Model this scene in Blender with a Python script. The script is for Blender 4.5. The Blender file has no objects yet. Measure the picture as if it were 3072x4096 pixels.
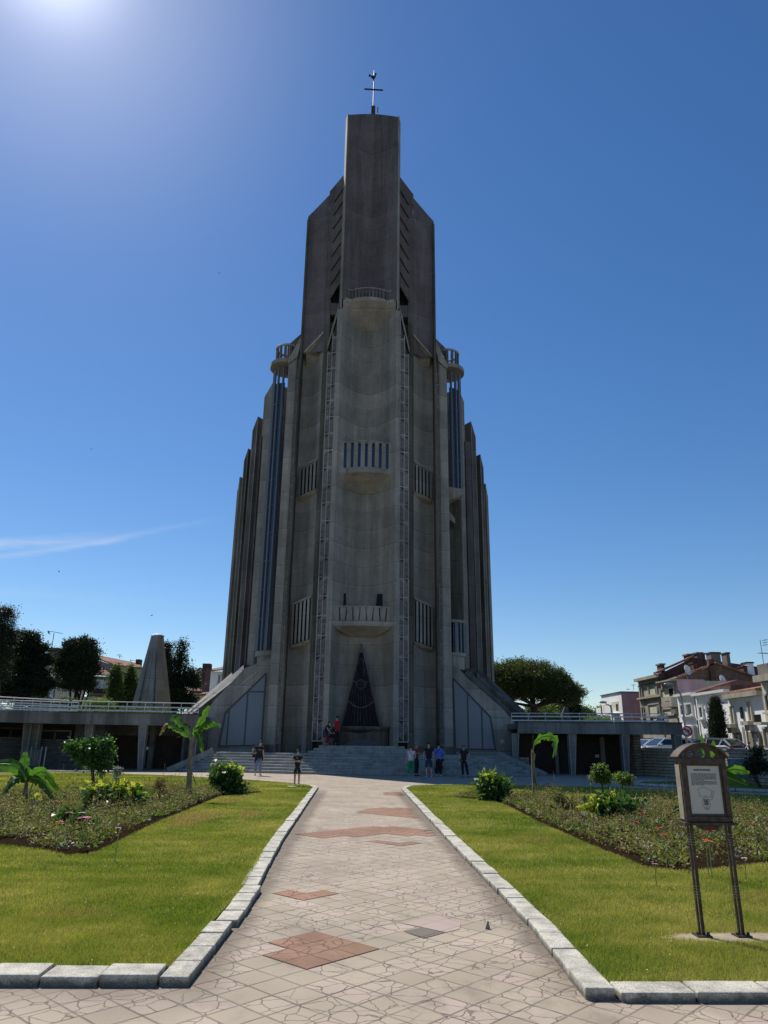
import bpy, math, random
import numpy as np
from mathutils import Vector, Matrix, Quaternion
rnd = random.Random(7)
NR = np.random.default_rng(11)
R = math.radians
scn = bpy.context.scene
col = scn.collection
# ------------------------------------------------------------------ camera
F, PCX, PCY = 2840.0, 1536.0, 2048.0
PIT, ROL, YAW, EYE = R(18.12), R(0.71), R(2.05), 1.6
def ray(x, y):
    u = (x - PCX) / F; v = -(y - PCY) / F
    c, s = math.cos(ROL), math.sin(ROL)
    u, v = u * c - v * s, u * s + v * c
    fw = math.cos(PIT) - v * math.sin(PIT); up = math.sin(PIT) + v * math.cos(PIT)
    return (u * math.cos(YAW) + fw * math.sin(YAW), -u * math.sin(YAW) + fw * math.cos(YAW), up)
def gnd(x, y, z=0.0):                       # photo point -> ground point
    X, Y, U = ray(x, y); t = (z - EYE) / U
    return (X * t, Y * t)
def at(x, y, D):                            # photo point -> (X, Z) on the plane Y = D
    X, Y, U = ray(x, y); t = D / Y
    return (X * t, EYE + U * t)
def atx(x, y, XX):                          # photo point -> (Y, Z) on the plane X = XX
    X, Y, U = ray(x, y); t = XX / X
    return (Y * t, EYE + U * t)
def crop(x0, y0, sc): return lambda x, y: (x0 + x / sc, y0 + y / sc)
cam_d = bpy.data.cameras.new('camera'); cam = bpy.data.objects.new('camera', cam_d); col.objects.link(cam)
cam_d.sensor_fit = 'HORIZONTAL'; cam_d.sensor_width = 36.0; cam_d.lens = 36.0 * F / 3072
cam_d.clip_end = 2000; cam_d.clip_start = 0.05
rt = Vector((math.cos(YAW), -math.sin(YAW), 0))
fw = Vector((math.sin(YAW) * math.cos(PIT), math.cos(YAW) * math.cos(PIT), math.sin(PIT)))
upv = Vector((-math.sin(YAW) * math.sin(PIT), -math.cos(YAW) * math.sin(PIT), math.cos(PIT)))
cr, sr = math.cos(ROL), math.sin(ROL)
cx_ = rt * cr + upv * sr; cy_ = upv * cr - rt * sr
m = Matrix((( cx_.x, cy_.x, -fw.x, 0), (cx_.y, cy_.y, -fw.y, 0), (cx_.z, cy_.z, -fw.z, EYE), (0, 0, 0, 1)))
cam.matrix_world = m
scn.camera = cam
# ------------------------------------------------------------------ objects
def tag(o, label=None, cat=None, group=None, kind=None):
    if label: o['label'] = label
    if cat: o['category'] = cat
    if group: o['group'] = group
    if kind: o['kind'] = kind
    return o
def thing(name, label, cat, loc=(0, 0, 0), rz=0.0, group=None):
    o = bpy.data.objects.new(name, None); col.objects.link(o)
    o.empty_display_size = 0.2
    o.location = loc; o.rotation_euler = (0, 0, rz)
    return tag(o, label, cat, group)
class MB:
    def __init__(s): s.v = []; s.f = []
    def add(s, vs, fs):
        b = len(s.v); s.v += [tuple(p) for p in vs]; s.f += [tuple(b + i for i in f) for f in fs]; return s
    def box(s, c, d, rz=0.0, M=None):
        hx, hy, hz = d[0] / 2, d[1] / 2, d[2] / 2
        cs, sn = math.cos(rz), math.sin(rz)
        vs = []
        for x, y, z in ((-1,-1,-1),(1,-1,-1),(1,1,-1),(-1,1,-1),(-1,-1,1),(1,-1,1),(1,1,1),(-1,1,1)):
            p = Vector((x * hx, y * hy, z * hz))
            if M is not None: p = M @ p
            vs.append((c[0] + p.x * cs - p.y * sn, c[1] + p.x * sn + p.y * cs, c[2] + p.z))
        return s.add(vs, ((0,3,2,1),(4,5,6,7),(0,1,5,4),(1,2,6,5),(2,3,7,6),(3,0,4,7)))
    def b2(s, x0, x1, y0, y1, z0, z1): return s.box(((x0+x1)/2, (y0+y1)/2, (z0+z1)/2), (abs(x1-x0), abs(y1-y0), abs(z1-z0)))
    def prism(s, pts, z0, z1):      # plan polygon; z0, z1 number or list
        n = len(pts)
        a = z0 if isinstance(z0, (list, tuple)) else [z0] * n
        b = z1 if isinstance(z1, (list, tuple)) else [z1] * n
        vs = [(p[0], p[1], a[i]) for i, p in enumerate(pts)] + [(p[0], p[1], b[i]) for i, p in enumerate(pts)]
        fs = [tuple(range(n))[::-1], tuple(range(n, 2 * n))] + [(i, (i + 1) % n, n + (i + 1) % n, n + i) for i in range(n)]
        return s.add(vs, fs)
    def slab(s, pts, off):          # 3d polygon extruded by vector off
        n = len(pts); off = Vector(off)
        vs = [tuple(p) for p in pts] + [tuple(Vector(p) + off) for p in pts]
        fs = [tuple(range(n))[::-1], tuple(range(n, 2 * n))] + [(i, (i + 1) % n, n + (i + 1) % n, n + i) for i in range(n)]
        return s.add(vs, fs)
    def grid(s, fn, us, vs_):
        nu = len(us); pts = [fn(u, v) for v in vs_ for u in us]
        fs = [(j*nu+i, j*nu+i+1, (j+1)*nu+i+1, (j+1)*nu+i) for j in range(len(vs_)-1) for i in range(nu-1)]
        return s.add(pts, fs)
    def tube(s, path, rad, n=8, cap=True):
        pth = [Vector(p) for p in path]
        rr = rad if isinstance(rad, (list, tuple)) else [rad] * len(pth)
        b = len(s.v); rings = []
        ref = None
        for i, p in enumerate(pth):
            d = (pth[min(i+1, len(pth)-1)] - pth[max(i-1, 0)])
            d = d.normalized() if d.length > 1e-9 else Vector((0, 0, 1))
            if ref is None: ref = d.orthogonal().normalized()
            else:
                ref = ref - d * ref.dot(d)
                ref = ref.normalized() if ref.length > 1e-6 else d.orthogonal().normalized()
            w = d.cross(ref)
            for k in range(n):
                a = 2 * math.pi * k / n
                s.v.append(tuple(p + (ref * math.cos(a) + w * math.sin(a)) * rr[i]))
        for i in range(len(pth) - 1):
            for k in range(n):
                s.f.append((b+i*n+k, b+i*n+(k+1)%n, b+(i+1)*n+(k+1)%n, b+(i+1)*n+k))
        if cap:
            s.f.append(tuple(b + k for k in range(n))[::-1]); s.f.append(tuple(b + (len(pth)-1)*n + k for k in range(n)))
        return s
    def bar(s, a, b, w, d=None, up=(0, 1, 0)):   # rectangular bar from a to b
        a = Vector(a); b = Vector(b); d = d or w
        t = (b - a).normalized(); y = Vector(up); y = (y - t * y.dot(t))
        y = y.normalized() if y.length > 1e-6 else t.orthogonal().normalized()
        x = t.cross(y)
        q = [(-w/2, -d/2), (w/2, -d/2), (w/2, d/2), (-w/2, d/2)]
        vs = [tuple(a + x*i + y*j) for i, j in q] + [tuple(b + x*i + y*j) for i, j in q]
        return s.add(vs, ((0,3,2,1),(4,5,6,7),(0,1,5,4),(1,2,6,5),(2,3,7,6),(3,0,4,7)))
    def ball(s, c, r, nu=12, nv=8, sx=1, sy=1, sz=1, keep=None):
        b = len(s.v)
        for j in range(nv + 1):
            th = math.pi * j / nv
            for i in range(nu):
                ph = 2 * math.pi * i / nu
                s.v.append((c[0] + r*sx*math.sin(th)*math.cos(ph), c[1] + r*sy*math.sin(th)*math.sin(ph), c[2] + r*sz*math.cos(th)))
        for j in range(nv):
            for i in range(nu):
                f = (b+j*nu+i, b+(j+1)*nu+i, b+(j+1)*nu+(i+1)%nu, b+j*nu+(i+1)%nu)
                if keep is None or all(keep(Vector(s.v[q]) - Vector(c)) for q in f): s.f.append(f)
        return s
    def build(s, name, mat, parent=None, smooth=False, bevel=0.0, kind=None, loc=None):
        me = bpy.data.meshes.new(name); me.from_pydata(s.v, [], s.f); me.update()
        me.materials.append(mat)
        if smooth: me.polygons.foreach_set('use_smooth', [True] * len(me.polygons))
        o = bpy.data.objects.new(name, me); col.objects.link(o)
        if parent is not None: o.parent = parent
        if loc: o.location = loc
        if bevel:
            b = o.modifiers.new('bevel', 'BEVEL'); b.width = bevel; b.segments = 2; b.limit_method = 'ANGLE'; b.angle_limit = R(40)
        if kind: o['kind'] = kind
        return o
def quads(name, V, mat, parent=None, mats=None, mi=None, nv=4):
    """V: (n, nv, 3) array of separate faces"""
    n = len(V); me = bpy.data.meshes.new(name)
    me.vertices.add(n * nv); me.vertices.foreach_set('co', np.ascontiguousarray(V, dtype=np.float32).ravel())
    me.loops.add(n * nv); me.loops.foreach_set('vertex_index', np.arange(n * nv, dtype=np.int32))
    me.polygons.add(n); me.polygons.foreach_set('loop_start', np.arange(0, n * nv, nv, dtype=np.int32))
    me.polygons.foreach_set('loop_total', np.full(n, nv, dtype=np.int32))
    for mm in (mats or [mat]): me.materials.append(mm)
    if mi is not None: me.polygons.foreach_set('material_index', mi.astype(np.int32))
    me.update(calc_edges=True)
    o = bpy.data.objects.new(name, me); col.objects.link(o)
    if parent is not None: o.parent = parent
    return o
def dup(root, loc, rz=0.0, label=None, sc=1.0):
    r = root.copy(); col.objects.link(r); r.location = loc; r.rotation_euler = (0, 0, rz); r.scale = (sc, sc, sc)
    if label: r['label'] = label
    for ch in list(root.children):
        c = ch.copy(); col.objects.link(c); c.parent = r
        for g in list(ch.children):
            d = g.copy(); col.objects.link(d); d.parent = c
    return r
# ------------------------------------------------------------------ materials
class NT:
    def __init__(s, name, rough=0.8, metal=0.0, spec=0.5):
        s.m = bpy.data.materials.new(name); s.m.use_nodes = True
        s.t = s.m.node_tree; s.b = s.t.nodes['Principled BSDF']
        s.b.inputs['Roughness'].default_value = rough; s.b.inputs['Metallic'].default_value = metal
        s.b.inputs['Specular IOR Level'].default_value = spec
        s.tc = s.n('ShaderNodeTexCoord').outputs['Object']
    def n(s, typ, **kw):
        x = s.t.nodes.new(typ)
        for k, v in kw.items(): setattr(x, k, v)
        return x
    def L(s, a, b): s.t.links.new(a, b)
    def map(s, sc=(1, 1, 1), rot=(0, 0, 0), loc=(0, 0, 0), src=None):
        x = s.n('ShaderNodeMapping'); x.inputs['Scale'].default_value = sc; x.inputs['Rotation'].default_value = rot; x.inputs['Location'].default_value = loc
        s.L(src or s.tc, x.inputs[0]); return x.outputs[0]
    def noise(s, scale=1.0, detail=4.0, rough=0.55, vec=None, out=0):
        x = s.n('ShaderNodeTexNoise'); x.inputs['Scale'].default_value = scale; x.inputs['Detail'].default_value = detail; x.inputs['Roughness'].default_value = rough
        s.L(vec or s.tc, x.inputs['Vector']); return x.outputs[out]
    def ramp(s, fac, stops):
        x = s.n('ShaderNodeValToRGB'); e = x.color_ramp.elements
        while len(e) < len(stops): e.new(0.5)
        for i, (p, c) in enumerate(stops):
            e[i].position = p; c = (c, c, c) if isinstance(c, (int, float)) else c; e[i].color = (c[0], c[1], c[2], 1)
        s.L(fac, x.inputs[0]); return x.outputs[0]
    def mix(s, fac, a, b, mode='MIX'):
        x = s.n('ShaderNodeMix', data_type='RGBA', blend_type=mode)
        for sock, v in ((x.inputs[0], fac), (x.inputs[6], a), (x.inputs[7], b)):
            if isinstance(v, (int, float)): sock.default_value = v if sock.type == 'VALUE' else (v, v, v, 1)
            elif isinstance(v, (tuple, list)): sock.default_value = (v[0], v[1], v[2], 1)
            else: s.L(v, sock)
        return x.outputs[2]
    def math(s, op, a, b=None, c=None):
        x = s.n('ShaderNodeMath', operation=op)
        for i, v in enumerate((a, b, c)):
            if v is None: continue
            if isinstance(v, (int, float)): x.inputs[i].default_value = v
            else: s.L(v, x.inputs[i])
        return x.outputs[0]
    def bump(s, h, strength=0.4, dist=0.02):
        x = s.n('ShaderNodeBump'); x.inputs['Strength'].default_value = strength; x.inputs['Distance'].default_value = dist
        s.L(h, x.inputs['Height']); s.L(x.outputs[0], s.b.inputs['Normal'])
    def color(s, c):
        if isinstance(c, (tuple, list)): s.b.inputs['Base Color'].default_value = (c[0], c[1], c[2], 1)
        else: s.L(c, s.b.inputs['Base Color'])
        return s.m
    def translucent(s, c, fac=0.35):
        tr = s.n('ShaderNodeBsdfTranslucent'); mx = s.n('ShaderNodeMixShader'); mx.inputs[0].default_value = fac
        if isinstance(c, (tuple, list)): tr.inputs[0].default_value = (c[0], c[1], c[2], 1)
        else: s.L(c, tr.inputs[0])
        out = s.t.nodes['Material Output']
        s.L(s.b.outputs[0], mx.inputs[1]); s.L(tr.outputs[0], mx.inputs[2]); s.L(mx.outputs[0], out.inputs[0])
        return s.m
def plain(name, c, rough=0.6, metal=0.0, var=0.25, scale=6.0, spec=0.5):
    t = NT(name, rough, metal, spec)
    nz = t.ramp(t.noise(scale, 5), [(0.3, 1 - var), (0.7, 1 + var * 0.5)])
    return t.color(t.mix(1.0, c, nz, 'MULTIPLY'))
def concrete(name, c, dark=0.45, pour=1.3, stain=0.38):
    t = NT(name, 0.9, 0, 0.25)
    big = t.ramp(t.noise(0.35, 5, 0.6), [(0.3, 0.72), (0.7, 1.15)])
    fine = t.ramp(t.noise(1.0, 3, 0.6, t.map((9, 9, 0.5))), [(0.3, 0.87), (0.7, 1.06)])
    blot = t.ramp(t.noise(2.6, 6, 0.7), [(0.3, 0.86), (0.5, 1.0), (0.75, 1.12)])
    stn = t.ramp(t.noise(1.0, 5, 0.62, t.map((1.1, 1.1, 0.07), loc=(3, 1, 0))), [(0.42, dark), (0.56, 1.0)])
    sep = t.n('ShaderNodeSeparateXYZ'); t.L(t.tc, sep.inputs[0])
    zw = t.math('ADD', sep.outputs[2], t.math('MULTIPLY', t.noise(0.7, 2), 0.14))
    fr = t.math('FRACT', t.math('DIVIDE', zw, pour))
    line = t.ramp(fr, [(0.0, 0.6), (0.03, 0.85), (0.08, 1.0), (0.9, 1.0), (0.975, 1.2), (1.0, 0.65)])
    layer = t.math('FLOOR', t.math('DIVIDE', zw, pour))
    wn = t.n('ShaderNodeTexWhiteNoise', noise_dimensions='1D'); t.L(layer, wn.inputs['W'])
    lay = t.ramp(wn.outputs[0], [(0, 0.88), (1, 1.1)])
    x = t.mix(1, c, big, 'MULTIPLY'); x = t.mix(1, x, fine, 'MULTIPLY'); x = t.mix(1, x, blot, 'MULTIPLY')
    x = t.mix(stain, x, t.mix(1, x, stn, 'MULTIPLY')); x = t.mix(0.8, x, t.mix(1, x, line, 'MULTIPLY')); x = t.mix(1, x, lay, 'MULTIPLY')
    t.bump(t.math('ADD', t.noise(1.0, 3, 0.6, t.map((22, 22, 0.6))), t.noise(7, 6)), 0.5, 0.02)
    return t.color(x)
def leafmat(name, dark, mid, light, trans=0.3, scale=1.2, rough=0.55):
    t = NT(name, rough, 0, 0.35)
    a = t.noise(scale, 3, 0.6); b = t.noise(scale * 14, 2, 0.6)
    f = t.math('ADD', t.math('MULTIPLY', a, 0.5), t.math('MULTIPLY', b, 0.5))
    c = t.ramp(f, [(0.36, dark), (0.5, mid), (0.64, light)])
    t.color(c)
    return t.translucent(t.mix(1, c, (1.5, 1.6, 0.8), 'MULTIPLY'), trans)
M = {}
M['conc'] = concrete('board_marked_concrete', (0.335, 0.315, 0.28))
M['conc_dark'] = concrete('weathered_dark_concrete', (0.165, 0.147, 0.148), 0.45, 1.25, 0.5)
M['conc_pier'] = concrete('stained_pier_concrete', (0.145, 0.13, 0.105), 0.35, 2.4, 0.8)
M['conc_light'] = concrete('pale_concrete', (0.37, 0.35, 0.31), 0.55, 1.6, 0.5)
M['conc_terrace'] = concrete('terrace_concrete', (0.235, 0.225, 0.21), 0.3, 0.33, 0.6)
M['conc_tracery'] = concrete('cast_tracery_concrete', (0.37, 0.36, 0.355), 0.7, 3.0, 0.2)
M['conc_mono'] = concrete('monument_concrete', (0.36, 0.345, 0.31), 0.6, 0.9, 0.4)
M['void'] = plain('dark_recess', (0.012, 0.013, 0.016), 0.9)
M['glass_dark'] = plain('dark_window_glass', (0.016, 0.022, 0.034), 0.12, 0.0, 0.1, spec=0.8)
M['glass_blue'] = plain('blue_window_glass', (0.022, 0.04, 0.085), 0.15, 0.0, 0.3, 0.8, spec=0.9)
M['panel'] = plain('frosted_blue_panel', (0.15, 0.185, 0.235), 0.35, 0, 0.12, 0.5, spec=0.6)
M['steel'] = plain('slate_blue_frame', (0.045, 0.055, 0.075), 0.5)
M['steel_bay'] = plain('grey_blue_mullion', (0.13, 0.14, 0.16), 0.5)
M['stained'] = plain('deep_blue_stained_glass', (0.004, 0.0035, 0.012), 0.6, 0, 0.8, 7.0, spec=0.2)
M['wood_dark'] = plain('dark_brown_wood', (0.035, 0.018, 0.012), 0.8, 0, 0.5, 3)
M['white'] = plain('white_paint', (0.72, 0.72, 0.70), 0.5, 0, 0.12)
M['rail'] = plain('white_railing_paint', (0.62, 0.63, 0.62), 0.5, 0, 0.2)
M['black'] = plain('black_metal', (0.012, 0.012, 0.013), 0.5)
M['galv'] = plain('galvanised_steel', (0.34, 0.36, 0.38), 0.4, 0.6, 0.2)
M['bark'] = plain('grey_brown_bark', (0.085, 0.06, 0.042), 0.95, 0, 0.5, 9)
M['bark_dark'] = plain('dark_bark', (0.045, 0.032, 0.024), 0.95, 0, 0.5, 9)
M['red'] = plain('red_paint', (0.55, 0.02, 0.03), 0.5)
M['bronze'] = plain('weathered_bronze', (0.075, 0.052, 0.036), 0.6, 0.35, 0.6, 22)
M['bronze_pale'] = plain('sunlit_side_and_wire_bronze', (0.36, 0.31, 0.22), 0.6, 0.2, 0.3, 14)  # pale tone paints sunlight on the board's side; the wire shares it
M['paper'] = plain('cream_sign_panel', (0.46, 0.45, 0.40), 0.45, 0, 0.08, 3)
M['ink'] = plain('dark_ink', (0.05, 0.045, 0.05), 0.7)
def mk_path():
    t = NT('diagonal_stone_paving', 0.85, 0, 0.3)
    S = 0.2667
    base = t.map((1, 1, 1), (0, 0, 0), (-0.25, -6.66, 0))
    sep = t.n('ShaderNodeSeparateXYZ'); t.L(base, sep.inputs[0]); sepo = t.n('ShaderNodeSeparateXYZ'); t.L(t.tc, sepo.inputs[0])
    k = 1 / (S * math.sqrt(2))
    wob = t.math('MULTIPLY', t.math('SUBTRACT', t.noise(1.3, 2), 0.5), 0.12)
    wob2 = t.math('MULTIPLY', t.math('SUBTRACT', t.noise(1.1, 2, 0.5, t.map((1, 1, 1), loc=(7, 3, 0))), 0.5), 0.12)
    a = t.math('ADD', t.math('MULTIPLY', t.math('ADD', sep.outputs[0], sep.outputs[1]), k), wob)
    b = t.math('ADD', t.math('MULTIPLY', t.math('SUBTRACT', sep.outputs[0], sep.outputs[1]), k), wob2)
    fa = t.math('ABSOLUTE', t.math('SUBTRACT', t.math('FRACT', a), 0.5)); fb = t.math('ABSOLUTE', t.math('SUBTRACT', t.math('FRACT', b), 0.5))
    edge = t.math('SUBTRACT', 0.5, t.math('MAXIMUM', fa, fb))
    joint = t.ramp(edge, [(0.0, 1.0), (0.022, 0.8), (0.045, 0.0)])
    jfade = t.ramp(t.noise(1.7, 4, 0.6), [(0.36, 0.5), (0.6, 1.0)])
    joint = t.mix(1, joint, jfade, 'MULTIPLY')
    cmb = t.n('ShaderNodeCombineXYZ'); t.L(t.math('FLOOR', a), cmb.inputs[0]); t.L(t.math('FLOOR', b), cmb.inputs[1])
    wn = t.n('ShaderNodeTexWhiteNoise', noise_dimensions='3D'); t.L(cmb.outputs[0], wn.inputs['Vector'])
    vr = t.n('ShaderNodeTexVoronoi', feature='DISTANCE_TO_EDGE'); vr.inputs['Scale'].default_value = 6.5
    wv = t.n('ShaderNodeVectorMath', operation='ADD'); t.L(t.tc, wv.inputs[0])
    sc = t.n('ShaderNodeVectorMath', operation='SCALE'); t.L(t.noise(5, 3, 0.6, None, 1), sc.inputs[0]); sc.inputs['Scale'].default_value = 0.09
    t.L(sc.outputs[0], wv.inputs[1]); t.L(wv.outputs[0], vr.inputs['Vector'])
    crack = t.ramp(vr.outputs['Distance'], [(0.0, 1.0), (0.015, 0.7), (0.036, 0.0)])
    cm = t.ramp(t.math('ADD', wn.outputs[0], t.math('MULTIPLY', t.noise(0.9, 2), 1.2)), [(0.86, 0.0), (1.0, 0.95)])
    crack = t.mix(1, crack, cm, 'MULTIPLY')
    c0 = t.ramp(wn.outputs[0], [(0, (0.37, 0.30, 0.22)), (0.5, (0.43, 0.355, 0.262)), (1, (0.46, 0.36, 0.285))])
    pat = t.ramp(t.noise(0.8, 4), [(0.3, 0.82), (0.7, 1.1)])
    spk = t.ramp(t.noise(150, 2), [(0.3, 0.84), (0.5, 1.0), (0.72, 1.16)])
    c = t.mix(1, c0, pat, 'MULTIPLY'); c = t.mix(1, c, spk, 'MULTIPLY')
    stn = t.ramp(t.noise(1.5, 5, 0.6, t.map((1, 0.6, 1), loc=(2.2, 0.4, 0))), [(0.56, 0.0), (0.72, 0.55)])
    c = t.mix(stn, c, (0.16, 0.13, 0.10))
    ax = t.math('ADD', t.math('ABSOLUTE', t.math('SUBTRACT', sepo.outputs[0], t.math('ADD', 0.30, t.math('MULTIPLY', sepo.outputs[1], -0.0015)))), t.math('MULTIPLY', t.math('SUBTRACT', t.noise(1.8, 4, 0.7), 0.5), 0.34))
    soil = t.math('MULTIPLY', t.ramp(t.math('DIVIDE', ax, 1.5), [(0.74, 0.0), (0.86, 0.75)]), t.ramp(t.math('DIVIDE', sepo.outputs[1], 30), [(0.17, 0.0), (0.2, 1.0), (0.85, 1.0), (0.95, 0.0)]))
    c = t.mix(soil, c, (0.15, 0.115, 0.085))
    c = t.mix(t.mix(1, joint, 0.8, 'MULTIPLY'), c, (0.085, 0.065, 0.05)); c = t.mix(t.mix(1, crack, 0.78, 'MULTIPLY'), c, (0.06, 0.045, 0.035))
    h = t.math('SUBTRACT', t.math('MULTIPLY', t.noise(60, 3), 0.25), t.math('MULTIPLY', t.math('ADD', joint, crack), 0.6))
    t.bump(h, 0.6, 0.008)
    return t, c
_t, _c = mk_path(); M['path'] = _t.color(_c)
_t, _c = mk_path(); _t.m.name = 'terracotta_paving'
M['path_red'] = _t.color(_t.mix(1, _c, _t.ramp(_t.noise(3.1, 2), [(0.3, (0.68, 0.46, 0.40)), (0.7, (0.82, 0.57, 0.47))]), 'MULTIPLY'))
_t, _c = mk_path(); _t.m.name = 'slate_paving'; M['path_dark'] = _t.color(_t.mix(1, _c, (0.42, 0.42, 0.45), 'MULTIPLY'))
_t, _c = mk_path(); _t.m.name = 'pinkish_paving'; M['path_pink'] = _t.color(_t.mix(0.65, _c, (0.44, 0.33, 0.29)))
def mk_kerb(name, c, low_dark):
    t = NT(name, 0.9, 0, 0.3)
    sp = t.ramp(t.noise(95, 3, 0.7), [(0.34, 0.55), (0.5, 1.0), (0.68, 1.3)])
    bl = t.ramp(t.noise(4.4, 6, 0.75), [(0.32, 0.55), (0.6, 1.1)])
    x = t.mix(1, t.mix(1, c, sp, 'MULTIPLY'), bl, 'MULTIPLY')
    sep = t.n('ShaderNodeSeparateXYZ'); t.L(t.tc, sep.inputs[0])
    ground_tone = t.ramp(t.math('ADD', sep.outputs[2], t.math('MULTIPLY', t.noise(11, 5, 0.7), 0.12)), [(0.078, 0.35), (0.118, 1.0)])  # blocks get darker towards the bottom, with a noisy limit
    if low_dark: x = t.mix(1, x, ground_tone, 'MULTIPLY')
    t.bump(t.noise(70, 4), 0.6, 0.006)
    return t.color(x)
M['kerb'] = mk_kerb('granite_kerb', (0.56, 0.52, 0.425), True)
def mk_step():
    t = NT('worn_step_stone', 0.9, 0, 0.3)
    bl = t.ramp(t.noise(1.0, 6, 0.7, t.map((1.1, 1.1, 4))), [(0.3, 0.5), (0.5, 0.95), (0.7, 1.15)])
    drip = t.ramp(t.noise(1.0, 4, 0.7, t.map((7, 7, 1.0))), [(0.4, 0.7), (0.55, 1.0)])
    x = t.mix(1, (0.33, 0.325, 0.30), bl, 'MULTIPLY'); x = t.mix(0.7, x, t.mix(1, x, drip, 'MULTIPLY'))
    t.bump(t.noise(20, 5), 0.4, 0.01)
    return t.color(x)
M['step'] = mk_step()
def grass_color(t):
    a = t.noise(0.45, 4, 0.6); a2 = t.noise(2.2, 4, 0.7); b = t.noise(70, 1); a3 = t.noise(1.0, 3, 0.6, t.map((0.25, 1.6, 1), loc=(4, 2, 0)))
    f = t.math('ADD', t.math('ADD', t.math('MULTIPLY', a, 0.4), t.math('MULTIPLY', b, 0.22)), t.math('ADD', t.math('MULTIPLY', a2, 0.2), t.math('MULTIPLY', a3, 0.18)))
    c = t.ramp(f, [(0.37, (0.14, 0.195, 0.022)), (0.46, (0.245, 0.275, 0.047)), (0.53, (0.40, 0.36, 0.10)), (0.63, (0.62, 0.49, 0.20))])
    for (px, py, rx, ry) in ((-3.35, 16.6, 0.6, 2.3), (-2.35, 17.6, 0.3, 1.3), (-3.4, 21.6, 0.4, 1.3), (-2.6, 7.6, .5, .35), (3.2, 13.5, .5, 1.0), (4.6, 8.4, .7, .5)):
        mp = t.map((1 / rx, 1 / ry, 0), (0, 0, 0), (-px / rx, -py / ry, 0))
        ln = t.n('ShaderNodeVectorMath', operation='LENGTH'); t.L(mp, ln.inputs[0])
        d = t.math('ADD', ln.outputs['Value'], t.math('MULTIPLY', t.math('SUBTRACT', t.noise(2.5, 4, 0.7), 0.5), 1.6))
        c = t.mix(t.ramp(d, [(0.45, 0.85 if ry > 1.2 else .4), (1.25, 0.0)]), c, (0.43, 0.30, 0.13))
    return c
def mk_lawn():
    t = NT('mown_turf', 1.0, 0, 0.1)
    c = t.mix(1, t.mix(1, grass_color(t), t.ramp(t.noise(30, 3, 0.7), [(0.3, 0.5), (0.7, 1.25)]), 'MULTIPLY'), (.62, .62, .62), 'MULTIPLY')
    t.bump(t.noise(60, 3), 0.8, 0.02)
    return t.color(c)
M['lawn'] = mk_lawn()
def mk_blade():
    t = NT('grass_blade', 0.7, 0, 0.25); c = grass_color(t); t.color(c)
    return t.translucent(t.mix(1, c, (1.2, 1.4, 0.6), 'MULTIPLY'), 0.35)
M['blade'] = mk_blade()
M['soil'] = plain('dark_garden_soil', (0.030, 0.019, 0.012), 1.0, 0, 0.6, 25, spec=0.0)
M['ground_tone'] = plain('bare_sandy_ground', (0.36, 0.29, 0.19), 1.0, 0, 0.25, 12)
M['gravel'] = plain('pale_ground', (0.28, 0.25, 0.20), 1.0, 0, 0.2, 0.7)
M['asphalt'] = plain('asphalt', (0.06, 0.06, 0.06), 0.95, 0, 0.2, 2)
def mk_tiles():
    t = NT('roman_clay_roof_tiles', 0.9, 0, 0.3)
    w = t.n('ShaderNodeTexWave'); w.inputs['Scale'].default_value = 1.4; w.bands_direction = 'X'; t.L(t.tc, w.inputs[0])
    nz = t.noise(3.5, 4, 0.7)
    c = t.ramp(nz, [(0.3, (0.30, 0.13, 0.08)), (0.5, (0.44, 0.22, 0.15)), (0.7, (0.52, 0.33, 0.25))])
    c = t.mix(0.5, c, t.mix(1, c, w.outputs[0], 'MULTIPLY'))
    t.bump(w.outputs[0], 0.8, 0.08)
    return t.color(c)
M['tiles'] = mk_tiles()
def plaster(name, c, rough=0.9, streak=0.25):
    t = NT(name, rough, 0, 0.2)
    a = t.ramp(t.noise(0.8, 5, 0.65), [(0.3, 1 - streak), (0.65, 1.05)])
    b = t.ramp(t.noise(1, 4, 0.6, t.map((2.2, 2.2, 0.2))), [(0.35, 1 - streak), (0.6, 1.0)])
    t.bump(t.noise(12, 4), 0.2, 0.01)
    return t.color(t.mix(1, t.mix(1, c, a, 'MULTIPLY'), b, 'MULTIPLY'))
def masonry(name, c1, c2, cm, sc, bw=0.5, rh=0.2, ax='xz', rough=0.9, off=0.5, msz=0.02):
    t = NT(name, rough, 0, 0.2)
    sep = t.n('ShaderNodeSeparateXYZ'); t.L(t.tc, sep.inputs[0]); cmb = t.n('ShaderNodeCombineXYZ')
    if ax == 'xz': t.L(t.math('ADD', sep.outputs[0], t.math('MULTIPLY', sep.outputs[1], 0.6)), cmb.inputs[0])
    else: t.L(sep.outputs[1], cmb.inputs[0])
    t.L(sep.outputs[2], cmb.inputs[1])
    b = t.n('ShaderNodeTexBrick'); b.offset = off; b.squash = 1.6; b.squash_frequency = 3
    b.inputs['Color1'].default_value = (*c1, 1); b.inputs['Color2'].default_value = (*c2, 1); b.inputs['Mortar'].default_value = (*cm, 1)
    b.inputs['Scale'].default_value = sc; b.inputs['Mortar Size'].default_value = msz; b.inputs['Brick Width'].default_value = bw; b.inputs['Row Height'].default_value = rh
    t.L(cmb.outputs[0], b.inputs['Vector'])
    n = t.ramp(t.noise(4, 5, 0.7), [(0.3, 0.7), (0.7, 1.15)])
    t.bump(t.math('SUBTRACT', 1.0, b.outputs['Fac']), 0.5, 0.02)
    return t.color(t.mix(1, b.outputs['Color'], n, 'MULTIPLY'))
M['pl_white'] = plaster('white_render', (0.92, 0.92, 0.90), streak=0.05)
M['pl_pink'] = plaster('pale_pink_render', (0.50, 0.34, 0.36), streak=0.15)
M['pl_beige'] = plaster('grey_beige_render', (0.44, 0.41, 0.33), streak=0.25)
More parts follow.
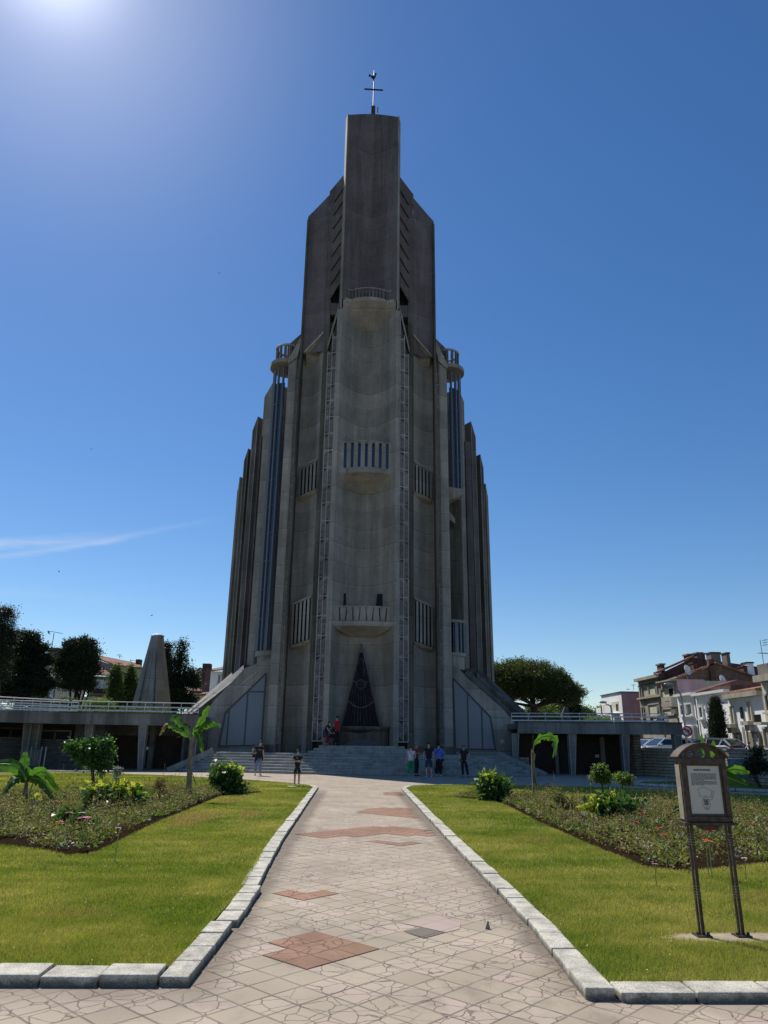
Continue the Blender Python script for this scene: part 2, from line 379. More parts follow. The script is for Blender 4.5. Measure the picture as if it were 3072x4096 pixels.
M['pl_cream'] = plaster('cream_render', (0.62, 0.58, 0.45), streak=0.2)
M['pl_green'] = plaster('grey_green_render', (0.20, 0.22, 0.17), streak=0.2)
M['pl_grey'] = plaster('grey_rough_render', (0.24, 0.21, 0.18), streak=0.35)
M['pl_rust'] = plaster('rusty_brown_render', (0.17, 0.09, 0.075), streak=0.4)
M['pl_mauve'] = plaster('mauve_render', (0.20, 0.13, 0.14), streak=0.3)
M['rubble'] = masonry('brown_rubble_masonry', (0.20, 0.11, 0.085), (0.30, 0.19, 0.14), (0.13, 0.085, 0.07), 1.6, 0.4, 0.2, 'xz', msz=0.03)
M['ashlar_y'] = masonry('brown_ashlar', (0.34, 0.27, 0.19), (0.42, 0.34, 0.25), (0.22, 0.18, 0.13), 2.2, 0.5, 0.25, 'yz')
M['drystone'] = masonry('layered_stone_wall', (0.50, 0.42, 0.30), (0.38, 0.31, 0.22), (0.03, 0.025, 0.02), 1.0, 0.85, 0.17, 'yz', msz=0.014)
M['dark_brick'] = masonry('dark_stone_blocks', (0.16, 0.16, 0.16), (0.11, 0.11, 0.11), (0.05, 0.05, 0.05), 1.0, 0.6, 0.14, 'xz', msz=0.008)
M['pier_brick'] = masonry('pale_stone_pier', (0.33, 0.28, 0.21), (0.25, 0.21, 0.16), (0.04, 0.03, 0.025), 1.0, 0.5, 0.16, 'xz', msz=0.012)
# ------------------------------------------------------------------ light and sky
SUN_AZ, SUN_EL = R(32.0), R(51.3)            # azimuth measured from +Y towards -X
sdir = Vector((-math.sin(SUN_AZ) * math.cos(SUN_EL), math.cos(SUN_AZ) * math.cos(SUN_EL), math.sin(SUN_EL)))
sd = bpy.data.lights.new('sun', 'SUN'); sd.energy = 5.0; sd.angle = R(0.5); sd.color = (1.0, 0.955, 0.88)
so = bpy.data.objects.new('sun', sd); col.objects.link(so); so.rotation_euler = sdir.to_track_quat('Z', 'Y').to_euler()
w = bpy.data.worlds.new('World'); scn.world = w; w.use_nodes = True
wt = w.node_tree; bg = wt.nodes['Background']
sky = wt.nodes.new('ShaderNodeTexSky'); sky.sky_type = 'NISHITA'; sky.sun_disc = False
sky.sun_elevation = SUN_EL; sky.sun_rotation = -SUN_AZ
sky.altitude = 0; sky.air_density = 1.0; sky.dust_density = 0.12; sky.ozone_density = 3.2
bg.inputs['Strength'].default_value = 0.09
tc = wt.nodes.new('ShaderNodeTexCoord')
# thin cirrus streak low in the north-west, placed by direction
def wm(op, a, b=None):
    x = wt.nodes.new('ShaderNodeMath'); x.operation = op
    for i, v in enumerate((a, b)):
        if v is None: continue
        if isinstance(v, (int, float)): x.inputs[i].default_value = v
        else: wt.links.new(v, x.inputs[i])
    return x.outputs[0]
def wramp(f, st):
    x = wt.nodes.new('ShaderNodeValToRGB'); e = x.color_ramp.elements
    while len(e) < len(st): e.new(0.5)
    for i, (p, c) in enumerate(st): e[i].position = p; e[i].color = (c, c, c, 1)
    wt.links.new(f, x.inputs[0]); return x.outputs[0]
sp = wt.nodes.new('ShaderNodeSeparateXYZ'); wt.links.new(tc.outputs['Generated'], sp.inputs[0])
azn = wm('ARCTAN2', sp.outputs[0], sp.outputs[1]); eln = wm('ARCSINE', sp.outputs[2])
def dirof(x, y):
    X, Y, U = ray(x, y); return math.atan2(X, Y), math.atan2(U, math.hypot(X, Y))
nz = wt.nodes.new('ShaderNodeTexNoise'); nz.inputs['Scale'].default_value = 1.0; nz.inputs['Detail'].default_value = 7; nz.inputs['Roughness'].default_value = 0.62
cmb = wt.nodes.new('ShaderNodeCombineXYZ'); wt.links.new(wm('MULTIPLY', azn, 9), cmb.inputs[0]); wt.links.new(wm('MULTIPLY', eln, 46), cmb.inputs[1]); wt.links.new(cmb.outputs[0], nz.inputs[0])
streaks = None
for (xa, ya, xb, yb, wd, am) in ((0, 2178, 560, 2138, 0.010, 0.55), (520, 2145, 930, 2062, 0.006, 0.28), (0, 2255, 240, 2240, 0.005, 0.12), (0, 2360, 700, 2420, 0.012, 0.10)):
    a0, e0 = dirof(xa, ya); a1, e1 = dirof(xb, yb); sl = (e1 - e0) / (a1 - a0)
    d = wm('SUBTRACT', wm('ADD', eln, wm('MULTIPLY', wm('SUBTRACT', nz.outputs[0], 0.5), wd * 2.5)), wm('ADD', wm('MULTIPLY', wm('SUBTRACT', azn, a0), sl), e0))
    band = wramp(wm('DIVIDE', wm('ABSOLUTE', d), wd), [(0.0, 1.0), (0.35, 0.6), (1.0, 0.0)])
    f1 = wramp(wm('DIVIDE', wm('SUBTRACT', azn, a0 - 0.3), (a1 - a0) + 0.3), [(0.0, 0.0), (0.2, 1.0), (0.62, 0.9), (1.0, 0.0)])
    v = wm('MULTIPLY', wm('MULTIPLY', band, f1), wm('MULTIPLY', wramp(nz.outputs[0], [(0.25, 0.45), (0.7, 1.0)]), am))
    streaks = v if streaks is None else wm('ADD', streaks, v)
mx = wt.nodes.new('ShaderNodeMix'); mx.data_type = 'RGBA'
hs = wt.nodes.new('ShaderNodeHueSaturation'); hs.inputs['Hue'].default_value = 0.504; hs.inputs['Saturation'].default_value = 1.24; hs.inputs['Value'].default_value = 1.2; wt.links.new(sky.outputs[0], hs.inputs['Color'])
wt.links.new(streaks, mx.inputs[0]); wt.links.new(hs.outputs[0], mx.inputs[6]); mx.inputs[7].default_value = (8.5, 9.0, 9.6, 1)
# bright aureole close round the sun
dt = wt.nodes.new('ShaderNodeVectorMath'); dt.operation = 'DOT_PRODUCT'; wt.links.new(tc.outputs['Generated'], dt.inputs[0]); dt.inputs[1].default_value = tuple(sdir)
au = wm('ADD', wm('MULTIPLY', wm('POWER', wm('MAXIMUM', dt.outputs['Value'], 0.0), 600), 7.0), wm('MULTIPLY', wm('POWER', wm('MAXIMUM', dt.outputs['Value'], 0.0), 60), 2.2))
ad = wt.nodes.new('ShaderNodeMix'); ad.data_type = 'RGBA'; ad.blend_type = 'ADD'; ad.inputs[0].default_value = 1.0; ad.clamp_result = False
cb = wt.nodes.new('ShaderNodeCombineXYZ'); [wt.links.new(au, cb.inputs[i]) for i in range(3)]
wt.links.new(mx.outputs[2], ad.inputs[6]); wt.links.new(cb.outputs[0], ad.inputs[7])
wt.links.new(ad.outputs[2], bg.inputs['Color'])
scn.view_settings.view_transform = 'Standard'; scn.view_settings.look = 'None'; scn.view_settings.exposure = 0.0; scn.view_settings.gamma = 1.0
scn.cycles.max_bounces = 5; scn.cycles.transparent_max_bounces = 4
# ================================================================== SETTING
MB().add([(-900,-300,-0.02),(900,-300,-0.02),(900,1500,-0.02),(-900,1500,-0.02)], [(0,1,2,3)]).build('ground', M['gravel'], kind='structure')
# paved path and plaza: one level sheet
MB().add([(-60,-5,0),(60,-5,0),(60,50,0),(-60,50,0)], [(0,1,2,3)]).build('paved_plaza', M['path'], kind='structure')
PL, PR = -1.1, 1.66
LZ = 0.052
def poly_sheet(name, pts, z, mat, kind='structure', thick=0.0):
    me = MB().add([(p[0], p[1], z) for p in pts], [tuple(range(len(pts)))]) if not thick else MB().prism(pts, z - thick, z)
    return me.build(name, mat, kind=kind)
def ccw(p):
    a = sum(p[i][0]*p[(i+1)%len(p)][1] - p[(i+1)%len(p)][0]*p[i][1] for i in range(len(p)))
    return p if a > 0 else p[::-1]
# outer outlines of the lawns (inside the kerbs)
KW = 0.22
lawnL = ccw([(-1.29, 5.95), (-1.2, 8.9), (-1.37, 13.2), (-1.50, 28.4), (-1.75, 29.9), (-2.6, 31.2), (-4.6, 33.3), (-8.5, 36.6), (-13.4, 38.7), (-22, 40.4), (-34, 40.4), (-34, 6.02)])
lawnR = ccw([(1.77, 5.61), (1.85, 7.45), (1.85, 12.8), (1.98, 28.4), (2.35, 30.1), (3.6, 30.9), (7.6, 31.0), (10.4, 30.4), (13.0, 27.6), (16.0, 24.6), (40, 17), (40, 5.56)])
def inpoly(P, pts):
    x, y = P[:, 0], P[:, 1]; c = np.zeros(len(P), bool); n = len(pts)
    for i in range(n):
        x0, y0 = pts[i]; x1, y1 = pts[(i + 1) % n]
        if y0 == y1: continue
        c ^= ((y0 > y) != (y1 > y)) & (x < (x1 - x0) * (y - y0) / (y1 - y0) + x0)
    return c
poly_sheet('lawn', lawnL, LZ, M['lawn'], thick=0.06)
poly_sheet('lawn', lawnR, LZ, M['lawn'], thick=0.06)
backL = ccw([(-40, 41.6), (-21.5, 41.6), (-14.5, 40.2), (-12.8, 40.6), (-14.5, 42.0), (-20, 43.2), (-40, 43.2)])
poly_sheet('lawn', backL, 0.05, M['lawn'], thick=0.06)
backR = ccw([(12.4, 33.0), (13.2, 32.0), (15.0, 29.4), (21, 26.2), (40, 22), (40, 31), (21, 35.5), (16.3, 36.4), (13.7, 35.2)])
poly_sheet('lawn', backR, 0.08, M['lawn'], thick=0.09)
bedL = ccw([(-14, 15.3), (-5.5, 12.3), (-4.45, 11.65), (-3.95, 11.15), (-3.72, 11.5), (-3.8, 13.0), (-3.95, 16), (-3.95, 19.5), (-4.0, 23.2), (-2.95, 25.0), (-3.1, 25.6), (-4.6, 26.4), (-6.0, 25.4), (-9, 23.5), (-14, 23)])
bedR = ccw([(3.05, 23.6), (4.1, 22.5), (4.2, 20.7), (4.0, 16.4), (3.95, 12.9), (4.0, 10.5), (4.45, 10.2), (5.9, 10.95), (9, 12.2), (14, 14), (14, 19), (9.5, 21.2), (7.2, 22.6), (5.6, 24.8), (3.6, 24.6)])
for b_ in (bedL, bedR):
    poly_sheet('flower_bed', b_, LZ + 0.006, M['soil'])
poly_sheet('bare_patch', [(2.62, 6.80), (2.85, 6.69), (3.2, 6.63), (3.8, 6.67), (4.2, 6.72), (4.3, 6.92), (4.0, 6.99), (3.4, 7.01), (2.85, 6.96)], LZ + 0.005, M['ground_tone'])
# terracotta, slate and pink tiles inlaid in the paving
S_ = 0.2667; KK = S_ / math.sqrt(2)
def cells(region, name, mat, pick=None):
    mb = MB()
    xs = [p[0] for p in region]; ys = [p[1] for p in region]
    for i in range(-40, 120):
        for j in range(-120, 40):
            ca, cb = i + 0.5, j + 0.5
            x = 0.25 + (ca + cb) * KK; y = 6.66 + (ca - cb) * KK
            if min(xs) - 0.3 < x < max(xs) + 0.3 and min(ys) - 0.3 < y < max(ys) + 0.3 and inpoly(np.array([[x, y]]), region)[0]:
                mb.add([(x, y + KK, 0.004), (x - KK, y, 0.004), (x, y - KK, 0.004), (x + KK, y, 0.004)], [(0, 1, 2, 3)])
    if mb.f: mb.build(name, mat, kind='structure')
cells([(-0.29, 6.09), (0.25, 6.66), (-0.32, 7.22), (-0.72, 6.84), (-0.5, 6.66), (-0.7, 6.47)], 'terracotta_paving', M['path_red'])
cells([(-0.47, 8.64), (-0.1, 9.02), (-0.29, 9.24), (-0.5, 9.05), (-0.72, 9.28), (-0.88, 9.1)], 'terracotta_paving', M['path_red'])
cells([(-1.02, 14.58), (0.26, 15.6), (0.71, 15.9), (1.5, 15.3), (1.56, 14.3), (0.64, 14.4), (-0.6, 13.9)], 'terracotta_paving', M['path_red'])
cells([(0.1, 19.04), (0.5, 20.3), (1.3, 20.5), (1.5, 19.5), (1.55, 17.6), (1.1, 18.0)], 'terracotta_paving', M['path_red'])
cells([(0.4, 13.55), (1.1, 13.3), (1.1, 12.9), (0.5, 13.1)], 'terracotta_paving', M['path_red'])
cells([(1.0, 26.9), (1.62, 26.9), (1.62, 24.8), (1.1, 25.6)], 'terracotta_paving', M['path_red'])
MB().add([(0.48,7.24,.004),(0.64,6.99,.004),(0.85,7.19,.004),(0.66,7.38,.004)], [(0,1,2,3)]).build('slate_paving', M['path_dark'], kind='structure')
MB().add([(0.50,7.52,.004),(0.66,7.39,.004),(0.86,7.20,.004),(1.0,7.32,.004),(1.04,7.52,.004),(0.86,7.86,.004),(0.7,7.76,.004)], [(0,1,2,3,4,5,6)]).build('pink_paving', M['path_pink'], kind='structure')
# kerbs: rows of granite blocks
def kerb_run(name, path, bl, w=KW, h=0.13, jit=0.006, taps=None):
    mb = MB(); k = 0
    for (a, b) in zip(path[:-1], path[1:]):
        a = Vector(a); b = Vector(b); L = (b - a).length; n = max(1, round(L / bl)); d = (b - a) / n; an = math.atan2(d.y, d.x); nn = Vector((-math.sin(an), math.cos(an)))
        for i in range(n):
            c = a + d * (i + 0.5); j = rnd.uniform(-jit, jit); hh = h + rnd.uniform(-0.008, 0.008); off = nn * j
            if taps: off = off + nn * taps(c)
            ln = d.length - rnd.uniform(0.006, 0.02)
            mb.box((c.x + off.x, c.y + off.y, hh / 2 - 0.01), (ln, w, hh + 0.02), an + rnd.uniform(-0.008, 0.008), M=Matrix.Rotation(rnd.uniform(-0.012, 0.012), 3, 'X'))
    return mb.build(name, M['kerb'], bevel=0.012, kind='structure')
def arc(cx, cy, r, a0, a1, n): return [(cx + r*math.cos(R(a0+(a1-a0)*i/n)), cy + r*math.sin(R(a0+(a1-a0)*i/n))) for i in range(n+1)]
hw = KW / 2; KH = 0.068
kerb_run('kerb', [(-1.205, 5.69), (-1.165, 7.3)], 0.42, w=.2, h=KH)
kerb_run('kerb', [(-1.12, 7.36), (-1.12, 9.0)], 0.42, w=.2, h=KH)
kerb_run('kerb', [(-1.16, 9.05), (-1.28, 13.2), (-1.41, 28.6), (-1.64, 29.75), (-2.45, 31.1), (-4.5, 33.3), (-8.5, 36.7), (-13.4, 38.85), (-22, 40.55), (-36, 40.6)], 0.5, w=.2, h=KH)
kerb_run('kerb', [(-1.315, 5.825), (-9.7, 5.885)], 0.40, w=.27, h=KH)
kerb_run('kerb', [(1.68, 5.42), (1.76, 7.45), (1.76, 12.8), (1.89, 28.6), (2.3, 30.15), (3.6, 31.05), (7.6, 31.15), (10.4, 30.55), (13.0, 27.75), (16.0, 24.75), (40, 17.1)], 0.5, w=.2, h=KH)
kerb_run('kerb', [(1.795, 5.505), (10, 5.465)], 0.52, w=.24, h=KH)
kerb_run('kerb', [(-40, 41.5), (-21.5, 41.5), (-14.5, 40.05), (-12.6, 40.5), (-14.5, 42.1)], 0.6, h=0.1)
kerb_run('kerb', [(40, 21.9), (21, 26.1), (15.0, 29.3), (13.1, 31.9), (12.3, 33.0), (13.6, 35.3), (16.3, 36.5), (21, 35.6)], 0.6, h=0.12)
# raised garden behind the terraces and the street on the right
MB().prism([(-90, 47.5), (-9.5, 47.5), (-9.5, 140), (-90, 140)], 0.0, 2.85).build('raised_garden', M['lawn'], kind='structure')
MB().prism([(10.2, 48.5), (17.0, 48.5), (24, 140), (10.2, 140)], 0.0, 2.7).build('raised_garden', M['lawn'], kind='structure')
MB().prism([(17.3, 20.2), (110, 20), (110, 160), (26.0, 160), (17.7, 46.1), (19.5, 40.0), (18.6, 33.5)], 0.0, 0.75).build('street', M['asphalt'], kind='structure')
MB().prism([(30.3, 30), (34, 30), (34, 150), (30.3, 150)], 0.7, 0.9).build('pavement', M['gravel'], kind='structure')
# grass blades on the lawns: nobody could count them
def scatter(poly, n, ymax, ymin, holes=()):
    xs = [p[0] for p in poly]; ys = [p[1] for p in poly]
    P = np.stack([NR.uniform(max(min(xs), -16), min(max(xs), 17), n), NR.uniform(max(min(ys), ymin), min(max(ys), ymax), n)], 1)
    k = inpoly(P, poly) & (np.abs(P[:, 0] - P[:, 1] * 0.036) < P[:, 1] * 0.60 + 2.0)
    for h in holes: k &= ~inpoly(P, h)
    return P[k]
def blades(poly, holes, z0):
    out = []
    for (y0, y1, dens, hh, ww) in ((5.5, 7.5, 11000, 0.035, 0.005), (7.5, 10, 6500, 0.036, 0.007), (10, 15, 3000, 0.036, 0.010), (15, 23, 1100, 0.036, 0.017), (23, 42, 420, 0.036, 0.03)):
        xs = [p[0] for p in poly]; area = (min(max(xs), 17) - max(min(xs), -16)) * (y1 - y0)
        P = scatter(poly, int(area * dens), y1, y0, holes)
        n = len(P)
        if not n: continue
        a = NR.uniform(0, 2*np.pi, n); h = hh * NR.uniform(0.55, 1.25, n); l = NR.normal(0, 0.35, (n, 2)) * h[:, None]
        V = np.zeros((n, 3, 3)); dx = np.cos(a) * ww * 0.5; dy = np.sin(a) * ww * 0.5
        V[:, 0, 0] = P[:, 0] - dx; V[:, 0, 1] = P[:, 1] - dy; V[:, 1, 0] = P[:, 0] + dx; V[:, 1, 1] = P[:, 1] + dy
        V[:, 2, 0] = P[:, 0] + l[:, 0]; V[:, 2, 1] = P[:, 1] + l[:, 1]; V[:, 2, 2] = h
        V[:, :, 2] += z0
        out.append(V)
    return np.concatenate(out)
bare = [(2.70, 6.80), (2.88, 6.72), (3.2, 6.67), (3.8, 6.71), (4.15, 6.75), (4.2, 6.9), (3.95, 6.95), (3.4, 6.97), (2.88, 6.92)]
tag(quads('grass', blades(lawnL, [bedL], LZ), M['blade'], nv=3), 'short mown grass of the lawn left of the path', 'grass', kind='stuff')
tag(quads('grass', blades(lawnR, [bedR, bare], LZ), M['blade'], nv=3), 'short mown grass of the lawn right of the path', 'grass', kind='stuff')
for nm_, po_, ho_ in (('left', lawnL, [bedL]), ('right', lawnR, [bedR, bare])):
    P = scatter(po_, 3000, 22, 5.7, ho_); n_ = len(P); a_ = NR.uniform(0, 6.28, n_); r_ = .0075; Vd = np.zeros((n_, 4, 3))
    for i_, (dx_, dy_) in enumerate(((-1, 0), (0, -1), (1, 0), (0, 1))): Vd[:, i_, 0] = P[:, 0] + r_*(dx_*np.cos(a_) - dy_*np.sin(a_)); Vd[:, i_, 1] = P[:, 1] + r_*(dx_*np.sin(a_) + dy_*np.cos(a_)); Vd[:, i_, 2] = LZ + .036 + (.008 if i_ == 3 else 0)
    tag(quads('clover', Vd, plain('pale_clover_leaf', (.34, .38, .17), .8, 0, .3)), 'pale clover specks scattered through the %s lawn' % nm_, 'clover', kind='stuff')
# ================================================================== CHURCH
XC, Y0 = 0.35, 45.0
church = thing('church', 'towering grey concrete church with folded piers rising to a square central spire', 'church')
def U(u): return XC + u
# --- central shell: concave trough, shallower above the top balcony
def sec(u, w, d): return d * (1 - abs(u / w) ** 1.7)
cw = 1.95
us = [cw * (i / 12 - 1) for i in range(25)]
mb = MB()
def low(u, z):
    k = min(1, max(0, (9.0 - z) / 1.2)); d = 1.75
    return (U(u), Y0 + 0.12 + d * (1 - abs(u / cw) ** (1.7 + 5.0 * k)) * (1 - .06 * k), z)
zs = [1.0, 4.0, 7.8, 8.1, 8.4, 8.7, 9.0] + [9.0 + 24.2 * i / 16 for i in range(1, 17)]
mb.grid(lambda u, z: (low(u, z)[0], low(u, z)[1], z), us, zs)
mb.build('central_trough', M['conc'], church, smooth=True)
mb = MB()
def upp(u, z):
    v = abs(u / 2.03); d = 1.15 * (1 - v ** 1.25)
    return (U(u), Y0 + 0.05 + d, z)
us2 = [2.03 * (i / 12 - 1) for i in range(25)]
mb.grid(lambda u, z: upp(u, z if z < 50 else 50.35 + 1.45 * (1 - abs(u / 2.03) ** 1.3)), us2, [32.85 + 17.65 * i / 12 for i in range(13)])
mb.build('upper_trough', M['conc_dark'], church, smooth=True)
# back, sides and roof of the tower shaft
mb = MB()
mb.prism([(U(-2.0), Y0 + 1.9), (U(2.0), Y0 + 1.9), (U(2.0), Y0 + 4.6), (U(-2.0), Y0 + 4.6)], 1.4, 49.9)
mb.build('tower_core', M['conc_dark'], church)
# lips on both sides of the trough
for s in (-1, 1):
    mb = MB()
    P = [(U(s*1.95), Y0 + 0.12), (U(s*1.98), Y0), (U(s*2.27), Y0 + 0.08), (U(s*2.31), Y0 + 0.5), (U(s*2.1), Y0 + 2.4), (U(s*1.95), Y0 + 1.6)]
    mb.prism(P if s > 0 else P[::-1], 1.0, 32.0)
    mb.build('pilaster', M['conc'], church)
    mb = MB()
    P = [(U(s*2.03), Y0 + 0.05), (U(s*2.06), Y0), (U(s*2.10), Y0), (U(s*2.26), Y0 + 0.75), (U(s*2.26), Y0 + 4.2), (U(s*2.0), Y0 + 4.2), (U(s*2.0), Y0 + 1.2)]
    z1 = [50.42, 50.42, 50.42, 50.5, 50.5, 51.5, 50.9]
    mb.prism(P if s > 0 else P[::-1], 32.003, z1 if s > 0 else z1[::-1])
    mb.build('spire_edge', M['conc'], church)
# --- balconies in the central trough
def wav(u, k=0.28): # plan of the balcony front
    a = abs(u) / 1.93
    return Y0 + 0.16 - (k * math.cos(a * math.pi / 1.3) if a < 0.65 else -0.0) + (0.22 * max(0, 0.65 - abs(a - 0.65)) * 0 if a < 0.65 else 0) + (0.10 if a < 0.65 else 0.22 * (1 - (a - 0.65) / 0.35))
def balcony(name, z0, z1, zc, nsl, slw, material, taper=0.0, wk=0.28):
    e = MB()
    uu = [1.93 * (i / 12 - 1) for i in range(25)]
    fr = [(U(u), wav(u, wk)) for u in uu]; bk = [(U(u), Y0 + 1.0) for u in (1.9, -1.9)]
    # corbel: from slab front down to the trough surface
    def corb(u, t):
        y_a = wav(u, wk) + 0.02; y_b = Y0 + 0.12 + sec(u, cw, 1.75) + 0.02
        zb = z0 - (z0 - zc) * (1 - abs(u / 1.95) ** 2.1)
        return (U(u), y_a + (y_b - y_a) * t, z0 + (zb - z0) * (t ** 1.35))
    e.grid(corb, uu, [i / 6 for i in range(7)])
    o = e.build(name, material, church, smooth=True)
    m2 = MB()
    m2.prism(fr + [(U(1.9), Y0 + 1.2), (U(-1.9), Y0 + 1.2)], z0, z0 + 0.3 * (z1 - z0) ** 0.3)
    zb = z0 + 0.3 * (z1 - z0) ** 0.3
    m2.build('balcony_slab', material, o)
    m3 = MB()
    for i in range(nsl):
        u = 1.93 * (2 * (i + 0.5) / nsl - 1); y = wav(u, wk) + 0.09
        w0, w1 = (slw - taper, slw + taper) if i % 2 else (slw + taper, slw - taper)
        m3.add([(U(u-w0/2), y, zb), (U(u+w0/2), y, zb), (U(u+w0/2), y+.1, zb), (U(u-w0/2), y+.1, zb), (U(u-w1/2), y, z1-.08), (U(u+w1/2), y, z1-.08), (U(u+w1/2), y+.1, z1-.08), (U(u-w1/2), y+.1, z1-.08)],
               ((0,3,2,1),(4,5,6,7),(0,1,5,4),(1,2,6,5),(2,3,7,6),(3,0,4,7)))
    m3.build('balustrade', M['conc'] if z0 < 30 else M['conc_dark'], o)
    m4 = MB(); m4.tube([(U(u), wav(u, wk) + 0.12, z1 - 0.04) for u in uu], 0.06, 6); m4.build('handrail', M['conc'], o)
    return o
balcony('balcony', 32.75, 33.95, 31.0, 15, 0.19, M['conc'])
balcony('balcony', 19.15, 21.55, 18.0, 8, 0.285, M['conc'])
balcony('balcony', 8.75, 10.05, 8.2, 9, 0.355, M['conc'], taper=0.075, wk=0.12)
m_ = MB(); m_.grid(lambda u, z: (U(u), Y0 + 0.5, z), [-1.9, 1.9], [19.5, 21.5]); m_.build('window_band', M['glass_blue'], church)
m_ = MB(); m_.grid(lambda u, z: (U(u), Y0 + 0.6, z), [-1.9, 1.9], [33.0, 33.75]); m_.build('window_band', M['conc_pier'], church)
for (a, b) in ((-1.5, -1.05), (0.82, 1.27)):
    sgn = -1 if a < 0 else 1
    yb = Y0 + 0.9
    m_ = MB(); m_.slab([(U(a), yb + 0.1, 9.6), (U(b), yb + 0.1, 9.6), (U(b - (0.09 if sgn < 0 else 0)), yb + 0.1, 11.0), (U(a + (0.09 if sgn > 0 else 0)), yb + 0.1, 11.0)], (0, 0.5, 0)); m_.build('opening', M['void'], church)
# --- lattice strips
def lattice(s, ua, ya, ub, yb, z0, z1, ztop_in, panel, name='lattice', bw=0.035, double=True, nd=10):
    a = Vector((U(s*ua), ya, 0)); b = Vector((U(s*ub), yb, 0)); ex = (b - a); W = ex.length; ex.normalize(); nrm = Vector((ex.y, -ex.x, 0)) * (1 if s > 0 else -1)
    if nrm.y > 0: nrm = -nrm
    bk = MB(); off = nrm * -0.14
    bk.add([tuple(a + off + Vector((0,0,z0))), tuple(b + off + Vector((0,0,z0))), tuple(b + off + Vector((0,0,z1))), tuple(a + off + Vector((0,0,ztop_in)))], [(0,1,2,3)])
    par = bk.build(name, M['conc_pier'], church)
    mb = MB()
    def pt(x, z): return tuple(a + ex * x + Vector((0, 0, z)))
    def lim(x): return ztop_in + (z1 - ztop_in) * x / W
    cols_ = [(0, W/2), (W/2, W)] if double else [(0, W)]
    n = int((max(z1, ztop_in) - z0) / panel)
    for k in range(n + 1):
        zb = z0 + k * panel
        for (x0, x1) in cols_:
            if zb > lim((x0 + x1) / 2): continue
            mb.bar(pt(x0, zb), pt(x1, zb), bw * 1.5, bw * 1.5, up=nrm)
            up_ = (k + (x0 > 0)) % 2
            for j in range(nd):
                zz = zb + panel * (j + 0.2) / nd
                d = panel / nd * 2.2 * (1 if (up_ if double else (j % 2)) else -1)
                if zz + abs(d) > lim(x1) or zz - abs(d) < z0: continue
                mb.bar(pt(x0, zz), pt(x1, zz + d), bw * 0.7, bw, up=nrm)
                if j % 3 == 1: mb.bar(pt((x0+x1)/2, zz + d/2), pt((x0+x1)/2 + 0.001, zz + d/2 + panel/nd*1.3), bw * 0.6, bw, up=nrm)
    for x in ([0.0, W/2, W] if double else [0.0, W]): mb.bar(pt(x, z0), pt(x, lim(x)), bw * 1.3, bw * 1.6, up=nrm)
    mb.build('tracery', M['conc_tracery'], par)
    return par
